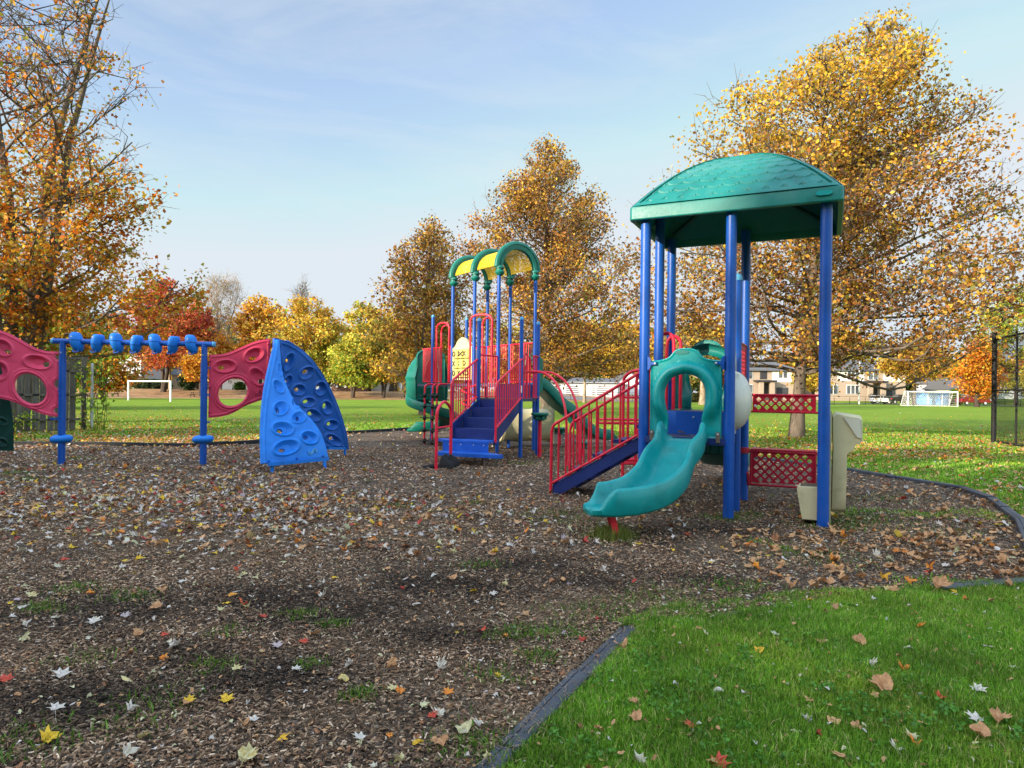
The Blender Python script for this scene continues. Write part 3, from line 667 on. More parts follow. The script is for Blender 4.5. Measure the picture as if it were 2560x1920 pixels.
# left pink panel
lf = vplane(P0, PL, c1)
top = cr([(-62, 150), (-20, 156), (30, 172), (70, 190), (130, 222), (200, 262), (270, 286), (320, 291), (364, 292)], 5)
bot = cr([(352, 692), (300, 686), (250, 672), (170, 640), (100, 608), (40, 588), (-20, 577), (-62, 575)], 5)
notch = [(364, 292), (364, 305), (338, 312), (336, 330), (362, 350), (361, 455), (334, 476), (333, 500), (360, 530), (357, 632), (330, 645), (329, 662), (354, 676)]
out2 = np.vstack([top[:-1], notch, bot])
Hd = [(18, 268, 70, 50, 32, 44, 293, 26, 12), (230, 357, 92, 45, 10, 281, 371, 23, 17), (-2, 410, 56, 62, -20, -10, 420, 20, 14)]
dp2, hl2 = cups(Hd, .022, .05)
big2 = lambda X, Y: (ell(X, Y, 186, 520, 106, 84, 38)-1)*88
f = lambda X, Y: np.maximum(np.maximum(poly_sdf(out2, X, Y), -hl2(X, Y)), -big2(X, Y))
pk = sheet('climbing_panel', f, (-66, 368, 145, 698), 2.6, lf, M['pink'], t2, lambda X, Y: dp2(X, Y)+rimd(X, Y, big2(X, Y), -poly_sdf(out2, X, Y)), .05)
pk['label'] = 'faded pink moulded panel left of the pod bar'
mb = MB()
for z in (1.93, 1.40, .88): mb.beam(PL-d*.06+ZZ*z, PL-d*.20+ZZ*z, .03, .035)
obj('bracket', mb, M['blue'], t2)
mb = MB()
for z in (1.88, 1.36, .83): mb.beam(PR+norm(P3-PR)*.05+ZZ*z, PR+norm(P3-PR)*.12+ZZ*z, .02, .03)
obj('bracket', mb, M['blue'], t2)
# --- twisted blue walls: depth runs between their two side edges
c5 = lambda x, y: (620+x*.2412, 800+y*.2412)
def twist(L, Rr, conv):
    L = np.array(L, float); Rr = np.array(Rr, float)
    def lift(X, Y):
        xl = np.interp(Y, L[:, 1], L[:, 0]); dl = np.interp(Y, L[:, 1], L[:, 2]); xr = np.interp(Y, Rr[:, 1], Rr[:, 0]); dr = np.interp(Y, Rr[:, 1], Rr[:, 2])
        s = (X-xl)/np.maximum(xr-xl, 12); dep = dl+(dr-dl)*s
        px, py = conv(X, Y); u = px-1280; v = py-960; rx = (u+ROLL*v)/F; rz = -(v-ROLL*u-18)/F
        return rx*dep, dep, EYE+rz*dep
    return lift
def dense(pts, n=8): return cr(pts, n)
# shaded wall behind
Rt = dense([(322, 198, 13.62), (400, 218, 13.7), (455, 240, 13.78), (560, 305, 13.95), (680, 425, 14.15), (780, 570, 14.4), (862, 720, 14.65), (932, 880, 14.9), (990, 1050, 15.1), (1028, 1200, 15.25), (1046, 1342, 15.4)])
Lt = dense([(300, 198, 13.60), (318, 400, 13.62), (345, 600, 13.7), (400, 800, 13.8), (490, 1050, 13.95), (600, 1342, 14.1)])
lfd = twist(Lt, Rt, c5); out3 = np.vstack([Rt[:, :2], Lt[::-1, :2]])
Hd = [(420, 435, 52, 110, 22, 415, 423, 19, 24), (605, 547, 90, 62, -35, 606, 543, 30, 20), (415, 632, 42, 70, 22, 407, 632, 17, 20), (525, 723, 75, 63, -10, 523, 724, 26, 23), (748, 710, 66, 80, 15, 738, 703, 25, 26),
      (622, 852, 78, 55, -8, 613, 847, 34, 19), (815, 908, 60, 78, -18, 808, 894, 24, 31), (675, 985, 92, 62, 28, 661, 970, 30, 20), (865, 1087, 76, 56, -3, 857, 1076, 24, 22), (882, 1241, 98, 52, 30, 882, 1230, 26, 18)]
dp3, hl3 = cups(Hd, .024, .055)
f = lambda X, Y: np.maximum(poly_sdf(out3, X, Y), -hl3(X, Y))
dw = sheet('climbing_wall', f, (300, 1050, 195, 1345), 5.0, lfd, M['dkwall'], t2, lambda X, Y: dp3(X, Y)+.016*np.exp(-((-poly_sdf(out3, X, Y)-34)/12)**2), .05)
dw['label'] = 'shaded blue wall curving away at the back'
bolts(lfd, [(335, 262), (983, 1322)], dw, M['navy'])
mb = MB(); q = np.array([float(w) for w in lfd(np.array(1003.), np.array(1338.))]); mb.beam(q, (q[0]-.0, q[1]+.02, -.05), .045, .045); mb.beam(q+ZZ*.02, np.array([float(w) for w in lfd(np.array(830.), np.array(1330.))]), .05, .05); obj('foot', mb, M['wall'], t2)
# bright wall in front
Rt = dense([(326, 205, 13.46), (334, 330, 13.36), (345, 480, 13.22), (378, 620, 13.1), (430, 745, 13.0), (490, 850, 12.93), (565, 938, 12.87), (640, 1015, 12.83), (705, 1090, 12.8), (765, 1190, 12.76), (805, 1310, 12.72), (832, 1418, 12.7)])
Lt = dense([(272, 205, 13.44), (262, 290, 13.25), (232, 440, 12.95), (203, 570, 12.7), (178, 700, 12.5), (156, 850, 12.3), (140, 1000, 12.15), (132, 1180, 12.0), (133, 1320, 11.9), (140, 1488, 11.8)])
lfb = twist(Lt, Rt, c5); out4 = np.vstack([Rt[:, :2], Lt[::-1, :2]])
Hd = [(332, 512, 24, 74, -12, 325, 510, 9, 18, .5), (312, 690, 50, 85, -38, 301, 690, 13, 19), (335, 918, 88, 76, -28, 318, 923, 20, 33), (487, 862, 32, 62, -32, 470, 858, 10, 17, .5), (524, 1012, 83, 63, -12, 520, 1008, 19, 25),
      (358, 1128, 122, 76, 8, 336, 1142, 33, 25), (633, 1221, 98, 70, 14, 600, 1209, 34, 20), (394, 1322, 150, 82, -14, 361, 1345, 33, 20)]
dp4, hl4 = cups(Hd, .026, .055)
f = lambda X, Y: np.maximum(poly_sdf(out4, X, Y), -hl4(X, Y))
def d4(X, Y):
    xl = np.interp(Y, Lt[:, 1], Lt[:, 0]); return dp4(X, Y)+.018*np.exp(-((X-xl-38)/12)**2)
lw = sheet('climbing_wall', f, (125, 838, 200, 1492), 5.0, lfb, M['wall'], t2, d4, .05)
lw['label'] = 'bright blue twisted wall facing the front'
bolts(lfb, [(223, 1462), (511, 1434), (783, 1408)], lw, M['dkwall'])
swirl(lfb, 668, 1366, 46, lw, M['cap'], .012)
ga = np.array([float(w) for w in lfb(np.array(150.), np.array(1488.))]); gb = np.array([float(w) for w in lfb(np.array(826.), np.array(1424.))])
mb = MB(); mb.beam(ga+np.array([.08, .05, -.02]), gb+np.array([0, .04, -.03]), .05, .06)
g1 = np.array(G(680, 1184)); g2 = np.array(G(812, 1174))
for g, s in ((g1, .13), (g2, .93)):
    q = ga+(gb-ga)*s; mb.beam(q+np.array([0, .04, -.03]), g-ZZ*.05, .05, .05)
obj('foot', mb, M['wall'], t2, smooth=False)
# green wall at the far left end
c6 = lambda x, y: (x*.229, 800+y*.229)
Rt = dense([(-60, 190, 12.3), (-20, 420, 12.4), (50, 650, 12.55), (105, 870, 12.7), (132, 1030, 12.85), (147, 1200, 12.95), (151, 1428, 13.1)])
Lt = dense([(-110, 190, 12.3), (-200, 420, 12.2), (-300, 800, 12.1), (-380, 1100, 12.0), (-430, 1428, 12.0)])
lfg = twist(Lt, Rt, c6); out5 = np.vstack([Rt[:, :2], Lt[::-1, :2]])
Hd = [(10, 1105, 70, 40, 15, 10, 1105, 20, 14), (15, 1335, 62, 48, 20, 15, 1335, 20, 14), (-60, 900, 60, 60, 0, -60, 900, 18, 18), (-180, 1150, 80, 60, 0, -180, 1150, 20, 18), (-20, 700, 50, 60, 0, -20, 700, 16, 18), (-220, 1350, 80, 50, 0, -220, 1350, 22, 14)]
dp5, hl5 = cups(Hd, .024, .05)
f = lambda X, Y: np.maximum(poly_sdf(out5, X, Y), -hl5(X, Y))
gw = sheet('climbing_wall', f, (-435, 156, 185, 1432), 6.0, lfg, M['dkgreen'], t2, dp5, .05)
gw['label'] = 'dark green wall below the left pink panel'
q = np.array([float(w) for w in lfg(np.array(55.), np.array(1428.))]); mb = MB(); mb.beam(q, (q[0], q[1], -.05), .045, .045); obj('foot', mb, M['navy'], t2)
# ================= arched play tower in the middle =================
O2 = np.array([-.345, 16.4, 0.]); r2 = np.array([.819, .574, 0.]); p2 = np.array([-.574, .819, 0.])
def L2(a, b, z): return O2+a*r2+b*p2+z*ZZ
t3 = thing('arched_play_tower', 'play tower with three teal arches, yellow mesh roof, blue steps and spiral slide', 'play structure', tuple(L2(.55, 1.1, 0)))
DZ = 1.68; pr = .046
Qp = np.array([-.77, 15.6, 0.]); U1 = np.array([.20, 15.2, 0.]); U2 = np.array([.60, 16.0, 0.])
for (a, b) in ((0, 0), (1.1, 0), (0, 1.1), (1.1, 1.1), (0, 2.2), (1.1, 2.2)):
    mb = MB(); mb.tube([L2(a, b, -.05), L2(a, b, 4.35)], pr, 18); obj('post', mb, M['blue'], t3)
for p, top in ((L2(0, 3.3, 0), 3.57), (L2(1.1, 3.3, 0), 3.57), (Qp, 3.12), (U1, 3.12), (U2, 3.10)):
    mb = MB(); mb.tube([p-ZZ*.05, p+ZZ*top], pr, 18); po = obj('post', mb, M['blue'], t3)
    mb = MB(); mb.lathe(p+ZZ*top, [(pr+.003, -.025), (pr+.004, 0), (pr-.004, .025), (.022, .045), (.003, .052)], 18); obj('cap', mb, M['cap'], po)
mb = MB(); mb.box(U1+np.array([0, -.048, 1.55]), (.045, .004, .16)); obj('sticker', mb, M['white'], t3)
# arches with stacked ring collars
for b in (0, 1.1, 2.2):
    c = L2(.55, b, 4.50); th = np.linspace(0, math.pi, 37); rings = []
    pro = [(.66, -.055), (.675, -.035), (.675, .035), (.66, .055), (.60, .06), (.60, .04), (.54, .04), (.54, .06), (.475, .055), (.465, .03), (.465, -.03), (.475, -.055), (.54, -.06), (.54, -.04), (.60, -.04), (.60, -.06)]
    for t in th: rings.append([c+r2*(q*math.cos(t))+ZZ*(q*math.sin(t))+p2*w for q, w in pro])
    mb = MB(); mb.loft(rings); ar = obj('arch', mb, M['green'], t3, angle=50)
    for a in (0, 1.1):
        mb = MB(); off = .02 if a == 0 else -.02
        mb.lathe(L2(a+off, b, 4.28), [(.055, 0), (.075, .015), (.10, .05), (.118, .075), (.118, .10), (.095, .125), (.088, .135), (.088, .165), (.108, .18), (.110, .205), (.098, .225), (.085, .24)], 22); obj('collar', mb, M['green'], ar)
        mb = MB(); mb.box(L2(a+off, b, 4.43)-p2*.088, (.07, .012, .022), math.atan2(r2[1], r2[0])); obj('slot', mb, M['black'], ar)
# yellow pierced barrel roof between the arches
for b0 in (.06, 1.16):
    ln = math.pi*.53
    def f(X, Y):
        sx = ((X/.046+np.where((np.floor(Y/.028) % 2) > 0, .5, 0)) % 1-.5)*.046; sy = ((Y/.028) % 1-.5)*.028
        return np.maximum(np.maximum(np.maximum(-X, X-.98), np.maximum(.06-Y, Y-(ln-.06))), -(np.maximum(np.abs(sx)-.016, np.abs(sy)-.0075)))
    def lift(X, Y, b0=b0):
        t = math.pi-Y/.53; a = .55+.53*np.cos(t); z = 4.50+.53*np.sin(t)
        return [O2[0]+a*r2[0]+(b0+X)*p2[0], O2[1]+a*r2[1]+(b0+X)*p2[1], z]
    sheet('mesh_roof', f, (0, .98, 0, ln), .0095, lift, M['yellow'], t3, None, .004, toward=L2(.55, 1.1, 9))
# decks
mb = MB(); mb.prism([L2(0, .0, DZ-.07), L2(1.1, .0, DZ-.07), L2(1.1, 3.3, DZ-.07), L2(0, 3.3, DZ-.07)], ZZ*.07)
mb.prism([L2(.0, 3.3, DZ-.07), L2(1.1, 3.3, DZ-.07), L2(.9, 4.0, DZ-.07), L2(-.1, 4.0, DZ-.07)], ZZ*.07); obj('deck', mb, M['deck'], t3, smooth=False)
mb = MB(); mb.prism([Qp+ZZ*1.27, U1+ZZ*1.27, U2+ZZ*1.27, L2(1.1, 0, 1.27), L2(0, 0, 1.27)], ZZ*.065); obj('landing', mb, M['deck'], t3, smooth=False)
mb = MB(); mb.prism([L2(.0, -.02, 1.33), L2(1.1, -.02, 1.33), L2(1.1, -.0, 1.33), L2(0, -.0, 1.33)], ZZ*.33); obj('riser_panel', mb, M['navy'], t3, smooth=False)
mb = MB(); mb.prism([L2(1.12, -.1, 1.36), L2(1.12, .5, 1.36), L2(1.14, .5, 1.36), L2(1.14, -.1, 1.36)], ZZ*.34); obj('riser_panel', mb, M['stepblue'], t3, smooth=False)
# stairs
hh = norm(np.array([-.38, -.92, 0])); ss = norm(U1-Qp); SW = np.linalg.norm(U1-Qp)
def S2(t, w, z): return Qp+ss*w+hh*t+ZZ*z
tz = [1.12, .91, .70]; dt = .42
for k, z in enumerate(tz):
    mb = MB(); mb.prism([S2(dt*k, .05, z-.035), S2(dt*(k+1), .05, z-.035), S2(dt*(k+1), SW-.05, z-.035), S2(dt*k, SW-.05, z-.035)], ZZ*.035)
    mb.prism([S2(dt*k+.003, .05, z+.0), S2(dt*k+.02, .05, z+.0), S2(dt*k+.02, SW-.05, z), S2(dt*k+.003, SW-.05, z)], ZZ*.178)
    st_ = obj('step', mb, M['navy'], t3, smooth=False)
mb = MB(); mb.prism([S2(dt*3, .05, .48), S2(dt*3+.015, .05, .48), S2(dt*3+.015, SW-.05, .48), S2(dt*3, SW-.05, .48)], ZZ*.185); obj('riser_panel', mb, M['navy'], t3, smooth=False)
mb = MB(); mb.prism([S2(dt*3, SW-.0, .44), S2(dt*3, -.06, .44), S2(dt*3.35, -.22, .44), S2(dt*3.6, -.20, .44), S2(dt*4.05, 0, .44), S2(dt*4.05, SW-.02, .44)], ZZ*.045)
wst = obj('step', mb, M['stepblue'], t3, smooth=False)
mb = MB(); mb.prism([S2(dt*4.0, 0.0, .24), S2(dt*4.03, 0.0, .24), S2(dt*4.03, SW-.02, .24), S2(dt*4.0, SW-.02, .24)], ZZ*.2); obj('riser_panel', mb, M['stepblue'], t3, smooth=False)
mb = MB(); mb.prism([S2(dt*4.0, 0, .19), S2(dt*4.9, 0.03, .19), S2(dt*4.95, SW*.6, .19), S2(dt*4.9, SW+.36, .19), S2(dt*4.65, SW+.42, .19), S2(dt*4.25, SW+.2, .19), S2(dt*4.0, SW-.02, .19)], ZZ*.07)
obj('step', mb, M['stepblue'], t3, smooth=False)
mb = MB()
for t, w in ((dt*4.75, SW+.05), (dt*4.1, SW-.12), (dt*4.3, .08)): mb.tube([S2(t, w, -.05), S2(t, w, .2)], .03, 10)
obj('step_leg', mb, M['bracket'], t3)
for w in (.15, .42, .70, .93): mb = MB(); mb.lathe(S2(dt*4.035, w, .40), [(.014, 0), (.010, .008)], 8, axis=hh); obj('bolt', mb, M['steel'], wst)
for w in (.0, SW-.03):
    mb = MB(); mb.prism([S2(0, w, 1.31), S2(0, w, 1.08), S2(1.42, w, .36), S2(1.42, w, .50), S2(1.30, w, .80)], ss*.028); obj('stringer', mb, M['navy'], t3, smooth=False)
# stair railings
for w, tf in ((-.02, 1.30), (SW+.02, 1.42)):
    rt = lambda t: 2.23-.41*t; rb = lambda t: 1.37-.45*t
    mb = MB(); mb.tube(cr([S2(0, w, rt(0)-.05), S2(.05, w, rt(.05)), S2(.6, w, rt(.6)), S2(tf-.14, w, rt(tf-.14)), S2(tf-.03, w, rt(tf)-.03), S2(tf, w, rt(tf)-.12), S2(tf, w, 1.1), S2(tf, w, .45)], 5), .024, 12)
    mb.tube([S2(.02, w, rb(.02)), S2(tf, w, rb(tf))], .02, 10); rl = obj('railing', mb, M['red'], t3)
    for k in range(11):
        t = .09+k*(tf-.14)/10.6; mb = MB(); mb.tube([S2(t, w, rb(t)), S2(t, w, rt(t))], .0125, 8); obj('baluster', mb, M['red'], rl)
# barriers
def barrier(pa, pb, z0, z1, n, par=t3, mat='red', r=.02, trim=.06, name='barrier'):
    pa = np.array(pa, float); pb = np.array(pb, float); d = norm(pb-pa); a = pa+d*trim; b = pb-d*trim
    mb = MB(); mb.tube([pa+ZZ*z1, pb+ZZ*z1], r, 10); mb.tube([a+ZZ*z0, b+ZZ*z0], r*.8, 10); mb.tube([a+ZZ*z0, a+ZZ*z1], r*.8, 8); mb.tube([b+ZZ*z0, b+ZZ*z1], r*.8, 8)
    o = obj(name, mb, M[mat], par)
    for k in range(1, n+1):
        q = a+(b-a)*k/(n+1); m2 = MB(); m2.tube([q+ZZ*z0, q+ZZ*z1], .0125, 8); obj('baluster', m2, M[mat], o)
for b in (0, 1.1, 2.2): barrier(L2(1.1, b, 0), L2(1.1, b+1.1, 0), DZ+.06, DZ+1.04, 9)
barrier(L2(0, 2.75, 0), L2(0, 3.3, 0), DZ+.06, DZ+1.0, 4)
barrier(L2(0, 2.2, 0), L2(0, 2.42, 0), DZ+.06, DZ+1.0, 1)
barrier(L2(.0, 3.3, 0), np.array([-2.60, 19.75, 0]), DZ+.06, DZ+1.0, 6)
barrier(Qp, L2(0, 0, 0), 1.36, 2.33, 6)
barrier(L2(.35, 2.2, 0), L2(1.1, 2.2, 0), DZ+.06, DZ+1.04, 7)
# handhold hoops
def hoop(pa, pb, z0, zt, r=.024, par=t3, name='hoop', zb=None):
    pa = np.array(pa, float)*[1, 1, 0]; pb = np.array(pb, float)*[1, 1, 0]; d = pb-pa; zb = z0 if zb is None else zb
    mb = MB(); mb.tube(cr([pa+ZZ*z0, pa+ZZ*(zt-.35), pa+d*.0+ZZ*(zt-.14), pa+d*.15+ZZ*(zt-.03), pa+d*.5+ZZ*zt, pb-d*.15+ZZ*(zt-.03), pb+ZZ*(zt-.14), pb+ZZ*(zt-.35), pb+ZZ*zb], 6), r, 12)
    return obj(name, mb, M['red'], par)
hp = [np.array(P(x, 960, Y)) for x, Y in ((1174, 16.75), (1228, 16.45), (1205, 17.1))]
hoop(hp[0], hp[1], .9, 3.36, zb=1.7); hoop(hp[2], hp[1]+.01, 1.7, 3.30)
hp = [np.array(P(x, 960, Y)) for x, Y in ((1090, 18.6), (1121, 18.3), (1102, 19.1))]
hoop(hp[0], hp[1], 1.7, 3.33); hoop(hp[2], hp[1]+.01, 1.7, 3.28)
a_, b_ = np.array(P(1309, 960, 15.45)), np.array(P(1317.5, 960, 15.7)); hoop(a_, b_, 1.33, 2.37, .02); hoop(a_+.06, b_+.06, 1.33, 2.30, .016)
a_, b_ = np.array(P(1333, 960, 15.75)), np.array(P(1345, 960, 15.98)); barrier(a_*[1, 1, 0], b_*[1, 1, 0], 1.36, 2.32, 2, trim=.01)
# arch climbers reaching down to the right
for k, (dx, x1, y1) in enumerate(((0, 1.12, 13.6), (.16, 1.42, 14.1))):
    s0 = np.array([.32+dx, 15.4+dx*1.6, 1.94]); e0 = np.array([x1, y1, -.05]); dd = e0-s0
    mb = MB(); mb.tube(cr([s0, s0+dd*[.2, .2, 0], s0+np.array([dd[0]*.45, dd[1]*.45, -.04]), s0+np.array([dd[0]*.7, dd[1]*.7, -.22]), s0+np.array([dd[0]*.88, dd[1]*.88, -.55]), s0+np.array([dd[0]*.97, dd[1]*.97, -1.0]), e0], 6), .025, 12); obj('climbing_arch', mb, M['red'], t3)
# corkscrew climber under the deck
cx_, cy_ = P(1172, 1000, 16.5)[:2]
mb = MB(); mb.tube([(cx_+.17*math.cos(t)+.0, cy_+.17*math.sin(t), 1.66-.30*(t/(2*math.pi))) for t in np.linspace(0, 2*math.pi*3.6, 90)], .02, 8)
mb.tube([(cx_, cy_, -.05), (cx_, cy_, 1.7)], .024, 10); obj('spiral_climber', mb, M['red'], t3)
# knotted pole climber on the left
for x, y, bx in ((-2.42, 18.9, .42), (-2.02, 18.35, .40), (-2.17, 18.62, .1)):
    top = np.array([x+bx, y+.2, DZ-.02]); mb = MB()
    mb.tube(cr([top, (x+.12, y+.05, DZ-.01), (x+.03, y+.01, DZ-.05), (x, y, DZ-.16), (x, y, 1.0), (x, y, -.05)], 5), .026, 10); po = obj('climbing_pole', mb, M['red'], t3)
    for z in (1.36, 1.06, .74, .40, .10):
        mb = MB(); mb.lathe((x, y, z), [(.03, -.07), (.045, -.05), (.05, -.018), (.14, -.012), (.14, .006), (.05, .012), (.045, .045), (.03, .06)], 14); obj('foot_disc', mb, M['black'], po)
# noughts-and-crosses panel on the left face
u = p2; nrm_ = -r2
def ft(X, Y):
    o = np.vstack([[(.06, 1.78)], cr([(.06, 2.62), (.18, 2.66), (.30, 2.79), (.45, 2.87), (.55, 2.885), (.65, 2.87), (.80, 2.79), (.92, 2.66), (1.04, 2.62)], 5), [(1.04, 1.78)]])
    return np.maximum(poly_sdf(o, X, Y), -(np.maximum(np.abs(X-.55)-.40, np.abs(Y-2.205)-.375)))
tp = sheet('game_panel', ft, (.05, 1.05, 1.77, 2.9), .0125, lambda X, Y: [O2[0]+u[0]*(X+1.1)-r2[0]*.03, O2[1]+u[1]*(X+1.1)-r2[1]*.03, Y+0*X], M['cream'], t3, None, .06, toward=L2(-5, .5, 2))
mk = {(0, 0): 'O', (0, 1): 'XO', (0, 2): 'X', (1, 0): 'X', (1, 1): 'I', (1, 2): 'O', (2, 0): 'O', (2, 1): 'X', (2, 2): 'OX'}
for i in range(3):
    for j in range(3):
        cb = 1.65+(1-j)*.262; cz = 2.455-i*.25; mb = MB()
        mb.lathe(L2(-.0, cb, cz), [(.10, -.118), (.122, -.108), (.122, .108), (.10, .118)], 20); cy = obj('turning_block', mb, M['tttyellow'], tp)
        mb = MB(); face = L2(-.126, cb, cz)
        s = mk[(i, j)]
        for q, ch in enumerate(s):
            off = (q-(len(s)-1)/2)*.11
            def at(x, z, off=off):
                y = off-x; dep = math.sqrt(max(.1222**2-y*y, .0004)); return L2(-dep-.004, cb+y, cz+z)
            if ch == 'O': mb.tube([at(.048*math.cos(t), .06*math.sin(t)) for t in np.linspace(0, 2*math.pi, 17)], .014, 6)
            elif ch == 'X':
                mb.tube([at(-.05+.1*k/6, -.06+.12*k/6) for k in range(7)], .013, 6); mb.tube([at(-.05+.1*k/6, .06-.12*k/6) for k in range(7)], .013, 6)
            else:
                mb.tube([at(0, -.06), at(.01, -.02)], .014, 6); mb.tube([at(0, .06), at(.01, .02)], .014, 6)
        obj('mark', mb, M['brown'], cy)
# small white panel behind
mb = MB(); mb.box(L2(.6, 2.1, 2.2), (.3, .03, .85), math.atan2(r2[1], r2[0]), .01); obj('wall_panel', mb, M['ivory'], t3)
# --- spiral slide at the back left
cc = np.array([-2.38, 20.4, 0.]); Rm = .50
pts = []; 
for k, t in enumerate(np.linspace(R(95), R(450), 60)):
    fz = (t-R(95))/R(355); z = 1.50-1.20*fz**.92
    pts.append((cc[0]+Rm*math.cos(t), cc[1]+Rm*math.sin(t), z))
ex = pts[-1]; 
for q in (.15, .35, .55, .75): pts.append((ex[0]-q, ex[1]+.0-.1*q, .29))
pts = np.array(pts); pts[:, 2] = np.convolve(np.pad(pts[:, 2], 3, 'edge'), np.ones(7)/7, 'valid')
sp = chute('spiral_slide', pts, None, t3, M['green'], hw=.24, wall=.22, wt=.05, taper=.12, lead=.02)
# scoop-shaped hood wrapping the slide's entry
zs = [1.16, 1.30, 1.75, 1.78, 1.86, 1.875, 1.90, 2.15, 2.35, 2.52, 2.63, 2.68]; rr_ = [.72, .78, .80, .80, .82, .82, .80, .74, .64, .50, .34, .20]; rings = []
for z, r_ in zip(zs, rr_):
    o_ = [np.array([cc[0]+.08*(1-r_/.8)+r_*math.cos(t), cc[1]+r_*math.sin(t), z]) for t in np.linspace(R(60), R(238), 22)]
    i_ = [np.array([cc[0]+.08*(1-r_/.8)+(r_-.03)*math.cos(t), cc[1]+(r_-.03)*math.sin(t), z-.0]) for t in np.linspace(R(238), R(60), 22)]
    rings.append(o_+i_)
mb = MB(); mb.loft(rings); obj('slide_hood', mb, M['green'], t3, angle=50)
ho = np.array([-2.80, 19.80, 0.]); hx = norm(np.array([.9, .42, 0])); 
def fh(X, Y):
    o = np.vstack([[(0, 1.2)], cr([(0, 2.45), (.05, 2.58), (.2, 2.68), (.45, 2.72), (.7, 2.68), (.86, 2.58), (.9, 2.42)], 5), [(.9, 1.2)]]); h = cr([(.32, 1.6), (.30, 2.0), (.38, 2.3), (.5, 2.4), (.62, 2.3), (.7, 2.0), (.68, 1.6)], 5)
    return np.maximum(poly_sdf(o, X, Y), -poly_sdf(h, X, Y))
sheet('hood_front', fh, (0, .9, 1.2, 2.75), .015, lambda X, Y: [ho[0]+hx[0]*X, ho[1]+hx[1]*X, Y+0*X], M['green'], t3, lambda X, Y: .02*np.exp(-((-fh(X, Y)-.03)/.015)**2), .05)
mb = MB(); mb.beam((-2.6, 20.6, .3), (-2.66, 20.5, -.05), .05, .015); mb.beam((-2.3, 19.6, .6), (-2.28, 19.4, -.05), .05, .03); obj('slide_leg', mb, M['red'], t3)
# --- wavy slide towards the right, with hood
a0 = L2(1.14, .25, 0)[:2]
def al(q, z, side=0): return (a0[0]+.84*q, a0[1]+.54*q, z)
path = cr([al(0, 1.60), al(.12, 1.62), al(.3, 1.60), al(.6, 1.36), al(.9, 1.12), al(1.15, .98), al(1.4, .80), al(1.75, .50), al(2.05, .34), al(2.4, .28), al(2.75, .28)], 6)
chute('slide', path, None, t3, M['green'], hw=.23, wall=.22, wt=.05)
def fg(X, Y):
    o = np.vstack([[(0, 1.45)], cr([(0, 2.35), (.12, 2.42), (.3, 2.55), (.42, 2.58), (.54, 2.55), (.72, 2.42), (.84, 2.35)], 5), [(.84, 1.45)]]); h = cr([(.2, 1.3), (.18, 1.9), (.28, 2.2), (.42, 2.28), (.56, 2.2), (.66, 1.9), (.64, 1.3)], 5)
    return np.maximum(poly_sdf(o, X, Y), -poly_sdf(h, X, Y))
hb = L2(1.15, -.17, 0)
sheet('slide_hood', fg, (0, .84, 1.45, 2.6), .0125, lambda X, Y: [hb[0]+p2[0]*X, hb[1]+p2[1]*X, Y+0*X], M['green'], t3, lambda X, Y: .16*np.exp(-((np.maximum(-fg(X, Y), 0)-.1)/.07)**2), .06, toward=L2(9, .3, 2))
# --- cream crawl tunnel under the deck
ax = norm(np.array([.93, .36, 0])); tc = np.array([.18, 18.2, .60]); rings = []
for q, r_ in ((-.62, .46), (-.60, .49), (-.54, .50), (-.50, .46), (-.44, .43), (-.1, .44), (-.06, .455), (-.02, .44), (.36, .43), (.40, .455), (.44, .44), (.80, .42), (.9, .36), (.92, .32)):
    e2 = ZZ; e1 = np.cross(ax, e2); rings.append([tc+ax*q+e1*r_*math.cos(t)+e2*r_*math.sin(t) for t in np.linspace(0, 2*math.pi, 29)[:-1]])
inner = [[tc+ax*q+np.cross(ax, ZZ)*r_*math.cos(t)+ZZ*r_*math.sin(t) for t in np.linspace(0, 2*math.pi, 29)[:-1]] for q, r_ in ((.85, .3), (-.58, .40), (-.62, .42))]
mb = MB(); mb.loft(inner+rings, caps=False); mb.prism([tc+ax*.93+np.cross(ax, ZZ)*x+ZZ*z for x, z in ((-.47, -.5), (.2, -.5), (.2, .5), (-.47, .5))], ax*.04)
obj('crawl_tunnel', mb, M['cream'], t3, angle=45)
# ================= separate small equipment =================
g1 = np.array(G(1090, 1176)); g2 = np.array(G(1126, 1169.5))
hr = thing('hoop_handrail', 'low red hoop rail planted left of the blue steps', 'handrail', tuple(g1))
mb = MB(); d_ = g2-g1; mb.tube(cr([g1-ZZ*.05, g1+ZZ*.5, g1+ZZ*1.0, g1+d_*.12+ZZ*1.17, g1+d_*.5+ZZ*1.28, g1+d_*.88+ZZ*1.19, g2+ZZ*1.03, g2+ZZ*.5, g2-ZZ*.05], 8), .029, 14); obj('hoop', mb, M['red'], hr)
mb = MB(); mb.tube([g1+ZZ*.79, g2+ZZ*.81], .018, 10); obj('crossbar', mb, M['red'], hr)
# black bag slumped at its foot
bc = (g1+g2)/2+np.array([.08, .06, 0]); th = np.linspace(0, 2*math.pi, 25)[:-1]; rings = []
rb_ = np.random.default_rng(5)
for z, q in ((0, 1.0), (.03, 1.05), (.09, 1.0), (.15, .86), (.20, .62), (.225, .35), (.23, .08)):
    rings.append([bc+np.array([math.cos(t)*.19*q*(1+.18*math.sin(3*t+z*9)+.08*math.sin(7*t+2)), math.sin(t)*.14*q*(1+.15*math.sin(4*t+1)), z*(1+.25*math.sin(2*t+.5))]) for t in th])
mb = MB(); mb.loft(rings)
tail = [bc+np.array([-.16, -.02, .03]), bc+np.array([-.27, -.04, .05]), bc+np.array([-.37, -.03, .025]), bc+np.array([-.46, 0, .01])]
mb.tube(cr(tail, 5), [.05+.0*k for k in range(16)], 8)
bag = obj('bag', mb, M['fabric'], None, tuple(bc)); tag(bag, 'crumpled black bag lying at the foot of the red hoop rail', 'bag')
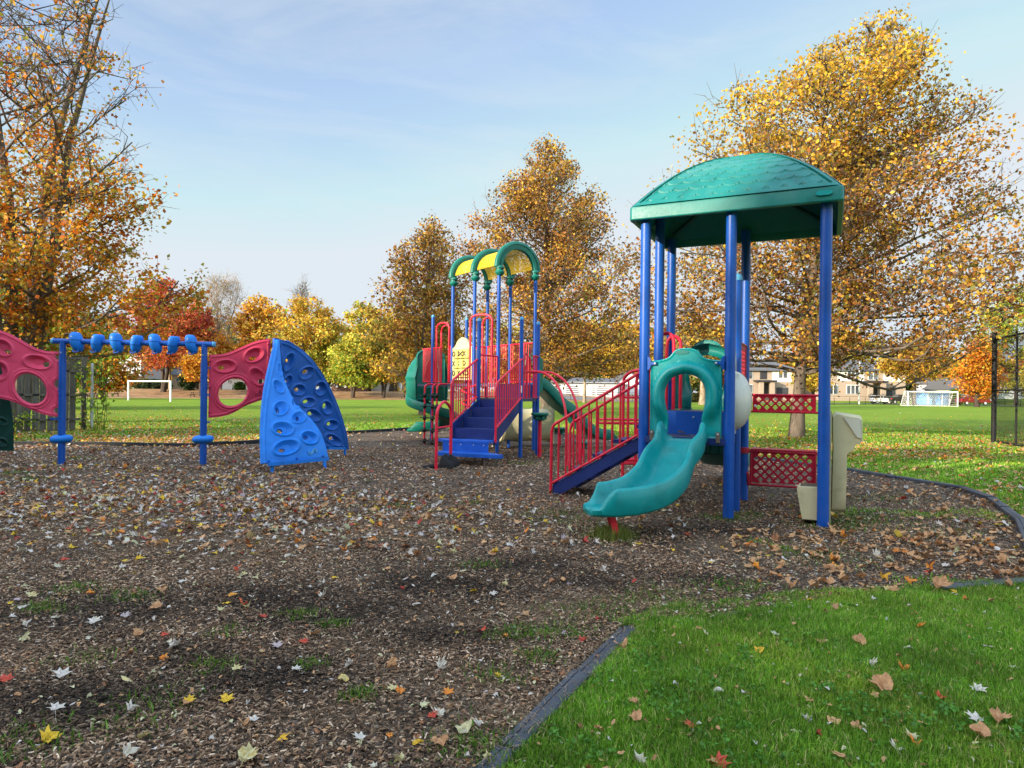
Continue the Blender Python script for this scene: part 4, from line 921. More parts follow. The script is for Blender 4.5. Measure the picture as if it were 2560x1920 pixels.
# stepping pods
def pod(px, py, Y, zt, label, pole='red'):
    x, y, _ = P(px, py, Y); t = thing('stepping_pod', label, 'stepping stool', (x, y, 0), 'teal stepping pods on posts'); mb = MB()
    mb.lathe((x, y, zt-.17), [(.10, 0), (.115, .01), (.125, .09), (.14, .10), (.19, .115), (.20, .13), (.20, .155), (.19, .17), (.02, .172)], 24); top = obj('pod_top', mb, M['green'], t)
    mb = MB()
    for k in range(6):
        a = k*math.pi/3; mb.box((x+.13*math.cos(a), y+.13*math.sin(a), zt-.1), (.05, .05, .1), a, .008)
    obj('rib', mb, M['green'], top)
    mb = MB(); mb.tube([(x, y, -.05), (x, y, zt-.15)], .045, 16); obj('pole', mb, M[pole], t)
pod(1349.6, 1040, 15.35, 1.02, 'tallest teal stepping pod, on a red post right of the arched tower')
pod(1398.6, 1080, 19.0, .50, 'farthest teal stepping pod, beyond the bars of the red stair railing')
pod(1456.5, 1114, 15.8, .36, 'lowest teal stepping pod, seen between red stair rail bars')
# ================= camera, light, sky =================
cam_d = bpy.data.cameras.new('camera'); cam = bpy.data.objects.new('camera', cam_d); C.objects.link(cam)
cam_d.sensor_width = 36; cam_d.lens = F/2560*36; cam_d.shift_y = 18/2560; cam_d.clip_end = 4000; cam_d.clip_start = .05
cam.matrix_world = Matrix.Translation((0, 0, EYE)) @ Matrix.Rotation(R(90), 4, 'X') @ Matrix.Rotation(math.atan(ROLL), 4, 'Z')
sc.camera = cam
SUN_EL = 17.0; tv = np.array([.80, .60])      # the light travels right and away from the viewer
sd = bpy.data.lights.new('sun', 'SUN'); sd.energy = 2.5; sd.angle = R(.53); sd.color = (1.0, .86, .66)
sun = bpy.data.objects.new('sun', sd); C.objects.link(sun)
dv = Vector((tv[0]*math.cos(R(SUN_EL)), tv[1]*math.cos(R(SUN_EL)), -math.sin(R(SUN_EL)))); sun.rotation_euler = dv.to_track_quat('-Z', 'Y').to_euler(); sun.location = (-30, -30, 40)
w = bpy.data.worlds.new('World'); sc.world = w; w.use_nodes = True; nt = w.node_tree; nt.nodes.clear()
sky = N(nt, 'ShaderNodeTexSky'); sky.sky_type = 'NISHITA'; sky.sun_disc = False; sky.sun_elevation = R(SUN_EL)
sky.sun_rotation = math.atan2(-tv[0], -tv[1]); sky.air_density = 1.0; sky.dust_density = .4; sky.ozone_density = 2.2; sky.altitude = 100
tc_ = N(nt, 'ShaderNodeTexCoord'); mp = N(nt, 'ShaderNodeMapping'); mp.inputs['Scale'].default_value = (1.0, .7, 3.4); mp.inputs['Rotation'].default_value = (.12, .25, .3)
nt.links.new(tc_.outputs['Generated'], mp.inputs['Vector'])
cn = noise(nt, 1.7, 7, .62, mp.outputs[0], 1.2); cr_ = ramp(nt, cn.outputs['Fac'], [(.42, (0, 0, 0)), (.72, (1, 1, 1))])
mm = N(nt, 'ShaderNodeMath', operation='MULTIPLY'); nt.links.new(cr_.outputs['Color'], mm.inputs[0]); mm.inputs[1].default_value = .50
ml = N(nt, 'ShaderNodeMath', operation='ADD'); nt.links.new(mm.outputs[0], ml.inputs[0]); ml.inputs[1].default_value = .16
# sky ahead capped; high sky out of view boosted and warmed to lift the shade
def vm(op, a, b):
    n = N(nt, 'ShaderNodeVectorMath', operation=op); nt.links.new(a, n.inputs[0])
    if isinstance(b, tuple): n.inputs[1].default_value = b
    else: nt.links.new(b, n.inputs[1])
    return n.outputs[0]
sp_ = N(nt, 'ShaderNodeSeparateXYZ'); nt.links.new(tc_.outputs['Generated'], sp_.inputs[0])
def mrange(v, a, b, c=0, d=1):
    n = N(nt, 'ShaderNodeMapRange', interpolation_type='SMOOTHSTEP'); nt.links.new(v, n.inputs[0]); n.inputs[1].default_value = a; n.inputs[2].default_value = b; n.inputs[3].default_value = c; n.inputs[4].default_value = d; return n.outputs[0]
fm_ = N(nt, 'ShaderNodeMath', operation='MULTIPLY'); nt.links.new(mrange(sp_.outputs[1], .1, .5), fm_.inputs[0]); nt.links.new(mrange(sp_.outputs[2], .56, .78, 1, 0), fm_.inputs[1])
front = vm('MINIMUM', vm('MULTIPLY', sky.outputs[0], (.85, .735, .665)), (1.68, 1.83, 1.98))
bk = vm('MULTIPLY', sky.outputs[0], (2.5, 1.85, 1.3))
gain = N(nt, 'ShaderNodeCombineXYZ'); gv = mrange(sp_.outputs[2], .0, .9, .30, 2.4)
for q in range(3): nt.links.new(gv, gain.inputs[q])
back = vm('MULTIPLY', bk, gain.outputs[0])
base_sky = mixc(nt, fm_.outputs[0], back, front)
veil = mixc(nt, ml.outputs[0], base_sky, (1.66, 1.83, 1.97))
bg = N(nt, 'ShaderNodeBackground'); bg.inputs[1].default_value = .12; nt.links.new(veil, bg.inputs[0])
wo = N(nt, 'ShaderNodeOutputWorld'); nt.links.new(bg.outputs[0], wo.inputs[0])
sc.view_settings.view_transform = 'Standard'; sc.view_settings.look = 'None'; sc.view_settings.gamma = 1; sc.view_settings.exposure = 1.93
try: sc.view_settings.use_curve_mapping = False
except Exception: pass
sc.render.engine = 'CYCLES'; sc.cycles.max_bounces = 6; sc.cycles.transparent_max_bounces = 6; sc.cycles.use_denoising = True
sc.cycles.sample_clamp_indirect = 6

# ================= ground =================
def ss_(a, b, x): t = np.clip((x-a)/(b-a), 0, 1); return t*t*(3-2*t)
def gz(x, y):
    x = np.asarray(x, float); y = np.asarray(y, float)
    s = 100+20*ss_(-20, 30, x); return 1.15*ss_(s, s+14, y)
MUL = np.array([(-.95, 1.0), (0, 2.83), (.76, 4.3), (3.3, 5.27), (4.3, 5.55), (6.0, 8.0), (6.86, 9.7), (7.2, 10.85), (6.6, 13.4), (5.65, 15.6), (3.25, 20.8), (1.4, 23.7), (-3.7, 25.3), (-5.5, 22.8), (-6.75, 18.4), (-7.97, 17.0), (-12.7, 16.9), (-17, 16.9), (-17, 1.0)])
def fbm(x, y, s, seed=0):
    x = np.asarray(x, float)/s; y = np.asarray(y, float)/s; v = 0; r = np.random.default_rng(seed)
    for k in range(5):
        a, b, c, d = r.uniform(0, 6.28, 4); f = 1.83**k; th = r.uniform(0, 6.28)
        u = x*math.cos(th)+y*math.sin(th); w_ = -x*math.sin(th)+y*math.cos(th)
        v = v+(np.sin(u*f+a+1.7*np.sin(w_*f*.7+b))*np.sin(w_*f+c+1.3*np.sin(u*f*.6+d)))/(1.45**k)
    return v/2.0
def ground_mat():
    m, nt, out = new_mat('grass_and_soil'); pos = gco(nt)
    b = N(nt, 'ShaderNodeBsdfPrincipled'); b.inputs['Roughness'].default_value = .9; b.inputs['Specular IOR Level'].default_value = .15
    n1 = noise(nt, .16, 5, .6, pos, .4); n2 = noise(nt, 9, 6, .75, pos); n3 = noise(nt, 60, 4, .7, pos)
    g1_ = ramp(nt, n1.outputs['Fac'], [(.32, (.09, .165, .008)), (.5, (.14, .22, .010)), (.7, (.19, .265, .016))])
    g2_ = ramp(nt, n2.outputs['Fac'], [(.30, (.06, .10, .006)), (.55, (.15, .215, .012)), (.8, (.25, .29, .03))])
    g = mixc(nt, .5, g1_.outputs['Color'], g2_.outputs['Color'])
    # mown streaks far out
    mp = N(nt, 'ShaderNodeMapping'); mp.inputs['Scale'].default_value = (.03, .35, 1); nt.links.new(pos, mp.inputs['Vector']); n4 = noise(nt, 1, 3, .6, mp.outputs[0])
    r4 = ramp(nt, n4.outputs['Fac'], [(.4, (0, 0, 0)), (.6, (1, 1, 1))]); mm = N(nt, 'ShaderNodeMath', operation='MULTIPLY'); mm.inputs[1].default_value = .25; nt.links.new(r4.outputs['Color'], mm.inputs[0])
    g = mixc(nt, mm.outputs[0], g, (.13, .25, .03))
    # litter-coloured bare earth beyond the pitch on the left
    sp = N(nt, 'ShaderNodeSeparateXYZ'); nt.links.new(pos, sp.inputs[0])
    ad = N(nt, 'ShaderNodeMath', operation='MULTIPLY_ADD'); nt.links.new(sp.outputs[0], ad.inputs[0]); ad.inputs[1].default_value = -.35; nt.links.new(sp.outputs[1], ad.inputs[2])
    mr = N(nt, 'ShaderNodeMapRange'); mr.inputs[1].default_value = 104; mr.inputs[2].default_value = 108; nt.links.new(ad.outputs[0], mr.inputs[0])
    n5 = noise(nt, .5, 4, .7, pos); r5 = ramp(nt, n5.outputs['Fac'], [(.35, (.17, .10, .055)), (.6, (.33, .20, .10)), (.75, (.10, .13, .03))])
    g = mixc(nt, mr.outputs[0], g, r5.outputs['Color'])
    nt.links.new(g, b.inputs['Base Color'])
    bp = N(nt, 'ShaderNodeBump'); bp.inputs['Strength'].default_value = .8; bp.inputs['Distance'].default_value = .03; nt.links.new(n3.outputs['Fac'], bp.inputs['Height']); nt.links.new(bp.outputs[0], b.inputs['Normal'])
    nt.links.new(b.outputs[0], out.inputs[0]); return m
ys = np.concatenate([np.linspace(-120, 90, 22), np.linspace(94, 145, 35), [170, 220, 300, 500, 900, 1500]]); xs = np.concatenate([[-1500, -700, -300], np.linspace(-150, 150, 31), [300, 700, 1500]])
X, Y = np.meshgrid(xs, ys); Z = gz(X, Y); V = np.stack([X, Y, Z], -1).reshape(-1, 3); nx = len(xs)
i = np.arange((len(ys)-1)*(nx-1)); o = i//(nx-1)*nx+i % (nx-1)
gr = link('ground', mesh_raw('ground', V, quads=np.stack([o, o+1, o+1+nx, o+nx], 1), smooth=True), ground_mat()); tag(gr, 'wide mown green playing field around the playground', kind='structure')
def mulch_mat():
    m, nt, out = new_mat('bark_mulch'); pos = gco(nt)
    b = N(nt, 'ShaderNodeBsdfPrincipled'); b.inputs['Roughness'].default_value = .92; b.inputs['Specular IOR Level'].default_value = .2
    v = N(nt, 'ShaderNodeTexVoronoi'); v.inputs['Scale'].default_value = 48; mp = N(nt, 'ShaderNodeMapping'); mp.inputs['Scale'].default_value = (1, 1.6, 1); n0 = noise(nt, 7, 3, .6, pos)
    ad = N(nt, 'ShaderNodeVectorMath', operation='MULTIPLY_ADD'); nt.links.new(n0.outputs['Color'], ad.inputs[0]); ad.inputs[1].default_value = (.2, .2, .2); nt.links.new(pos, ad.inputs[2]); nt.links.new(ad.outputs[0], mp.inputs[0]); nt.links.new(mp.outputs[0], v.inputs['Vector'])
    sp = N(nt, 'ShaderNodeSeparateColor'); nt.links.new(v.outputs['Color'], sp.inputs[0])
    r = ramp(nt, sp.outputs[0], [(0, (.028, .020, .014)), (.5, (.095, .066, .045)), (.85, (.21, .155, .115)), (1, (.36, .29, .235))])
    n1 = noise(nt, .55, 4, .6, pos, .5); r1 = ramp(nt, n1.outputs['Fac'], [(.42, (0, 0, 0)), (.60, (1, 1, 1))])
    n2 = noise(nt, 30, 5, .8, pos); r2_ = ramp(nt, n2.outputs['Fac'], [(.3, (.06, .038, .022)), (.6, (.22, .145, .085)), (.8, (.36, .255, .16))])
    mm = N(nt, 'ShaderNodeMath', operation='MULTIPLY'); mm.inputs[1].default_value = .95; at = N(nt, 'ShaderNodeAttribute'); at.attribute_name = 'Col'; sc_ = N(nt, 'ShaderNodeSeparateColor'); nt.links.new(at.outputs['Color'], sc_.inputs[0]); nt.links.new(sc_.outputs[1], mm.inputs[0])
    c = mixc(nt, mm.outputs[0], r.outputs['Color'], r2_.outputs['Color'])
    n3 = noise(nt, 1.1, 4, .6, pos, .5); r3 = ramp(nt, n3.outputs['Fac'], [(.34, (.45, .43, .42)), (.50, (1, 1, 1))])
    mu = N(nt, 'ShaderNodeMix', data_type='RGBA', blend_type='MULTIPLY'); mu.inputs[0].default_value = 1; nt.links.new(c, mu.inputs[6]); nt.links.new(r3.outputs['Color'], mu.inputs[7])
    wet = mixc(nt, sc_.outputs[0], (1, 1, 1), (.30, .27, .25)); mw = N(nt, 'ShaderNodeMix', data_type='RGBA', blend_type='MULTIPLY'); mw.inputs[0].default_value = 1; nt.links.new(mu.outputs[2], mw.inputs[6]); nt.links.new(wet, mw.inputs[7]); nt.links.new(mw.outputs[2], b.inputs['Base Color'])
    bp = N(nt, 'ShaderNodeBump'); bp.inputs['Strength'].default_value = 1; bp.inputs['Distance'].default_value = .02; nt.links.new(v.outputs['Distance'], bp.inputs['Height']); nt.links.new(bp.outputs[0], b.inputs['Normal'])
    nt.links.new(b.outputs[0], out.inputs[0]); return m
# mulch bed: a slightly uneven sheet inside the border
def fm(X, Y): return poly_sdf(MUL, X, Y)
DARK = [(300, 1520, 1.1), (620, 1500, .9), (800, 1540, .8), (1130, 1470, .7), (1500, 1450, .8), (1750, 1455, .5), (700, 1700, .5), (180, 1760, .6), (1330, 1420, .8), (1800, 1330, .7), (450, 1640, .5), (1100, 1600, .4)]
STRAW = [(1000, 1330, 1.3), (930, 1590, .55), (1130, 1540, .35), (1180, 1700, .4), (700, 1370, 1.2), (1950, 1370, .7), (1330, 1530, .5), (300, 1330, 1.6), (1270, 1790, .35), (830, 1790, .3), (1560, 1510, .45), (1500, 1290, 1.2)]
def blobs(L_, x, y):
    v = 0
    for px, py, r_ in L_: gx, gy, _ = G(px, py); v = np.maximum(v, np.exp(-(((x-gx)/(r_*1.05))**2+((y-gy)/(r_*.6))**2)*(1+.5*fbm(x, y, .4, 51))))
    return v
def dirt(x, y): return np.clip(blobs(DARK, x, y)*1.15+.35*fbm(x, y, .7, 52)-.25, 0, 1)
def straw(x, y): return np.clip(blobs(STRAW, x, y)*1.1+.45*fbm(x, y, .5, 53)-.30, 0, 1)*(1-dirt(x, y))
mo = sheet('mulch_bed', fm, (-17, 7.4, 1, 25.5), .09, lambda X, Y: [X, Y, .012+.008*fbm(X, Y, .5, 3)+0*X], mulch_mat(), None, None, .004, toward=(0, 0, 50)); tag(mo, 'dark bark mulch bed under the play equipment', kind='structure')
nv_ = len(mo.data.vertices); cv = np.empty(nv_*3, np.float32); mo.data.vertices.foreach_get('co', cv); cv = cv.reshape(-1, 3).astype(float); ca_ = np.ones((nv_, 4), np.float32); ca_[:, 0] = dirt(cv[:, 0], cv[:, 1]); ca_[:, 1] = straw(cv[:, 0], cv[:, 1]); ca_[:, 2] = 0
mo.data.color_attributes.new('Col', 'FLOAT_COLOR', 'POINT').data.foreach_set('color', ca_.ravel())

# ================= border =================
def curb(pts, name, label, h=.07, wd=.12, seg=1.2, mat='timber'):
    t = thing(name, label, 'border edging', (float(pts[0][0]), float(pts[0][1]), 0)); p = [np.array([*q[:2], 0.]) for q in pts]
    for a, b in zip(p[:-1], p[1:]):
        L = np.linalg.norm(b-a); n = max(1, round(L/seg)); d = (b-a)/L; r = np.array([d[1], -d[0], 0])
        for k in range(n):
            q0 = a+d*(L*k/n+.008); q1 = a+d*(L*(k+1)/n-.008); z0 = h+rng.uniform(-.008, .012); z1 = h+rng.uniform(-.008, .012); rings = []
            for q, z in ((q0, z0), (q1, z1)):
                rings.append([q+r*x*wd/2+ZZ*zz for x, zz in ((-1, -.05), (-.96, z-.012), (-.8, z-.002), (-.3, z), (-.27, z-.008), (-.2, z-.008), (-.17, z), (.8, z-.002), (.96, z-.012), (1, -.05))])
            mb = MB(); mb.loft(rings); obj('timber', mb, M[mat], t)
    return t
curb([MUL[0], MUL[1], MUL[2]], 'border_edging', 'grey plastic edging strip between mulch and the nearest lawn', h=.032, wd=.105, seg=.95)
curb([(3.3, 5.27), (4.3, 5.55)], 'border_edging', 'low grey edging piece half sunk between leaves and lawn at right', h=.03, seg=.5)
curb([(4.3, 5.55), (5.2, 6.8), (6.0, 8.0), (6.86, 9.7), (7.2, 10.85), (6.6, 13.4), (5.65, 15.6), (3.25, 20.8), (1.4, 23.7)], 'border_edging', 'grey plastic edging curving round the right side of the mulch', h=.075)
curb([(1.4, 23.7), (-3.7, 25.3), (-5.5, 22.8), (-6.75, 18.4), (-7.97, 17.0), (-12.7, 16.9), (-17, 16.9)], 'border_edging', 'black plastic edging along the far left side of the mulch', h=.11, mat='edge')

# ================= trees =================
PALS = {
 'rust': [((.27, .105, .025), 4.5), ((.42, .20, .035), 3.8), ((.12, .05, .02), 3.0), ((.56, .34, .05), 2.4), ((.16, .15, .03), 2)],
 'gold': [((.62, .36, .03), 5), ((.50, .24, .03), 4), ((.70, .46, .06), 3), ((.30, .15, .025), 2), ((.24, .21, .04), 1.2)],
 'goldtop': [((.66, .42, .035), 6), ((.55, .30, .03), 4), ((.35, .17, .03), 1.5), ((.30, .26, .04), 1.5)],
 'orange': [((.62, .22, .015), 5), ((.52, .13, .012), 3), ((.66, .36, .03), 3), ((.28, .08, .015), 1.5), ((.35, .32, .04), .7)],
 'red': [((.40, .05, .03), 4), ((.52, .11, .05), 4), ((.50, .22, .06), 2.5), ((.22, .03, .025), 2)],
 'redorange': [((.50, .13, .03), 4), ((.56, .22, .035), 4), ((.36, .07, .025), 2.5), ((.30, .20, .04), 1)],
 'yellow': [((.60, .50, .06), 4), ((.48, .46, .07), 4), ((.66, .42, .04), 2), ((.28, .32, .05), 2)],
 'lime': [((.24, .36, .03), 4), ((.38, .44, .04), 4), ((.14, .24, .02), 3), ((.5, .42, .05), 1)],
 'green': [((.05, .11, .015), 4), ((.09, .17, .02), 3), ((.03, .06, .01), 2)],
 'pine': [((.02, .045, .015), 4), ((.04, .075, .02), 2)],
 'olive': [((.22, .22, .04), 4), ((.35, .27, .05), 3), ((.12, .14, .03), 3), ((.45, .30, .05), 1)]}
def pick(pal, n, r):
    p = PALS[pal]; wts = np.array([q[1] for q in p], float); wts /= wts.sum(); k = r.choice(len(p), n, p=wts); c = np.array([q[0] for q in p])[k]
    return c*r.uniform(.72, 1.25, (n, 1))*r.uniform(.93, 1.07, (n, 3))
def leafmesh(name, pts, size, cols, r, fold=.25, aspect=.8):
    n = len(pts); a = r.normal(size=(n, 3)); a[:, 2] = a[:, 2]*.7-.35; a /= np.linalg.norm(a, axis=1, keepdims=True); b = np.cross(a, r.normal(size=(n, 3))); b /= np.linalg.norm(b, axis=1, keepdims=True); c = np.cross(a, b)
    s = size*r.uniform(.55, 1.35, (n, 1)); L = s*.5; Wd = s*.5*aspect
    v0 = pts-a*L; v1 = pts+b*Wd+c*s*fold*r.uniform(-.5, 1, (n, 1)); v2 = pts+a*L; v3 = pts-b*Wd+c*s*fold*r.uniform(-.5, 1, (n, 1))
    V = np.stack([v0, v1, v2, v3], 1).reshape(-1, 3); o = np.arange(n)*4
    return mesh_raw(name, V, tris=np.concatenate([np.stack([o, o+1, o+2], 1), np.stack([o, o+2, o+3], 1)]), col=np.repeat(cols, 4, 0))
def tree(name, label, cat, base, H, prof, tr, nleaf, lsize, pals, seed, nb=34, n2=7, n3=4, bark='darkbark', apex=0.0, z0=.16, trunks=1, group=None, spread=.35, rise=.35, trunkpts=None, palfn=None, gap=0.0, twigs=True):
    """prof: (height fraction, reach to the left, reach to the right) of the crown's outline"""
    r = np.random.default_rng(seed); base = np.array(base, float); prof = np.array(prof, float)
    def env(h, ca): 
        l = np.interp(h, prof[:, 0], prof[:, 1]); q = np.interp(h, prof[:, 0], prof[:, 2]); m = (l+q)/2; w_ = np.abs(ca)**1.5
        return np.where(ca > 0, q*w_+m*(1-w_), l*w_+m*(1-w_))
    t = thing(name, label, cat, tuple(base), group); tb = MB(); ends = []; EL = []
    def stem(off, lean):
        hs = np.linspace(0, .97, 12); xs_ = off[0]*(1-.6*hs)*np.minimum(hs*6, 1)+lean[0]*hs**2.1+np.cumsum(r.normal(0, .006*H*.4, 12)); ys_ = off[1]*np.minimum(hs*6, 1)+lean[1]*hs+np.cumsum(r.normal(0, .006*H*.4, 12))
        rad = tr*(1-hs)**.85/(trunks**.35)+.012; rad[0] *= 1.35
        return np.stack([base[0]+xs_, base[1]+ys_, base[2]-.1+hs*H], 1), rad, hs
    stems = []
    for k in range(trunks):
        if trunks == 1: of, le = (0, 0), (apex, 0)
        else: a = 2.2*k+.4; of = (tr*1.0*math.cos(a), tr*1.0*math.sin(a)); le = (H*.16*math.cos(a*1.0)+apex, H*.14*math.sin(a))
        s = stem(of, le); stems.append(s); tb.tube(s[0], s[1], 10 if H/base[1] > .2 else 6)
    for k in range(nb):
        sp_, rad, hs = stems[k % trunks]; h0 = z0+(.94-z0)*((k+r.uniform(0, 1))/nb)**1.25; th = k*2.399+r.uniform(-.4, .4); ca, sa = math.cos(th), math.sin(th)
        st = np.array([np.interp(h0, hs, sp_[:, q]) for q in range(3)]); r0 = np.interp(h0, hs, rad)*.36
        he = min(.985, h0+rise*(1-h0)*r.uniform(.4, 1.3)*float(np.clip(h0*2.6-.1, .05, 1))); reach = float(env(he, ca))*(r.uniform(.55, 1.02) if h0 < .85 else r.uniform(.5, .9)); cx = base[0]+apex*he**2.1
        en = np.array([cx+ca*reach, base[1]+sa*reach, base[2]+he*H]); mid = st*.45+en*.55+np.array([0, 0, -.05*H*r.uniform(.0, 1)*(1-h0)]); Lb = np.linalg.norm(en-st); bp_ = cr([st, st*.72+mid*.28+r.normal(0, .025*Lb, 3), mid+r.normal(0, .045*Lb, 3), mid*.45+en*.55+r.normal(0, .045*Lb, 3), en], 3)
        m = len(bp_); tb.tube(bp_, np.linspace(max(r0, .02), .012+.0006*H, m), 5, cap=False); L = np.linalg.norm(en-st)
        for j in range(n2):
            f = .25+.75*(j+r.uniform(0, 1))/n2; q = bp_[min(m-1, int(f*(m-1)))]; dd = r.normal(size=3); dd[2] = abs(dd[2])*.5+.15; dd = norm(dd+1.0*norm(en-st))
            e2 = q+dd*L*r.uniform(.16, .38)*(1.25-f*.5); ends.append((q, e2)); EL.append(L)
            if twigs: tb.tube(np.array([q, (q+e2)/2+r.normal(0, .035*L, 3), e2]), [.008+.0012*H, .006+.0006*H, .004+.0002*H], 3, cap=False)
            for l in range(n3):
                q2 = q+(e2-q)*r.uniform(.3, 1); d3 = norm(r.normal(size=3)+dd*.9); e3 = q2+d3*L*r.uniform(.07, .2); ends.append((q2, e3)); EL.append(L)
                if twigs: tb.tube(np.array([q2, e3]), [.005+.0004*H, .003+.0001*H], 3, cap=False)
    obj('trunk', tb, M[bark], t, angle=80)
    if nleaf:
        E = np.array([np.concatenate(e) for e in ends]); dens = (.3+r.random(len(E))**1.3)*np.array(EL)**1.15
        # sparser patches leave sky showing through
        nz = np.sin(E[:, 3]*2.1/(H*.09)+seed)*np.sin(E[:, 5]*1.7/(H*.09))*np.sin(E[:, 4]/(H*.1)); dens *= np.clip(1+gap*nz*2.0, .04, 3); dens /= dens.sum()
        k = r.choice(len(E), nleaf, p=dens); f = r.uniform(.15, 1.08, (nleaf, 1)); pts = E[k, :3]*(1-f)+E[k, 3:]*f+r.normal(0, spread, (nleaf, 3))*np.array([1, 1, .8])
        hh_ = (pts[:, 2]-base[2])/H; ca = pts[:, 0]-base[0]-apex*np.clip(hh_, 0, 1)**2.1; rad_ = np.hypot(ca, pts[:, 1]-base[1]); ok = (rad_ < env(np.clip(hh_, 0, 1), ca/np.maximum(rad_, .01))*(1.0+.22*r.random(len(pts))**2)+.25) & (hh_ < 1.02) & (hh_ > prof[0, 0]-.03)
        pts = pts[ok]; hh_ = hh_[ok]; ko = k[ok]; cols = pick(pals[0], len(pts), r); tw_ = pick(pals[0], len(E), r)[ko]; own = (r.random(len(pts)) < .30)[:, None]; cols = np.where(own, cols, tw_*r.uniform(.86, 1.12, (len(pts), 1)))
        if len(pals) > 1:
            # different tints in different parts of the crown
            sel = palfn(pts, hh_, r) if palfn else (r.random(len(pts)) < hh_)
            c2 = pick(pals[1], len(E), r)[ko][sel]; c3 = pick(pals[1], int(sel.sum()), r); cols[sel] = np.where(own[sel], c3, c2*r.uniform(.86, 1.12, (len(c2), 1)))
        cols *= (1+.20*np.sin(E[k, 3:4]*3+E[k, 5:6]*2)[ok])
        link('crown', leafmesh('crown', pts-base, lsize, cols, r), M['leaf'], t)
    return t
def tx(px, Y, z=None): x, y, _ = P(px, 960, Y); return (x, y, float(gz(x, y)) if z is None else z)
# near and middle trees
tree('sycamore', 'tall golden sycamore behind the roofed tower, trunk beside the red panels', 'tree', (9.98, 24, 0), 15.2,
     [(.12, 4.4, 4.6), (.2, 5.8, 6.6), (.26, 6.4, 7.8), (.37, 6.7, 8.4), (.45, 6.8, 8.0), (.5, 6.8, 6.9), (.56, 6.6, 5.5), (.65, 5.9, 4.9), (.69, 5.4, 4.2), (.745, 4.8, 3.3), (.80, 3.8, 2.7), (.85, 2.5, 2.3), (.92, 1.4, 1.5), (1, .4, .45)], .21, 66000, .12, ['rust', 'goldtop'], 27, nb=90, n2=9, n3=5, bark='bark', apex=3.1, z0=.15, spread=.34, gap=.45,
     palfn=lambda p, h, r: r.random(len(p)) < np.clip((h-.45)*2.6-(p[:, 0]-11)*.06, .08, .95))
tree('sycamore', 'rust-brown sycamore rising behind the arched play tower', 'tree', tx(1366, 56, 0), 23.0,
     [(.10, 5, 6), (.18, 7, 7.5), (.31, 9, 8.2), (.47, 8.2, 8.3), (.56, 7.4, 7.8), (.64, 6.8, 7.0), (.72, 5.8, 5.0), (.8, 4.1, 3.6), (.89, 2.4, 2.0), (1, .4, .5)], .36, 46000, .205, ['rust', 'gold'], 4, nb=92, n2=8, n3=5, bark='bark', apex=-.3, z0=.11, spread=.45, gap=.9,
     palfn=lambda p, h, r: r.random(len(p)) < np.clip((h-.62)*1.6+.08+(h < .3)*.15, .04, .6))
tree('sycamore', 'smaller rust-brown sycamore left of the arched tower', 'tree', (-5.4, 40.7, 0), 12.0,
     [(.10, 2.2, 2.2), (.2, 3.0, 3), (.34, 3.6, 3.3), (.45, 3.9, 3.4), (.57, 3.8, 3.2), (.68, 2.9, 2.9), (.8, 2.2, 2.2), (.91, .9, 1.2), (1, .25, .3)], .16, 18000, .16, ['rust', 'gold'], 33, nb=58, n2=7, n3=5, bark='bark', apex=.5, z0=.11, spread=.36, gap=.6, palfn=lambda p, h, r: r.random(len(p)) < np.where(h < .35, .3, .10))
tree('maple', 'big half-bare maple with several stems and orange leaves at far left', 'tree', (-19.0, 26, 0), 18.5,
     [(.12, 4, 3.2), (.2, 6.5, 4.6), (.29, 7, 6.4), (.38, 7, 7.6), (.5, 6.5, 6.6), (.62, 5.8, 5.0), (.75, 4.8, 4.0), (.9, 3, 2.8), (1, 1.2, 1.2)], .42, 60000, .15, ['orange', 'gold'], 8, nb=66, n2=9, n3=6, bark='bark', trunks=4, z0=.13, spread=.26, gap=.85,
     palfn=lambda p, h, r: r.random(len(p)) < np.clip(.42-h*.5, .05, .9))
# thin the top: only the lower half keeps its leaves -> handled below
for o_ in list(bpy.data.objects):
    if o_.name.startswith('crown') and o_.parent and o_.parent.name == 'maple':
        me = o_.data; nv = len(me.vertices); co = np.empty(nv*3, np.float32); me.vertices.foreach_get('co', co); co = co.reshape(-1, 4, 3); ca_ = np.empty(nv*4, np.float32); me.color_attributes['Col'].data.foreach_get('color', ca_); ca_ = ca_.reshape(-1, 4, 4)
        h = co[:, :, 2].mean(1)/18.5; keep = rng.random(len(h)) < np.interp(h, [0, .40, .52, .64, 1], [1, 1, .42, .15, .07]); co = co[keep]; ca_ = ca_[keep]; h = h[keep]
        g = (rng.random(len(h)) < .16) & (h > .25); ca_[g, :, :3] = np.array([.30, .28, .04]); n_ = len(co)
        q = np.arange(n_)*4; m2 = mesh_raw('crown', co.reshape(-1, 3), tris=np.concatenate([np.stack([q, q+1, q+2], 1), np.stack([q, q+2, q+3], 1)]), col=ca_.reshape(-1, 4)[:, :3]); m2.materials.append(M['leaf']); o_.data = m2
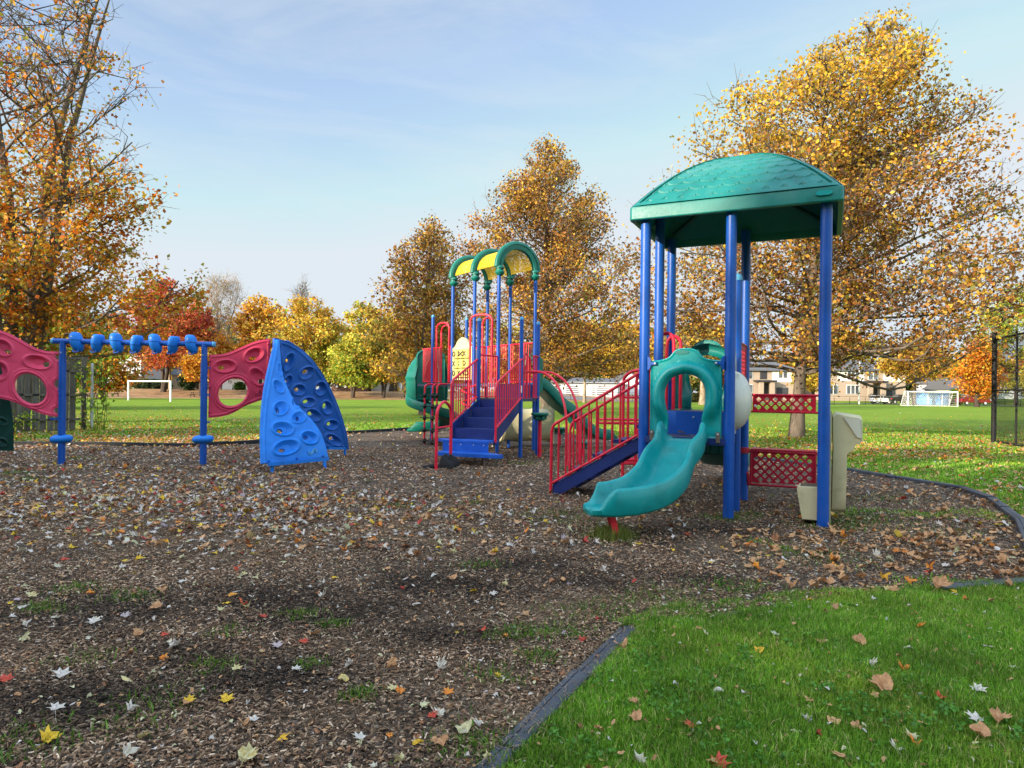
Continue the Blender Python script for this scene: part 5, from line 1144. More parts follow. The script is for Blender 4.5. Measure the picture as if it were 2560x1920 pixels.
# trees beyond the field: px, distance, height, left/right reach, palette ...
B = 'trees beyond the field'
def far(label, px, Y, topy, wl, wr, pals, seed, n=5200, ls=.5, nb=26, bark='darkbark', z0=.15, low=.14, name='tree', rise=.35, trunks=1, tr=.3, shape=None, gap=.5, spread=.5, n2=6, n3=4, twigs=True):
    b = tx(px, Y); H = P(px, topy, Y)[2]-b[2]; s = Y/F; wl *= s; wr *= s
    shape = shape or [(low, .7, .7), (.3, 1, 1), (.5, .98, .98), (.7, .78, .78), (.88, .45, .45), (1, .15, .15)]
    tree(name, label, 'tree', b, H, [(h, a*wl, c*wr) for h, a, c in shape], tr, n, ls, pals, seed, nb=nb, n2=n2, n3=n3, bark=bark, z0=z0, group=None, rise=rise, trunks=trunks, gap=gap, spread=spread, twigs=twigs).__setitem__('group', B)
far('red-topped maple above the far white goal', 409, 108, 700, 150, 125, ['redorange', 'red'], 51, 11000, .46, 40, trunks=2, tr=.4, low=.22, z0=.2)
far('crimson maple right of the red-orange maple', 492, 122, 735, 55, 50, ['red', 'redorange'], 52, 4200, .48)
far('orange-yellow small maple over the dark evergreen', 502, 104, 860, 62, 60, ['orange', 'gold'], 53, 5000, .36, low=.3, z0=.25)
far('pale bare tree between the red and orange trees', 552, 125, 695, 68, 68, ['olive'], 54, 160, .35, 60, rise=.95, z0=.18, n2=8, n3=5, tr=.28, trunks=3, shape=[(.2, .4, .4), (.5, .8, .8), (.8, 1, 1), (1, .7, .7)], bark='palebark')
far('broad orange tree left of the yellow tree', 652, 118, 735, 105, 100, ['orange', 'gold'], 55, 12000, .48, 34, low=.1)
far('airy yellow tree with forked pale limbs', 760, 112, 732, 105, 120, ['yellow', 'gold'], 56, 10000, .42, 36, bark='bark', trunks=2, low=.2, gap=.7)
far('bare crown showing above the yellow tree', 752, 150, 700, 60, 50, ['olive'], 57, 200, .4, 50, rise=.8, n2=7, n3=4, bark='bark')
far('bright lime green tree with a forked trunk', 882, 104, 835, 78, 75, ['lime', 'yellow'], 58, 9000, .36, 34, low=.17, z0=.16, trunks=2, tr=.3, gap=.3)
far('green and yellow tree behind the blue climbing wall', 820, 116, 800, 90, 80, ['lime', 'yellow'], 59, 8500, .4)
far('small golden tree with a dark trunk beside the lime tree', 959, 104, 790, 75, 70, ['gold', 'olive'], 60, 7500, .38, 34, low=.2, z0=.18, trunks=2)
far('thick-trunked golden tree left of the spiral slide', 984, 125, 785, 90, 90, ['gold', 'goldtop'], 61, 9000, .5, 34, low=.22, tr=.75, z0=.2)
far('golden tree rising left of the spiral slide', 905, 140, 752, 110, 110, ['gold', 'yellow'], 62, 10000, .55)
far('golden tree peeking behind the spiral slide', 1085, 130, 790, 90, 110, ['gold', 'goldtop'], 63, 9500, .5)
far('yellow tree right of the arches, beyond the sheds', 1300, 132, 850, 90, 90, ['gold', 'goldtop'], 64, 7500, .5)
far('small golden tree standing before the grey garages', 1462, 98, 800, 130, 130, ['goldtop', 'gold'], 65, 17000, .30, 44, low=.34, z0=.32, bark='palebark', tr=.24, gap=.35)
far('golden tree behind the garages, left of the blue posts', 1560, 140, 790, 110, 110, ['gold', 'goldtop'], 66, 9000, .5)
far('pale-trunked tree seen through the teal slide hood', 1757, 92, 800, 130, 120, ['goldtop', 'olive'], 67, 9000, .36, 36, bark='palebark', tr=.45, low=.3, z0=.3)
far('yellow street tree between the two townhouses', 2032, 110, 870, 58, 60, ['goldtop', 'yellow'], 68, 5000, .34, low=.25, z0=.22)
far('golden tree above the parked cars', 2285, 112, 845, 92, 105, ['goldtop', 'gold'], 69, 11000, .34, 40, low=.36, z0=.34, tr=.3)
far('vivid orange maple left of the chain-link fence', 2442, 100, 835, 52, 70, ['orange', 'orange'], 70, 10000, .30, 38, low=.13, z0=.13)
far('yellow-green tree behind the chain-link fence', 2540, 122, 700, 120, 120, ['yellow', 'lime'], 71, 12000, .42, 40, low=.06, z0=.08)
far('tall pale-green tree above the townhouse roofs', 2110, 170, 820, 130, 130, ['olive', 'yellow'], 72, 7000, .6)
far('shadowed green tree behind the maple stems', 55, 44, 690, 260, 210, ['lime', 'olive'], 73, 15000, .26, 44, low=.04, z0=.06, tr=.25)
far('orange bush-like maple left of the far goal', 250, 80, 800, 110, 100, ['orange', 'olive'], 74, 9000, .34, 36, low=.12, z0=.1)
def shrub(label, px, Y, topy, w_, pal, seed, n=2600, ls=.28, z=None):
    b = tx(px, Y, z); H = P(px, topy, Y)[2]-b[2]; s = Y/F*w_
    tree('shrub', label, 'shrub', b, H, [(0, .8*s, .8*s), (.5, s, s), (.85, .6*s, .6*s), (1, .15*s, .15*s)], .1, n, ls, [pal], seed, nb=22, n2=5, n3=3, z0=.02, rise=.4, spread=.25, twigs=False)
shrub('dark evergreen shrub right of the far white goal', 470, 112, 928, 24, 'pine', 81, 4000, .3)
shrub('green and rust hedge seen through the slide hood', 1722, 118, 925, 42, 'olive', 82, 5000, .4)
shrub('dark hedge behind the far goal', 375, 118, 948, 60, 'pine', 83, 4000, .35)
shrub('low round bush before the white cottage', 600, 116, 955, 16, 'green', 84, 1500, .25)
shrub('leafy bush in front of the blue pool', 2388, 118, 972, 15, 'lime', 85, 1500, .3)
shrub('dark bush beside the garages', 1655, 122, 940, 45, 'olive', 86, 3500, .4)
# far-off wood closing the horizon
r = np.random.default_rng(91); pts = []; cols = []
for k in range(150):
    x = r.uniform(-210, 230); y = r.uniform(165, 215); Hh = r.uniform(12, 21)*(1 if x < 60 else .62); c = np.array([x, y, 1.1+Hh*.55]); n_ = 620; q = r.normal(size=(n_, 3)); q /= np.linalg.norm(q, axis=1, keepdims=True); q *= r.uniform(.35, 1, (n_, 1))**.5*np.array([Hh*.45, Hh*.45, Hh*.52]); pts.append(c+q*(1+.2*r.normal(size=(n_, 1)))); cols.append(pick(['gold', 'orange', 'yellow', 'olive', 'lime', 'rust', 'green'][k % 7], n_, r)*.85)
wd_ = link('distant_wood', leafmesh('distant_wood', np.concatenate(pts), 1.1, np.concatenate(cols), r), M['leaf']); tag(wd_, 'far-off autumn treetops closing the horizon', kind='stuff')
# unseen dense trees added behind the viewer to shade the playground
r = np.random.default_rng(92); pts = []; tb = MB()
for k in range(26):
    x = -104+k*4.2+r.uniform(-1, 1); y = -22+r.uniform(-3, 2); Hh = 21.5+r.uniform(-1.6, 1.8); n_ = 1500
    h = r.uniform(.04, 1, n_); rad = 4.4*np.clip((1-h)*2.6, .12, 1)*np.sqrt(r.uniform(0, 1, n_)); a = r.uniform(0, 6.283, n_); pts.append(np.stack([x+rad*np.cos(a), y+rad*np.sin(a), h*Hh], 1)); tb.tube([(x, y, -.2), (x, y, Hh*.8)], [.35, .1], 8)
pts = np.concatenate(pts); bw = link('shelter_wood', leafmesh('shelter_wood', pts, 1.7, pick('green', len(pts), r), r, aspect=1), M['leaf']); tag(bw, 'added unseen tree row that casts shade over the playground', kind='stuff')
# ================= houses, cars, goals, fences =================
M['brick'] = rough_mat('beige_brick', (.27, .21, .16), (.40, .32, .25), 14, .9, .3, .02, (1, 1, 4))
M['stucco'] = rough_mat('white_stucco', (.62, .60, .56), (.74, .72, .68), 3, .9, .1)
M['roofg'] = rough_mat('grey_shingles', (.06, .062, .07), (.13, .135, .15), 9, .9, .3)
M['trimd'] = plastic('dark_trim', (.03, .03, .035), .5)
M['garaged'] = plastic('charcoal_garage_door', (.05, .055, .065), .5)
M['garageg'] = plastic('grey_garage_door', (.12, .125, .14), .5)
M['siding'] = rough_mat('pale_siding', (.42, .44, .46), (.56, .58, .60), 3, .8, .1)
M['whitesid'] = rough_mat('white_siding', (.60, .61, .60), (.74, .75, .74), 3, .8, .1)
M['tanwall'] = rough_mat('tan_wall', (.36, .27, .17), (.48, .37, .24), 4, .9, .1)
M['redbrick'] = rough_mat('brown_brick', (.13, .07, .05), (.25, .13, .09), 10, .9, .3)
M['asphalt'] = rough_mat('asphalt', (.09, .09, .09), (.17, .17, .165), 3, .95, .2)
M['bluetarp'] = plastic('blue_pool_wall', (.05, .22, .50), .5)
def rect(px0, py0, px1, py1, Y, dy0=0.0, dy1=.08):
    """box that fills these picture bounds at distance Y, from Y-dy1 to Y-dy0"""
    a = P(px0, py0, Y); b = P(px1, py1, Y); x0, x1 = sorted((a[0], b[0])); z0, z1 = sorted((a[2], b[2]))
    return ((x0+x1)/2, Y-(dy0+dy1)/2, (z0+z1)/2), (x1-x0, abs(dy1-dy0), z1-z0)
def win(par, b, Y, cols=1, rows=1, fw='white', name='window', glass='glass', prot=.10):
    c, s = rect(*b, Y, -.05, prot); mb = MB(); mb.box(c, s, 0, .01); f = obj(name, mb, M[fw], par, smooth=False)
    mb = MB(); px_, pz = s[0]/cols, s[2]/rows
    for i in range(cols):
        for j in range(rows): mb.box((c[0]-s[0]/2+px_*(i+.5), Y-prot-.012, c[2]-s[2]/2+pz*(j+.5)), (px_-.16, .03, pz-.16))
    obj('pane', mb, M[glass], f, smooth=False); return f
def townhouse(label, x0, x1, Y, ye, yb, yr, wins, upper, door, portico, gar, grp=None):
    a = P(x0, ye, Y); b = P(x1, yb, Y); t = thing('townhouse', label, 'house', ((a[0]+b[0])/2, Y, b[2]))
    W = b[0]-a[0]; zt = a[2]; zb = min(b[2], float(gz(a[0], Y)))-.3; D = 9
    mb = MB(); mb.box(((a[0]+b[0])/2, Y+D/2, (zt+zb)/2), (W, D, zt-zb)); wl = obj('wall', mb, M['brick'], t, smooth=False)
    zr = P((x0+x1)/2, yr, Y+4)[2]; o = .5; cx = (a[0]+b[0])/2
    base = [(a[0]-o, Y-o, zt+.02), (b[0]+o, Y-o, zt+.02), (b[0]+o, Y+D+o, zt+.02), (a[0]-o, Y+D+o, zt+.02)]; rd = [(a[0]+3.2, Y+D/2, zr), (b[0]-3.2, Y+D/2, zr)]
    V = np.array(base+[(x, y, z-.25) for x, y, z in base]+rd); mb = MB(); mb.add(V, [(0, 1, 9, 8), (1, 2, 9), (2, 3, 8, 9), (3, 0, 8), (0, 4, 5, 1), (1, 5, 6, 2), (2, 6, 7, 3), (3, 7, 4, 0), (4, 7, 6, 5)]); obj('roof', mb, M['roofg'], t, smooth=False)
    for q in upper: c, s = rect(*q, Y, -.02, .05); mb = MB(); mb.box(c, s); obj('stucco_panel', mb, M['stucco'], t, smooth=False)
    for q in wins: win(t, q[:4], Y, q[4], q[5])
    for q in door: c, s = rect(*q, Y, -.02, .06); mb = MB(); mb.box(c, s); obj('door', mb, M['trimd'], t, smooth=False)
    for q in gar: win(t, q, Y, 1, 4, 'trimd', 'garage_door', 'garaged')
    for (l, rr_, top, bt) in portico:
        mb = MB(); c, s = rect(l-3, top, rr_+3, top+5, Y, 0, 1.8); mb.box(c, s); pc = obj('portico_roof', mb, M['trimd'], t, smooth=False)
        for q0, q1 in ((l+2, l+12), (rr_-12, rr_-2)): c, s = rect(q0, top+5, q1, bt, Y, 1.0, 1.6); mb = MB(); mb.box((c[0], c[1], c[2]), (s[0], .6, s[2]+.6)); obj('pillar', mb, M['brick'], pc, smooth=False)
    return t
e8 = lambda x, y: (1860+x*.3165, 880+y*.3165)
def E(*q): a = e8(q[0], q[1]); b = e8(q[2], q[3]); return (a[0], a[1], b[0], b[1])
YH = 126
townhouse('beige townhouse with dark portico right of the thick blue post', *(e8(600, 0)[0], e8(1275, 0)[0]), YH, e8(0, 138)[1], 993, 900,
          [(*E(812, 147, 905, 222), 3, 1), (*E(978, 147, 1056, 222), 2, 1), (*E(664, 258, 740, 335), 2, 1), (*E(808, 260, 906, 335), 3, 1), (*E(1130, 250, 1190, 300), 2, 1)][:4],
          [E(740, 140, 948, 232), E(1100, 140, 1275, 235)], [E(985, 262, 1052, 350)], [(e8(945, 0)[0], e8(1090, 0)[0], e8(0, 228)[1], 992)], [E(1115, 285, 1192, 345)])
townhouse('beige townhouse behind the sycamore trunk and red panels', 1852, e8(420, 0)[0], YH, e8(0, 138)[1], 991, 902,
          [(*E(22, 145, 66, 215), 1, 1), (*E(22, 255, 66, 325), 1, 1), (*E(270, 150, 340, 208), 2, 1)], [E(222, 140, 375, 238)], [E(128, 248, 188, 338), E(126, 150, 180, 215)], [(e8(92, 0)[0], e8(222, 0)[0], e8(0, 222)[1], 990)], [E(255, 280, 345, 338)])
# white bungalow
def gable(name, label, x0, x1, Y, ye, yb, yr, wall, roof, D=8, ridge='x', wins=(), doors=(), extra=None):
    a = P(x0, ye, Y); b = P(x1, yb, Y); zt = a[2]; zb = min(b[2], float(gz(a[0], Y)))-.4; t = thing(name, label, 'house', ((a[0]+b[0])/2, Y, b[2]))
    mb = MB(); W = b[0]-a[0]; cx = (a[0]+b[0])/2; zr = P((x0+x1)/2, yr, Y+(D/2 if ridge == 'x' else 0))[2]; o = .4
    if ridge == 'x':
        mb.box((cx, Y+D/2, (zt+zb)/2), (W, D, zt-zb)); mr = MB(); mr.prism([(a[0]-o, Y-o, zt-.15), (a[0]-o, Y+D+o, zt-.15), (a[0]-o, Y+D/2, zr)], (W+2*o, 0, 0))
    else:
        mb.prism([(a[0], Y, zb), (b[0], Y, zb), (b[0], Y, zt), (cx, Y, zr-.1), (a[0], Y, zt)], (0, D, 0)); mr = MB()
        for s in (-1, 1): mr.prism([(cx, Y-o, zr+.12), (cx+s*(W/2+o), Y-o, zt-.2), (cx+s*(W/2+o), Y-o, zt-.4), (cx, Y-o, zr-.08)], (0, D+o, 0))
    obj('wall', mb, M[wall], t, smooth=False); obj('roof', mr, M[roof], t, smooth=False)
    for q in wins: win(t, q[:4], Y, q[4], q[5])
    for q in doors: c, s = rect(*q, Y, -.02, .08); mb = MB(); mb.box(c, s); obj('door', mb, M['trimd'], t, smooth=False)
    return t
bu = gable('bungalow', 'white bungalow with grey roof behind the red car', e8(1655, 0)[0], 2484, 128, e8(0, 292)[1], 1003, e8(0, 196)[1], 'whitesid', 'roofg', 9, 'x', [(*E(1900, 315, 1942, 350), 1, 2), (*E(1755, 312, 1800, 350), 2, 1)], [E(1815, 310, 1838, 385)])
mb = MB(); c, s = rect(*E(1700, 292, 1850, 304), 128, 0, 2.2); mb.box(c, s); pc = obj('porch_roof', mb, M['white'], bu, smooth=False)
for q in (1705, 1840): c, s = rect(*E(q, 304, q+8, 400), 128, 1.9, 2.15); mb = MB(); mb.box(c, s); obj('post', mb, M['white'], pc, smooth=False)
gable('house', 'white gabled house half hidden by the golden tree', e8(1555, 0)[0], e8(1668, 0)[0], 133, e8(0, 235)[1], 1003, e8(0, 180)[1], 'whitesid', 'roofg', 8, 'y', [(*E(1575, 210, 1640, 235), 3, 1)], [])
gable('house', 'long white house behind the far right trees and fence', 2470, 2700, 138, 962, 1003, 935, 'whitesid', 'roofg', 9, 'x', [(2510, 972, 2522, 984, 2, 1), (2600, 972, 2612, 984, 2, 1)], [])
gable('house', 'pale low house right of the golden street tree', 2010, 2062, 140, 966, 996, 950, 'stucco', 'roofg', 8, 'x', [(2020, 972, 2030, 984, 2, 1)], [])
# grey garage row in the middle distance
h7 = lambda x, y: (1340+x*.3134, 880+y*.3134)
def H7(*q): a = h7(q[0], q[1]); b = h7(q[2], q[3]); return (a[0], a[1], b[0], b[1])
gr_ = gable('garage_row', 'low pale grey garages seen through the red stair railing', h7(50, 0)[0], h7(650, 0)[0], 124, h7(0, 236)[1], 992, h7(0, 205)[1], 'siding', 'roofg', 10, 'x')
for q in ((232, 268, 338, 345), (480, 270, 585, 345), (442, 272, 468, 345), (90, 268, 180, 345)): win(gr_, H7(*q), 124, 1, 5, 'white', 'garage_door', 'garageg')
gable('house', 'white house between the garages and the tall blue post', h7(650, 0)[0], h7(830, 0)[0], 132, h7(0, 225)[1], 992, h7(0, 150)[1], 'whitesid', 'roofg', 9, 'y', [(*H7(700, 250, 730, 280), 2, 1)])
gable('house', 'pale grey-roofed house left of the garages', h7(-200, 0)[0], h7(45, 0)[0], 136, h7(0, 240)[1], 992, h7(0, 175)[1], 'whitesid', 'roofg', 9, 'x', [(*H7(-60, 255, -20, 285), 2, 1)])
# left side houses
hl = gable('house', 'grey gabled house with outside steps behind the red maple', 282, 352, 122, 898, 974, 858, 'siding', 'redbrick', 10, 'y', [(295, 885, 304, 893, 1, 1), (310, 884, 318, 893, 1, 1)], [(272+12, 935, 290, 962)])
mb = MB(); c, s = rect(305, 938, 345, 941, 122, 0, 3); mb.box(c, s); pr_ = obj('porch_roof', mb, M['white'], hl, smooth=False)
for q in (306, 342): c, s = rect(q, 941, q+2, 974, 122, 2.6, 2.9); mb = MB(); mb.box(c, s); obj('post', mb, M['white'], pr_, smooth=False)
mb = MB(); a = np.array(P(262, 938, 119)); b = np.array(P(300, 964, 117))
for q in (0, .9): mb.beam(a+np.array([0, q, 0]), b+np.array([0, q, 0]), .08, .12); mb.beam(a+np.array([0, q, .9]), b+np.array([0, q, .9]), .06, .06)
for k in range(9): mb.box(tuple(a+(b-a)*k/8+np.array([0, .45, 0])), (.3, .9, .05))
obj('stairs', mb, M['white'], hl, smooth=False)
gable('house', 'tan-walled house between goal and pink panel', 430, 492, 132, 935, 968, 905, 'tanwall', 'roofg', 8, 'x', [(440, 945, 446, 955, 1, 1)])
gable('house', 'white low house seen through the pink panel opening', 545, 622, 134, 942, 972, 915, 'whitesid', 'roofg', 8, 'x', [(570, 948, 580, 958, 2, 1)])
gable('house', 'dark brown brick house behind the lime green tree', 830, 912, 132, 950, 972, 925, 'redbrick', 'roofg', 8, 'x', [(850, 954, 858, 962, 2, 1), (880, 954, 888, 962, 2, 1)])
gable('house', 'cream bungalow between the lime tree and the spiral slide', 928, 986, 136, 948, 972, 925, 'stucco', 'redbrick', 8, 'x', [(945, 954, 955, 962, 2, 1)])
gable('house', 'pale blue-grey house just left of the spiral slide', 1004, 1040, 134, 946, 972, 926, 'siding', 'roofg', 8, 'x', [(1012, 952, 1020, 961, 2, 1)])
# road along the far side on the right
pv = [(x, y, float(gz(x, y))+.03) for x, y in ((-10, 118.5), (200, 118.5), (200, 124.0), (-10, 124.0))]
yy = np.linspace(116.5, 121.5, 8); xx = np.linspace(5, 230, 60); X, Y = np.meshgrid(xx, yy); V = np.stack([X, Y, gz(X, Y)+.05], -1).reshape(-1, 3); i = np.arange(7*59); o = i//59*60+i % 59
rd = link('road', mesh_raw('road', V, quads=np.stack([o, o+1, o+61, o+60], 1), smooth=True), M['asphalt']); tag(rd, 'grey street beyond the playing field', kind='structure')
# --- cars
def car(name, label, px0, px1, pyb, Y, kind, paint, flip=False):
    a = P(px0, pyb, Y); b = P(px1, pyb, Y); L = b[0]-a[0]; x0 = a[0]; z0 = a[2]; s = L/4.7; Wd = 1.8*s**.3
    pm = plastic('car_paint_'+name+str(len(bpy.data.objects)), paint, .25, .1, 0, .02, coat=.8)
    t = thing(name, label, {'suv': 'car', 'pickup': 'pickup truck', 'sedan': 'car'}[kind], (x0+L/2, Y, z0)); H_ = {'suv': 1.72, 'pickup': 1.9, 'sedan': 1.45}[kind]*s**.5
    if kind == 'sedan': lo = [(.0, .30), (.0, .62), (.03, .74), (.16, .83), (.30, .90), (.72, .88), (.80, .80), (.95, .68), (1.0, .55), (1.0, .28)]; ca = [(.10, .84), (.24, 1.0), (.36, 1.0), (.52, .97), (.62, .88)]; 
    elif kind == 'suv': lo = [(0, .28), (0, .6), (.02, .70), (.2, .72), (.7, .72), (.8, .66), (.96, .60), (1, .45), (1, .25)]; ca = [(.02, .70), (.06, .94), (.12, 1.0), (.5, 1.0), (.60, .96), (.74, .71)]
    else: lo = [(0, .32), (0, .68), (.02, .74), (.35, .74), (.7, .74), (.76, .70), (.97, .66), (1, .5), (1, .28)]; ca = [(.34, .74), (.38, .98), (.42, 1.0), (.60, 1.0), (.66, .95), (.74, .72)]
    fx = (lambda q: 1-q) if flip else (lambda q: q)
    def pts(pr, inset): return [(x0+fx(u)*L, Y-Wd/2+inset, z0+v*H_) for u, v in pr]
    ring = lambda pr, sc_, ins: [(x0+L/2+(x-x0-L/2)*sc_, Y-Wd/2+ins, z0+.25*H_+(z-z0-.25*H_)*sc_) for x, y, z in pts(pr, 0)]
    mb = MB(); mb.loft([ring(lo, .96, 0), ring(lo, 1, .12), ring(lo, 1, Wd-.12), ring(lo, .96, Wd)]); bd = obj('body', mb, pm, t, angle=30)
    mb = MB(); mb.loft([pts(ca, .10), pts(ca, Wd-.10)]); obj('cabin', mb, M['carglass'], t, angle=20)
    rf = [(u, v) for u, v in ca if v > .93]; mb = MB(); mb.prism([(x0+fx(rf[0][0]-.01)*L, Y-Wd/2+.14, z0+H_*.965), (x0+fx(rf[-1][0]+.01)*L, Y-Wd/2+.14, z0+H_*.955), (x0+fx(rf[-1][0]-.03)*L, Y-Wd/2+.14, z0+H_*1.015), (x0+fx(rf[0][0]+.03)*L, Y-Wd/2+.14, z0+H_*1.015)], (0, Wd-.28, 0)); obj('roof', mb, pm, t, smooth=False)
    mb = MB(); 
    for u in (.36 if kind != 'pickup' else .52, .5 if kind == 'suv' else .45): mb.beam((x0+fx(u)*L, Y-Wd/2+.08, z0+.70*H_), (x0+fx(u)*L, Y-Wd/2+.12, z0+.97*H_), .07, .03)
    obj('pillar', mb, pm, t, smooth=False)
    for u in (.19, .80):
        for yy_ in (-Wd/2+.02, Wd/2-.24):
            mb = MB(); mb.lathe((x0+fx(u)*L, Y+yy_-.02, z0+.33), [(.22, 0), (.33, .02), (.34, .06), (.34, .2), (.3, .24)], 18, axis=(0, 1, 0)); wh = obj('wheel', mb, M['black'], t)
            mb = MB(); mb.lathe((x0+fx(u)*L, Y+yy_-.035, z0+.33), [(.05, 0), (.21, .01), (.21, .03)], 14, axis=(0, 1, 0)); obj('rim', mb, M['steel'], wh)
    for q, nm in ((.985, 'headlight'), (.015, 'tail_light')):
        mb = MB(); mb.box((x0+fx(q)*L, Y-Wd/2+.10, z0+.55*H_), (.14, .22, .14), 0, .02); obj(nm, mb, M['white'] if nm == 'headlight' else M['red'], t)
    return t
car('parked_car', 'white SUV parked before the beige townhouse', 2178, 2226, 1009.5, 117.5, 'suv', (.7, .71, .72))
car('pickup_truck', 'black pickup truck parked right of the white SUV', 2222, 2270, 1009.5, 116.6, 'pickup', (.012, .013, .016))
car('parked_car', 'dark red sedan parked right of the netted goal', 2394, 2469, 1012, 114.5, 'sedan', (.15, .006, .010))
car('parked_car', 'dark car half hidden behind the lime tree trunk', 838, 872, 971, 112, 'sedan', (.02, .02, .022), True)
# pool wall behind the net
t = thing('pool', 'round blue above-ground pool beyond the netted goal', 'pool', tx(2328, 119)); x, y, z = tx(2328, 119)
mb = MB(); mb.lathe((x, y, z-.3), [(2.7, 0), (2.7, 2.5), (2.6, 2.52), (2.5, 2.2)], 40); obj('pool_wall', mb, M['bluetarp'], t)
mb = MB(); mb.lathe((x, y, z+2.18), [(2.76, 0), (2.8, .05), (2.76, .12), (2.6, .12)], 40); obj('rim', mb, M['white'], t)
for q in (-1.8, 0.2, 1.9): mb = MB(); mb.box((x+q, y-math.sqrt(2.74**2-q*q)-.02, z+.85), (.12, .06, 2.6)); obj('support', mb, M['white'], t)
# --- goals
def goal(label, pa, pb, H, depth, net, r=.06, back=(0, 1)):
    a = np.array([*pa[:2], 0.]); b = np.array([*pb[:2], 0.]); t = thing('soccer_goal', label, 'goal', tuple(a)); bk = np.array([*back, 0.])*depth
    for p in (a, b):
        mb = MB(); mb.tube([p-ZZ*.05, p+ZZ*H], r*1.15, 12); obj('goal_post', mb, M['white'], t)
    mb = MB(); mb.tube([a+ZZ*(H-r), b+ZZ*(H-r)], r, 12); obj('crossbar', mb, M['white'], t)
    if net:
        mb = MB()
        for p in (a, b): mb.tube([p+ZZ*H, p+bk*.5+ZZ*H, p+bk+ZZ*.05], .03, 8); mb.tube([p+ZZ*.04, p+bk+ZZ*.04], .03, 8)
        mb.tube([a+bk+ZZ*.04, b+bk+ZZ*.04], .03, 8); obj('frame', mb, M['white'], t)
        mb = MB(); L = np.linalg.norm(b-a); d = (b-a)/L; st = .28; n = int(L/st); hgt = math.hypot(depth*.5, H)
        # diamond net on the back, straight net on the sides
        def bp(u, v): return a+d*u+bk*(.5+.5*v)+ZZ*(H*(1-v))
        nv = int(hgt/st)
        for i in range(-nv, n+nv+1):
            for sg in (1, -1):
                u0 = i*st; u1 = u0+sg*hgt; v0, v1 = 0., 1.
                ta, tb_ = 0., 1.
                if u1 != u0:
                    q = sorted(((0-u0)/(u1-u0), (L-u0)/(u1-u0))); ta = max(0, q[0]); tb_ = min(1, q[1])
                if tb_-ta > .02: mb.beam(bp(u0+(u1-u0)*ta, ta), bp(u0+(u1-u0)*tb_, tb_), .015, .015)
        for p in (a, b):
            for k in range(1, 7): mb.beam(p+bk*.5*k/6+ZZ*.04, p+bk*.5*k/6+ZZ*H, .018, .018)
            for k in range(1, 8): mb.beam(p+ZZ*H*k/8, p+bk*(1-.5*k/8)+ZZ*H*k/8, .018, .018)
        for k in range(n+1): mb.beam(a+d*k*st+ZZ*(H-.03), a+d*k*st+bk*.5+ZZ*H, .018, .018)
        obj('net', mb, M['white'], t, smooth=False)
    return t
ga_ = np.array(G(320.5, 1001.5)); ga_[1] = 74; ga_[0] = P(320.5, 1001, 74)[0]; gb_ = np.array([P(426, 1004, 69)[0], 69, 0])
goal('white netless goal on the far left of the pitch', ga_, gb_, 2.15, 0, False, .075)
goal('white netless goal on the far left of the pitch', ga_, gb_, 2.15, 0, False, .075) if False else None
goal('white netted goal in front of the parked cars', (P(2270, 1000, 104)[0], 104), (P(2394, 1000, 101)[0], 101), 2.25, 2.0, True, .075)
goal('white goal far behind the arched tower', (P(1111, 960, 96)[0], 96), (P(1180, 960, 96)[0], 96), 2.3, 0, False, .07)
# --- poles
def pole(label, px, Y, topy, r, mat, arm=False):
    x, y, z = tx(px, Y); t = thing('utility_pole', label, 'pole', (x, y, z)); h = P(px, topy, Y)[2]; mb = MB(); mb.tube([(x, y, z-.2), (x, y, h)], [r, r*.75], 12); obj('shaft', mb, M[mat], t)
    if arm: mb = MB(); mb.beam((x-.8, y, h-.4), (x+.8, y, h-.4), .1, .12); obj('crossarm', mb, M[mat], t)
pole('tall pale wooden pole rising behind the far white goal', 424, 112, 862, .22, 'palebark', True)
pole('thin pale street pole in front of the beige townhouse', 2148, 114, 905, .13, 'stucco')
# --- low wire fence along the street
t = thing('wire_fence', 'low dark wire fence between pitch and street', 'fence', (30, 113, 0))
for k in range(38):
    x = 2+k*2.6; mb = MB(); zz_ = float(gz(x, 114)); mb.tube([(x, 114, zz_-.1), (x, 114, zz_+1.15)], .035, 6); obj('fence_post', mb, M['wire'], t)
mb = MB()
for z in (.35, .7, 1.12): mb.tube([(2, 114, z+float(gz(2, 114))), (98.2, 114, z+float(gz(98, 114)))], .012 if z < 1 else .028, 6)
obj('rail', mb, M['wire'], t)
# --- picnic tables
def picnic(label, px, Y):
    x, y, z = tx(px, Y); t = thing('picnic_table', label, 'picnic table', (x, y, z)); mb = MB()
    for k in range(4): mb.box((x, y-.3+.2*k, z+.75), (2.2, .17, .05))
    obj('tabletop', mb, M['darkbark'], t, smooth=False)
    for s in (-1, 1): mb = MB(); mb.box((x, y+s*.75, z+.45), (2.2, .28, .05)); obj('seat', mb, M['darkbark'], t, smooth=False)
    mb = MB()
    for q in (-.8, .8):
        for s in (-1, 1): mb.beam((x+q, y+s*.2, z+.73), (x+q, y+s*.75, z), .06, .1, up=(1, 0, 0))
        mb.beam((x+q, y-.8, z+.4), (x+q, y+.8, z+.4), .06, .1)
    obj('trestle', mb, M['darkbark'], t, smooth=False)
picnic('dark picnic table left of the far goal, nearest the fence', 243, 96); picnic('dark picnic table just left of the far goal', 276, 99); picnic('dark picnic table behind the left edge of the pink panel', 495, 101)
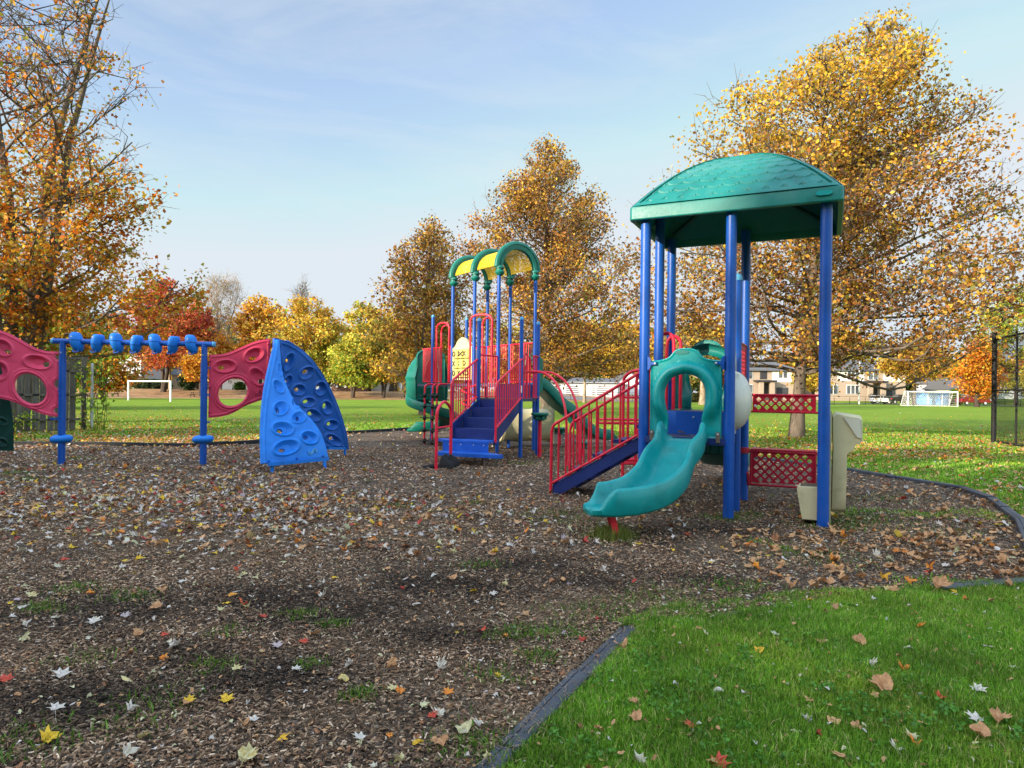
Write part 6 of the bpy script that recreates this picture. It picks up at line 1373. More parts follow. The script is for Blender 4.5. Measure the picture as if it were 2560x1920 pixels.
# --- grey board fence at left
FA = np.array([-14.1, 22.8, 0.]); FB = np.array([-19.5, 17.2, 0.]); d = norm(FB-FA); L = np.linalg.norm(FB-FA); nf = np.array([d[1], -d[0], 0.]); 
if np.dot(nf, -FA) < 0: nf = -nf
t = thing('board_fence', 'weathered grey board fence with lattice top behind the left climbing panel', 'fence', tuple(FA)); rf_ = np.random.default_rng(3)
for k in range(2, 38):
    q = FA+d*(.12+k*.205); side_ = .03 if k % 2 else -.03; h = 2.02+rf_.uniform(-.02, .02); lean = rf_.uniform(-.012, .012)
    mb = MB(); w2 = .088+rf_.uniform(-.006, .004); off = nf*side_
    mb.prism([q+off-d*w2+ZZ*.04, q+off+d*w2+ZZ*.04, q+off+d*(w2+lean)+ZZ*h, q+off-d*(w2-lean)+ZZ*h], -nf*.02); obj('board', mb, M['wood'], t, smooth=False)
mb = MB()
for z in (.4, 1.2, 1.98, 2.42): mb.beam(FA+d*.1+ZZ*z, FA+d*L+ZZ*z, .06, .07)
obj('rail', mb, M['wood'], t, smooth=False)
mb = MB()
for k in range(0, int(L/.09)):
    for s in (1, -1):
        u0 = k*.09; u1 = u0+s*.4
        if 0 < u1 < L and u0 > .1: mb.beam(FA+d*u0+ZZ*2.0+nf*.01*s, FA+d*u1+ZZ*2.4+nf*.01*s, .03, .01, up=tuple(nf))
obj('lattice', mb, M['wood'], t, smooth=False)
for u in (.22, 2.6, 5.0): mb = MB(); mb.box(tuple(FA+d*u+ZZ*1.2), (.13, .13, 2.5), math.atan2(d[1], d[0]), .008); obj('fence_post', mb, M['wood'], t, smooth=False)
mb = MB(); mb.tube([FA-ZZ*.05+nf*.1, FA+ZZ*2.2+nf*.1], .045, 12); mb.lathe(FA+ZZ*2.2+nf*.1, [(.05, 0), (.05, .03), (.02, .06)], 12); obj('steel_post', mb, M['steel'], t)
# --- black chain-link backstop at right
CA = np.array([15.8, 22.3, 0.]); CB = np.array([14.75, 18.9, 0.]); CCp = np.array([13.6, 15.2, 0.]); t = thing('chain_link_fence', 'tall black chain-link backstop at the right edge', 'fence', tuple(CA)); HT = 3.4
def panel(a, b, h, n0):
    L = np.linalg.norm(b-a); d = (b-a)/L; mb = MB(); st = .075
    m = int(L/st); hh2 = h
    for i in range(-int(h/st), m+int(h/st)+1):
        for sg in (1, -1):
            u0 = i*st; u1 = u0+sg*h; q = sorted(((0-u0)/(u1-u0), (L-u0)/(u1-u0))); ta = max(0, q[0]); tb_ = min(1, q[1])
            if tb_-ta > .01: mb.beam(a+d*(u0+(u1-u0)*ta)+ZZ*(.04+h*ta), a+d*(u0+(u1-u0)*tb_)+ZZ*(.04+h*tb_), .0055, .0055)
    obj('chain_link', mb, M['wire'], t, smooth=False)
panel(CA, CB, HT, 0); panel(CB, CCp, HT, 1)
for p, h, r_ in ((CA, 3.62, .075), (CB, 3.5, .055), ((CA+CB)/2, 3.45, .03), (CCp, 3.5, .055)): mb = MB(); mb.tube([p-ZZ*.05, p+ZZ*h], r_, 14); obj('fence_post', mb, M['wire'], t)
mb = MB()
for z in (.06, 1.72, HT): mb.tube([CA+ZZ*z, CB+ZZ*z, CCp+ZZ*z], .026, 10)
obj('rail', mb, M['wire'], t)
mb = MB()
for z in np.arange(.4, 3.4, .42): mb.lathe(CA+ZZ*z, [(.082, 0), (.086, .012), (.082, .024)], 14)
obj('band', mb, M['wire'], t)
# ================= fallen leaves, chips, grass =================
LC = {'tan': (.50, .275, .13), 'yellow': (.62, .40, .03), 'red': (.42, .045, .035), 'orange': (.62, .20, .03), 'pale': (.55, .49, .44), 'cream': (.47, .43, .25), 'brown': (.30, .13, .06), 'mauve': (.36, .28, .30)}
def outline(kind, r):
    if kind == 'maple': rad = [(0, 1.0), (14, .62), (24, .50), (42, .95), (56, .55), (68, .46), (84, .72), (104, .42), (140, .40), (172, .18)]
    elif kind == 'plane': rad = [(0, .95), (18, .78), (30, .62), (48, .92), (66, .72), (84, .78), (110, .62), (140, .55), (172, .3)]
    else: rad = [(0, 1.0), (20, .8), (45, .55), (80, .42), (120, .42), (160, .55)]
    p = [(a, q*r.uniform(.78, 1.14)) for a, q in rad]; p += [(-a, q*r.uniform(.78, 1.14)) for a, q in rad[:0:-1]]
    return [(math.sin(R(a))*q*.5, math.cos(R(a))*q*.5) for a, q in p]
def leaf_mesh(kind, r, curl):
    """a lobed blade with a fold along the midrib and cupped edges, plus its stalk; unit length"""
    o = np.array(outline(kind, r)); n = len(o); ctr = np.array([[0, -.12]]); inner = ctr+(o-ctr)*.52
    V2 = np.concatenate([ctr, inner, o]); d = np.hypot(V2[:, 0], V2[:, 1]+.1)
    z = curl*(.55*np.abs(V2[:, 0])+.9*d**2*r.uniform(.2, 1)*np.cos(np.arctan2(V2[:, 1], V2[:, 0])*2+r.uniform(0, 6))+r.normal(0, .02, len(V2))*2)+r.uniform(0, .10)*V2[:, 1]*curl*3
    z -= z.min()-.015
    V = np.column_stack([V2, z]); f = [(0, 1+i, 1+(i+1) % n) for i in range(n)]
    q = [(1+i, 1+n+i, 1+n+(i+1) % n, 1+(i+1) % n) for i in range(n)]
    s0 = len(V); st = np.array([(0, -.18, z[0]), (.012, -.18, z[0]), (r.uniform(-.12, .12), -.72, .03+z[0]*.5), (r.uniform(-.12, .12)*0+.012+0, -.72, .03+z[0]*.5)]); st[3, :2] = st[2, :2]+[.012, 0]
    V = np.vstack([V, st]); q.append((s0, s0+1, s0+3, s0+2)); return V, f+q
SH = {}
rs = np.random.default_rng(77)
for kd in ('maple', 'plane', 'oval'):
    for k in range(8):
        SH[(kd, k)] = leaf_mesh(kd, rs, (.25, .55, .9, 1.3, .4, .7, 1.1, 1.6)[k])
LM = {}
def leaf_obj_mesh(kd, k, c):
    if (kd, k, c) not in LM:
        V, f = SH[(kd, k)]; me = mesh_raw('fallen_leaf', V, faces=f); rr = np.random.default_rng(hash((kd, k)) % 999); base = np.array(LC[c]); d = np.hypot(V[:, 0], V[:, 1]+.12)[:, None]
        alt = {'yellow': LC['orange'], 'red': (.62, .16, .04), 'orange': LC['yellow'], 'tan': LC['brown'], 'pale': LC['cream'], 'cream': LC['yellow'], 'brown': LC['tan'], 'mauve': LC['pale']}[c]
        cc_ = base+(np.array(alt)-base)*np.clip(rs.uniform(-.3, .5)+rs.normal(0, .25, (len(V), 1)), 0, .7); a = me.color_attributes.new('Col', 'FLOAT_COLOR', 'POINT'); col = np.ones((len(V), 4), np.float32); col[:, :3] = cc_; a.data.foreach_set('color', col.ravel())
        me.materials.append(M['fallen']); LM[(kd, k, c)] = me
    return LM[(kd, k, c)]
def in_poly(poly, x, y): return poly_sdf(poly, np.asarray(x, float), np.asarray(y, float))
def dens_colour(x, y):
    """litter density per square metre and its mix of colours"""
    sd = in_poly(MUL, x, y)
    return sd
def sample(n, Ymin, Ymax, r, powr=1.0, xl=-.80, xr=.80):
    # uniform over the wedge of ground the photo shows
    u = r.random(n); y = np.sqrt(Ymin**2+u*(Ymax**2-Ymin**2)); x = y*r.uniform(xl, xr, n); return x, y
CN = ['tan', 'yellow', 'red', 'orange', 'pale', 'cream', 'brown', 'mauve']
MIX = {'left': [.20, .06, .045, .06, .32, .10, .18, .035], 'near': [.14, .12, .10, .06, .36, .14, .04, .04], 'right': [.70, .03, .01, .07, .05, .04, .10, .0], 'lawn': [.38, .08, .06, .04, .26, .05, .13, 0], 'far': [.45, .12, .05, .18, .08, .05, .07, 0]}
def zone(x, y):
    sd = in_poly(MUL, x, y); inside = sd < 0; lawn = (~inside) & (y < 5.7) & (x > -1)
    right = ((x > 1.9+(y-5)*.12) & (y > 4.9) & (y < 16)) & ~lawn; far = (~inside) & (y > 9) & ~right
    near = inside & (y < 6) & ~right; return np.where(lawn, 'lawn', np.where(right, 'right', np.where(far, 'far', np.where(near, 'near', 'left')))), sd
def density(x, y, z, sd):
    n1 = fbm(x, y, 1.6, 5); n2 = fbm(x, y, .6, 6); d = np.zeros(x.shape)
    d = np.where(z == 'near', 8.5*np.clip(1+.6*n1, .3, 2.2), d)
    # middle left: thick pale litter from 6 to 14 m
    lf_ = 95*np.exp(-((y-9.0)/3.4)**2)*np.clip(.95-(x+1.6)*.35, .10, 1.2)*np.where(y > 9.5, np.clip((-2.0-x)/2.5, .10, 1), 1)*np.clip(1+1.0*n1+.5*n2, .15, 2.6)+6
    lf_ = np.where(y > 14.5, np.where(x < -5, 40, 6), lf_); d = np.where(z == 'left', lf_, d)
    rr = 44*np.clip(1+.7*n1+.6*n2, .2, 2.4)*np.where(y < 7.2, 1.5, .75)*np.where((sd < 0) & (y > 7.3) & (x < 5.2), .35, 1)*np.clip(1-(y-11)/9, .35, 1)*np.where(y < 5.5, .7, 1); d = np.where(z == 'right', rr, d)
    d = np.where(z == 'lawn', 10*np.clip(1+.6*n1, .3, 2)*np.clip(.5+(y-2.8)*.25, .5, 1.3), d)
    fa = 60*np.exp(-np.clip(y-17.5, 0, 99)/5.5)*np.clip(1+.9*n1, .2, 2)*np.where(x > -6, np.where(x < 3, .5, 1.3), 2.2)+2.2*np.exp(-np.clip(y-17, 0, 99)/22); d = np.where(z == 'far', fa, d)
    return d
# a few leaves placed where the photo shows them: px, py, colour, kind, curl, size
HERO = [(1130, 1448, 'tan', 'plane', 2, .11), (870, 1398, 'tan', 'plane', 1, .09), (660, 1542, 'red', 'maple', 1, .10), (695, 1615, 'mauve', 'maple', 1, .11), (755, 1605, 'red', 'maple', 1, .10), (410, 1588, 'red', 'maple', 1, .085), (567, 1750, 'yellow', 'maple', 1, .10), (470, 1752, 'yellow', 'maple', 1, .09),
        (120, 1850, 'yellow', 'maple', 2, .13), (1120, 1732, 'orange', 'maple', 1, .09), (1160, 1830, 'cream', 'plane', 2, .11), (618, 1900, 'cream', 'plane', 3, .12), (15, 1700, 'red', 'maple', 1, .11), (155, 1688, 'pale', 'maple', 1, .13), (738, 1673, 'pale', 'maple', 1, .09), (590, 1672, 'cream', 'maple', 1, .09), (140, 1772, 'pale', 'maple', 1, .11),
        (635, 1800, 'pale', 'maple', 1, .10), (320, 1884, 'pale', 'maple', 2, .10), (1730, 1810, 'red', 'maple', 1, .11), (1795, 1905, 'red', 'maple', 1, .13), (1600, 1895, 'pale', 'maple', 2, .10), (2205, 1724, 'tan', 'plane', 2, .16), (1940, 1586, 'pale', 'maple', 1, .10), (1895, 1625, 'yellow', 'plane', 2, .08), (2150, 1610, 'tan', 'plane', 2, .12), (2350, 1470, 'tan', 'plane', 3, .20), (2275, 1458, 'orange', 'plane', 3, .13),
        (2385, 1478, 'yellow', 'maple', 2, .09), (2055, 1605, 'tan', 'plane', 3, .09), (2260, 1670, 'orange', 'maple', 3, .10), (2440, 1800, 'pale', 'maple', 1, .13), (2500, 1800, 'tan', 'plane', 3, .13), (2455, 1840, 'tan', 'plane', 2, .12), (2350, 1740, 'red', 'maple', 2, .08), (2445, 1725, 'pale', 'maple', 1, .11), (2020, 1795, 'mauve', 'maple', 2, .09), (1585, 1755, 'tan', 'plane', 3, .07), (1590, 1800, 'tan', 'plane', 2, .09),
        (2280, 1845, 'cream', 'maple', 2, .09), (2290, 1855, 'orange', 'maple', 3, .08), (1720, 1338, 'red', 'maple', 1, .15), (345, 1400, 'yellow', 'maple', 2, .13), (180, 1370, 'yellow', 'maple', 2, .12), (160, 1400, 'red', 'maple', 1, .12), (1850, 1342, 'yellow', 'maple', 1, .11), (455, 1455, 'pale', 'maple', 1, .11), (235, 1555, 'pale', 'maple', 1, .12), (310, 1540, 'mauve', 'maple', 1, .11), (835, 1445, 'yellow', 'maple', 1, .09), (610, 1435, 'cream', 'maple', 1, .08),
        (80, 1490, 'cream', 'maple', 1, .10), (50, 1520, 'pale', 'maple', 1, .11), (1265, 1590, 'orange', 'maple', 2, .07), (1245, 1690, 'yellow', 'maple', 2, .08), (1000, 1730, 'orange', 'maple', 2, .08), (1080, 1790, 'red', 'maple', 1, .09), (1100, 1785, 'pale', 'maple', 2, .09), (900, 1845, 'pale', 'maple', 1, .10), (1230, 1485, 'pale', 'maple', 1, .10), (1080, 1480, 'orange', 'maple', 2, .06)]
rl_ = np.random.default_rng(123)
cand = []
for px, py, c, kd, cu, s in HERO:
    x, y, _ = G(px, py, .03); cand.append((x, y, c, kd, cu, s, 1))
x, y = sample(150000, 2.6, 60, rl_); z, sd = zone(x, y); dn = density(x, y, z, sd); area = .80*(60**2-2.6**2); keep = rl_.random(len(x)) < dn*area/150000*1.0
thr = dn*area/150000
x = np.concatenate([x, ]); idx = np.where(rl_.random(len(x)) < np.minimum(thr, 1))[0]
x, y, z, thr = x[idx], y[idx], z[idx], thr[idx]; rep = np.maximum(1, np.round(thr)).astype(int); x = np.repeat(x, rep); y = np.repeat(y, rep); z = np.repeat(z, rep); x = x+rl_.normal(0, .25, len(x))*(np.repeat(rep, rep) > 1); y = y+rl_.normal(0, .25, len(y))*(np.repeat(rep, rep) > 1)
ci = np.array([rl_.choice(8, p=np.array(MIX[q])/sum(MIX[q])) for q in z])
size = np.where(z == 'right', rl_.uniform(.06, .135, len(x)), np.where(z == 'far', rl_.uniform(.07, .13, len(x)), rl_.uniform(.055, .11, len(x))*np.where(y > 6, 1.15, 1)))
size = np.where((z == 'lawn') & (rl_.random(len(x)) < .7), size*.75, size)
kd_ = np.where(ci == 0, 'plane', np.where(rl_.random(len(x)) < .25, 'oval', 'maple')); cu_ = np.where(z == 'right', rl_.integers(1, 8, len(x)), rl_.integers(0, 8, len(x)))
print('fallen leaves', len(x))
score = size/y; order = np.argsort(-score); nind = 300-len(HERO); A = order[:nind]; B_ = order[nind:]
for k in A: cand.append((x[k], y[k], CN[ci[k]], str(kd_[k]), int(cu_[k]), size[k], 0))
# --- the 300 largest as things of their own, each told apart by colour, ground and its place in the row
cl = {'tan': 'tan', 'yellow': 'bright yellow', 'red': 'red', 'orange': 'orange', 'pale': 'pale greyish-white', 'cream': 'cream-green', 'brown': 'dark brown', 'mauve': 'mauve-grey'}
ORD = ['leftmost', 'second', 'third', 'fourth', 'fifth', 'sixth', 'seventh', 'eighth', 'ninth', 'tenth', 'eleventh', 'twelfth', 'thirteenth', 'fourteenth', 'fifteenth', 'sixteenth', 'seventeenth', 'eighteenth', 'nineteenth', 'twentieth']
def place(x, y):
    sd = float(in_poly(MUL, np.array([x]), np.array([y]))[0])
    if sd > 0 and y < 6 and x > -1: return 'lawn close to the viewer' if y < 3.7 else ('middle of the near lawn' if y < 4.5 else 'back edge of the near lawn')
    if x > 1.9 and y > 4.6: return 'leaf-strewn ground below the roofed tower' if x < 3.2 else 'leafy ground near the right edging'
    if y < 3.4: return 'mulch at the bottom edge'
    if y < 4.3: return 'mulch in the foreground'
    if y < 5.6: return 'mulch halfway to the teal slide'
    return 'mulch before the play equipment'
groups = {}
for q in cand: groups.setdefault((q[2], place(q[0], q[1])), []).append(q)
for (c, pl), qs in groups.items():
    qs.sort(key=lambda q: q[0]/q[1])
    for k, q in enumerate(qs):
        me = leaf_obj_mesh(q[3], q[4], q[2]); o = bpy.data.objects.new('fallen_leaf', me); C.objects.link(o); sd0 = float(in_poly(MUL, np.array([q[0]]), np.array([q[1]]))[0])
        lift = rl_.uniform(.012, .030) if sd0 > 0 and q[1] < 5.6 else .026
        o.location = (q[0], q[1], lift); o.scale = (q[5],)*3; o.rotation_euler = (rl_.uniform(-.35, .3), rl_.uniform(-.3, .3), rl_.uniform(0, 6.28)) if not q[6] else (rl_.uniform(-.1, .3), rl_.uniform(-.15, .15), rl_.uniform(-1.2, 1.2))
        if len(qs) == 1: lb = f'the only {cl[c]} fallen leaf on the {pl}'
        else:
            w_ = ORD[k] if k < len(ORD) else 'rightmost'
            lb = (f'leftmost {cl[c]} fallen leaf on the {pl}' if k == 0 else (f'rightmost {cl[c]} fallen leaf on the {pl}' if k == len(qs)-1 else f'{cl[c]} fallen leaf, {w_} from left on the {pl}'))
        tag(o, lb, 'fallen leaf', 'fallen autumn leaves')
# two leaves lying on the low deck
for (a, b, c, kd, cu, s) in ((.40, .42, 'tan', 'plane', 3, .14), (.56, .2, 'pale', 'maple', 1, .10)):
    p = L1(a, b, .968); o = bpy.data.objects.new('fallen_leaf', leaf_obj_mesh(kd, cu, c)); C.objects.link(o); o.location = tuple(p); o.scale = (s,)*3; o.rotation_euler = (.1, 0, 1.0+a)
    tag(o, ('curled tan leaf' if c == 'tan' else 'flat pale leaf')+' lying on the low deck above the teal slide', 'fallen leaf', 'fallen autumn leaves')
def merge_leaves(xs, ys, cs, kinds, curls, sizes, name, label, z0=.024):
    Vs, Cs, T, Q = [], [], [], []; off = 0
    for key in SH:
        m = np.where((kinds == key[0]) & (curls == key[1]))[0]
        if not len(m): continue
        V, f = SH[key]; far_ = ys[m] > 11
        for sub, simple in ((m[~far_], False), (m[far_], True)):
            if not len(sub): continue
            n = len(sub)
            if simple:
                no = (len(V)-5)//2; ids = [1+no+int(j) for j in np.linspace(0, no-1, 7)]; B = V[[0]+ids]; fs = [(0, 1+i, 1+(i+1) % 7) for i in range(7)]
            else: B = V; fs = f
            th = rl_.uniform(0, 6.28, n); tx_ = rl_.uniform(-.35, .35, n); s = sizes[sub]; ca, sa = np.cos(th), np.sin(th)
            bx = B[:, 0][None]*s[:, None]; by = B[:, 1][None]*s[:, None]; bz = B[:, 2][None]*s[:, None]+by*np.sin(tx_)[:, None]; bz -= np.minimum(bz.min(1, keepdims=True), 0)*.7
            W = np.stack([xs[sub][:, None]+bx*ca[:, None]-by*sa[:, None], ys[sub][:, None]+bx*sa[:, None]+by*ca[:, None], z0+bz], -1).reshape(-1, 3)
            base = np.array([LC[CN[c]] for c in cs[sub]])*rl_.uniform(.7, 1.15, (n, 1)); col = np.repeat(base, len(B), 0)*rl_.uniform(.85, 1.12, (n*len(B), 1))
            Vs.append(W); Cs.append(col); o = off+np.arange(n)*len(B)
            for ff in fs: (T if len(ff) == 3 else Q).append(np.stack([o+i for i in ff], 1))
            off += n*len(B)
    me = mesh_raw(name, np.concatenate(Vs), quads=np.concatenate(Q) if Q else None, tris=np.concatenate(T), col=np.concatenate(Cs)); o = link(name, me, M['fallen']); tag(o, label, kind='stuff')
merge_leaves(x[B_], y[B_], ci[B_], kd_[B_], cu_[B_], size[B_], 'leaf_litter', 'countless smaller and farther fallen autumn leaves')
# crumbled bits of leaf between the whole ones
xa, ya = sample(34000, 2.5, 10, rl_); za, sa_ = zone(xa, ya); pk_ = rl_.random(len(xa)) < np.where(za == 'right', .75, np.where(za == 'lawn', .16, .38))*np.clip(1+.7*fbm(xa, ya, .5, 61), .2, 1); xa, ya = xa[pk_], ya[pk_]; n_ = len(xa)
merge_leaves(xa, ya, rl_.choice([0, 6, 4, 0, 6, 5], n_), np.full(n_, 'oval'), rl_.integers(0, 8, n_), rl_.uniform(.014, .045, n_), 'leaf_crumbs', 'crumbled bits of brown and pale leaf over the ground', .022)
# --- loose bark chips near the viewer
rc = np.random.default_rng(31)
def chips():
    xs, ys, sc_ = [], [], []
    for y0, y1, dn_, s in ((2.3, 4.2, 5200, 1), (4.2, 6.2, 2600, 1.15), (6.2, 9.5, 1100, 1.4), (9.5, 17.5, 300, 1.9)):
        ar = .80*(y1**2-y0**2); n = int(ar*dn_); a, b = sample(n, y0, y1, rc, xl=-.80, xr=.80); ok = in_poly(MUL, a, b) < -.06; a, b = a[ok], b[ok]
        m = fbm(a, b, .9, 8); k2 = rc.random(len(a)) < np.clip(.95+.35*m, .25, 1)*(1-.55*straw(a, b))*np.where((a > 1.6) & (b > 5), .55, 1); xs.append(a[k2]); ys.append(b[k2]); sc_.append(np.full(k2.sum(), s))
    X, Y, S = np.concatenate(xs), np.concatenate(ys), np.concatenate(sc_); n = len(X); L = rc.uniform(.010, .034, n)*S; Wd = rc.uniform(.004, .010, n)*S; H = rc.uniform(.002, .005, n)*S
    th = rc.uniform(0, 3.14, n); ti = rc.normal(0, .28, n); tr_ = rc.normal(0, .35, n); u = np.stack([np.cos(th)*np.cos(ti), np.sin(th)*np.cos(ti), np.sin(ti)], 1); v = np.stack([-np.sin(th)*np.cos(tr_), np.cos(th)*np.cos(tr_), np.sin(tr_)], 1); wv = np.cross(u, v)
    c = np.stack([X, Y, .017+rc.uniform(0, .012, n)], 1); u = u*(L/2)[:, None]; v = v*(Wd/2)[:, None]; wv = wv*(H)[:, None]
    tpr = rc.uniform(.5, 1, (n, 1)); V = np.stack([c-u-v*tpr, c+u-v, c+u+v*tpr, c-u+v, c-u*.8-v*tpr*.7+wv, c+u*.85-v*.7+wv, c+u*.85+v*tpr*.7+wv, c-u*.8+v*.7+wv], 1).reshape(-1, 3); o = np.arange(n)*8
    Q = np.concatenate([np.stack([o+a, o+b, o+c_, o+d], 1) for a, b, c_, d in ((4, 5, 6, 7), (0, 1, 5, 4), (1, 2, 6, 5), (2, 3, 7, 6), (3, 0, 4, 7))])
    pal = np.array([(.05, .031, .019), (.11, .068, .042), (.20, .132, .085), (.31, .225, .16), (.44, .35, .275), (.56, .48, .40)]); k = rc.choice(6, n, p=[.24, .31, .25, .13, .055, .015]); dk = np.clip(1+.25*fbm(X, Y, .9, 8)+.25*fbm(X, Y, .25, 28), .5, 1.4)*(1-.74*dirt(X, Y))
    print('chips', n)
    me = mesh_raw('bark_chips', V, quads=Q, col=np.repeat(pal[k]*np.array([1.12, 1.0, .88])*rc.uniform(.75, 1.25, (n, 1))*dk[:, None], 8, 0)); o_ = link('bark_chips', me, M['chip']); tag(o_, 'loose dark and greyish bark chips over the mulch', kind='stuff')
chips()
# --- grass blades
def blades(name, label, X, Y, h, wd, cols, r, bend=.5, z=0.0):
    n = len(X); th = r.uniform(0, 6.28, n); ph = r.uniform(0, 6.28, n); bn = np.abs(r.normal(0, bend, n))*h; wx = np.stack([np.cos(th), np.sin(th), np.zeros(n)], 1)*(wd/2)[:, None]; b = np.stack([np.cos(ph)*bn, np.sin(ph)*bn, np.zeros(n)], 1); c = np.stack([X, Y, np.zeros(n)+z-.003], 1); up = np.zeros((n, 3)); up[:, 2] = h
    hm = up*.6; tip = up*np.sqrt(np.clip(1-(bn/np.maximum(h, 1e-6))**2*.35, .35, 1))[:, None]
    V = np.stack([c-wx, c+wx, c+wx*.8+hm+b*.35, c-wx*.8+hm+b*.35, c+tip+b], 1).reshape(-1, 3); o = np.arange(n)*5
    me = mesh_raw(name, V, quads=np.stack([o, o+1, o+2, o+3], 1), tris=np.stack([o+3, o+2, o+4], 1), col=np.repeat(cols, 5, 0)); q = link(name, me, M['blade']); tag(q, label, kind='stuff'); return q
def gcol(n, r, X=None, Y=None):
    pal = np.array([(.135, .305, .018), (.19, .39, .03), (.06, .145, .010), (.31, .47, .05), (.50, .45, .18)]); k = r.choice(5, n, p=[.32, .27, .24, .10, .07]); c = pal[k]*r.uniform(.75, 1.25, (n, 1))
    if X is not None: c = c*np.clip(1+.34*fbm(X, Y, .3, 12), .5, 1.6)[:, None]*(1+np.clip(fbm(X, Y, .8, 19), 0, 1)[:, None]*np.array([.55, .12, .3]))
    return c
rg = np.random.default_rng(41)
a, b = sample(620000, 2.55, 5.9, rg, xl=-.35, xr=.80)
edge = in_poly(MUL, a, b)+.10*fbm(a, b, .35, 14); ragged = .28*np.clip((b-4.15)/.5, 0, 1)*np.clip((5.5-b)*2, 0, 1); near_curb = (b < 4.35) & (a < .80)
ok = np.where(near_curb, in_poly(MUL, a, b) > .045, edge > -ragged); a, b = a[ok], b[ok]; n = len(a); print('near grass', n)
hh3 = np.clip(rg.normal(.034, .013, n)*(1+.45*fbm(a, b, .22, 15)), .010, .085); blades('grass', 'short bright green lawn grass in the right foreground', a, b, hh3, rg.uniform(.0022, .0048, n), gcol(n, rg, a, b), rg, .55)
# right side and far verge: sparser, taller clumps
xs_, ys_ = [], []
for y0, y1, dn_ in ((5.2, 9, 2600), (9, 16, 1000), (16, 30, 260)):
    n = int(.8*(y1**2-y0**2)*dn_); a, b = sample(n, y0, y1, rg); s_ = in_poly(MUL, a, b); m = fbm(a, b, .8, 16); ok = np.where(s_ > .08, True, (m > .55) & (a > 1.9) & (b < 9) & (b > 4.9)) & (rg.random(n) < np.where(s_ > .08, 1, .7)); xs_.append(a[ok]); ys_.append(b[ok])
a = np.concatenate(xs_); b = np.concatenate(ys_); n = len(a); print('verge grass', n)
blades('grass', 'green verge grass outside the edging with leaves caught in it', a, b, np.clip(rg.normal(.04, .012, n), .015, .09)*(1+b*.02), rg.uniform(.004, .008, n)*(1+b*.09), gcol(n, rg, a, b), rg, .6)
# broad-leaved weeds and clover in the lawn
wx_, wy_ = sample(5200, 2.7, 5.6, rg, xl=-.3, xr=.8); wk = (in_poly(MUL, wx_, wy_) > .08) & (fbm(wx_, wy_, .35, 71) > .25); wx_, wy_ = wx_[wk], wy_[wk]; n_ = len(wx_)*5; wp = np.stack([np.repeat(wx_, 5), np.repeat(wy_, 5), np.zeros(n_)], 1)+rg.normal(0, .014, (n_, 3)); wp[:, 2] = rg.uniform(.018, .042, n_)
cl_me = leafmesh('clover', wp, .019, np.array([(.09, .24, .03)])*rg.uniform(.6, 1.35, (n_, 1)), rg, fold=.1, aspect=.9); co_ = link('clover', cl_me, M['blade']); tag(co_, 'low clover and broad-leaved weeds in the near lawn', kind='stuff')
# weed and grass tufts in the mulch (pixel, radius, blades)
TF = [(330, 1500, .16, 500), (190, 1480, .14, 500), (220, 1655, .14, 350), (530, 1675, .15, 420), (390, 1760, .13, 380), (110, 1530, .14, 500), (60, 1870, .16, 600), (345, 1815, .14, 250), (780, 1670, .08, 260), (750, 1545, .10, 420), (835, 1570, .10, 380), (570, 1590, .09, 240), (905, 1745, .08, 420), (1240, 1880, .18, 900), (1200, 1420, .14, 380), (1010, 1270, .2, 300), (1180, 1262, .2, 260), (1530, 1345, .22, 900), (1815, 1300, .24, 900), (1870, 1290, .2, 500),
      (2080, 1315, .36, 1500), (2150, 1300, .35, 1200), (2030, 1290, .2, 500), (1300, 1160, .35, 600), (1420, 1175, .3, 400), (1380, 1290, .45, 700), (1440, 1310, .35, 500), (20, 1185, .35, 800), (60, 1200, .25, 300), (195, 1148, .2, 400), (480, 1210, .3, 200), (1300, 1590, .16, 700), (1400, 1590, .16, 700), (1340, 1650, .12, 500), (1240, 1600, .1, 240), (1640, 1500, .3, 900), (1500, 1540, .25, 900), (1830, 1475, .3, 900), (2050, 1400, .4, 1000), (2200, 1250, .5, 900), (2300, 1330, .5, 900), (1250, 1700, .12, 400), (1180, 1880, .10, 350)]
X_, Y_ = [], []
for px, py, r_, n in TF:
    x0, y0, _ = G(px, py); q = rg.normal(0, r_*.55, (n, 2)); q = q[rg.random(len(q)) < .45]*(1+.6*rg.random()); X_.append(x0+q[:, 0]); Y_.append(y0+q[:, 1]*.8)
a, b = np.concatenate(X_), np.concatenate(Y_); n = len(a); hh3 = np.clip(rg.normal(.035, .014, n), .012, .08)
blades('grass', 'scattered weeds and grass tufts growing through the mulch', a, b, hh3, rg.uniform(.003, .007, n)*(1+b*.05), gcol(n, rg)*.58, rg, .9, .014)
# long dry tuft at the slide leg
x0, y0, _ = G(1530, 1350); q = rg.normal(0, .09, (1300, 2)); c = gcol(1300, rg)*.42+np.array([.09, .065, .025]); blades('grass', 'long half-dry grass tuft round the red slide leg', x0+q[:, 0], y0+q[:, 1], np.clip(rg.normal(.13, .03, 1300), .05, .2), rg.uniform(.003, .006, 1300), c, rg, .45, .01)
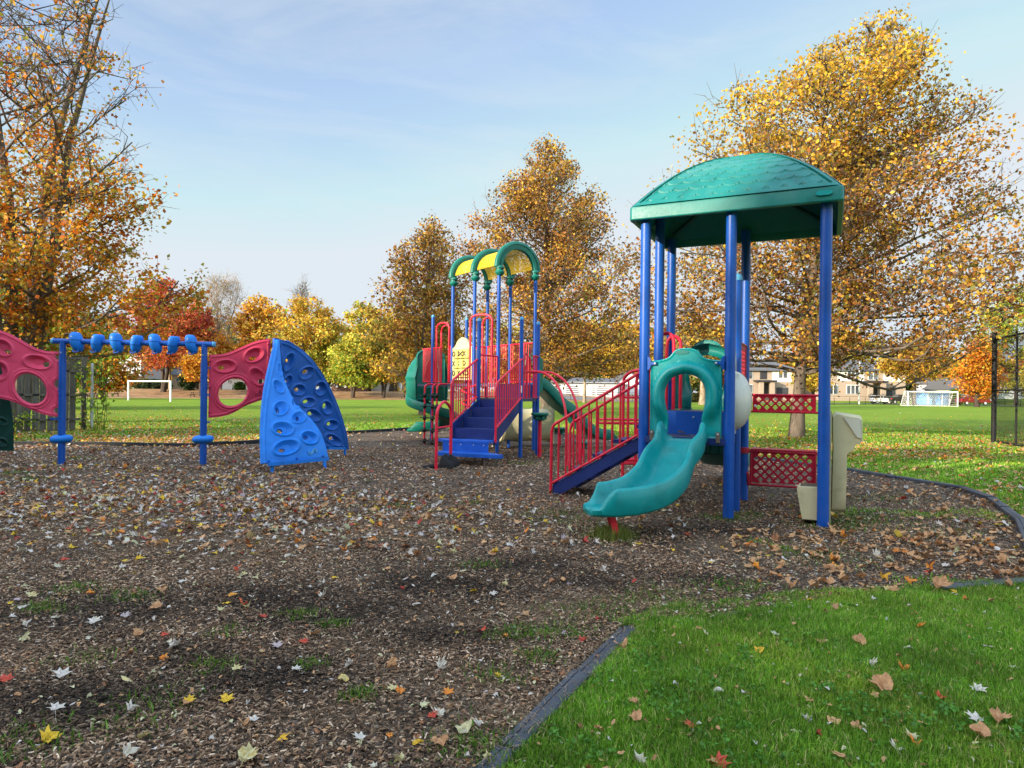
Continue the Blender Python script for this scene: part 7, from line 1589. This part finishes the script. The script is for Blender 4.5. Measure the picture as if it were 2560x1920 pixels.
# dry straw over the mulch
a, b = [], []
for y0, y1, dn_ in ((2.5, 5.5, 2000), (5.5, 9, 900), (9, 13, 200)):
    n = int(.8*(y1**2-y0**2)*dn_); p, q = sample(n, y0, y1, rg); ok = (in_poly(MUL, p, q) < -.02) & (rg.random(n) < np.clip(straw(p, q)*1.5, 0.03, 1)); a.append(p[ok]); b.append(q[ok])
a, b = np.concatenate(a), np.concatenate(b); n = len(a); print('straw', n)
t_ = rg.uniform(-.2, 1, 700); ca1 = MUL[1]+(MUL[2]-MUL[1])*t_[:, None]+rg.normal(0, .06, (700, 2)); a = np.concatenate([a, ca1[:, 0]]); b = np.concatenate([b, ca1[:, 1]]); n = len(a)
pal = np.array([(.34, .225, .13), (.46, .32, .195), (.22, .14, .085)]); c = pal[rg.choice(3, n)]*rg.uniform(.8, 1.2, (n, 1))
blades('dry_grass', 'dry tan straw matted over parts of the mulch', a, b, rg.uniform(.008, .022, n), rg.uniform(.0015, .003, n)*(1+b*.06), c, rg, 3.0, np.where(np.arange(n) >= n-700, .038, .02))
# vines on the board fence
fd = norm(FB-FA); fn = np.array([fd[1], -fd[0], 0.])
if np.dot(fn, -FA) < 0: fn = -fn
rv = np.random.default_rng(66)
for u0, u1, z1, n, label in ((-.45, .35, 2.6, 380, 'green and yellow creeper climbing the end of the board fence'), (1.6, 5.8, .85, 420, 'low yellow-green creeper along the foot of the board fence')):
    t = thing('creeper', label, 'creeper', tuple(FA+fd*u0)); mb = MB(); ends = []
    for k in range(12):
        u = u0+(u1-u0)*(k+.5)/12; p = FA+fd*u+fn*.12; pts = [p]; 
        for j in range(6): pts.append(pts[-1]+fd*rv.normal(0, .07)+fn*rv.normal(.01, .03)+ZZ*z1*rv.uniform(.08, .2))
        pts = cr(pts, 3); mb.tube(pts, .008, 5, cap=False); ends.append(pts)
    obj('stem', mb, M['darkbark'], t); E_ = np.concatenate(ends); k = rv.integers(0, len(E_), n); q = E_[k]+rv.normal(0, .11, (n, 3)); q[:, 2] = np.clip(q[:, 2], .03, 9)
    link('foliage', leafmesh('foliage', q-(FA+fd*u0), .11, pick('lime', n, rv), rv), M['leaf'], t)
for o_ in C.objects:
    if o_.parent is None and 'category' in o_ and 'group' not in o_:
        g_ = {'house': 'houses around the field', 'soccer_goal': 'white soccer goals', 'picnic_table': 'picnic tables under the trees', 'parked_car': 'cars parked along the street', 'pickup_truck': 'cars parked along the street', 'border_edging': 'plastic edging around the mulch', 'shrub': 'shrubs beyond the field', 'sycamore': 'sycamores beside the playground', 'townhouse': 'houses around the field', 'bungalow': 'houses around the field', 'creeper': 'creepers on the board fence', 'utility_pole': 'poles beyond the field', 'roofed_play_tower': 'play equipment', 'arched_play_tower': 'play equipment', 'climbing_frame': 'play equipment'}.get(o_.name.split('.')[0])
        if g_: o_['group'] = g_
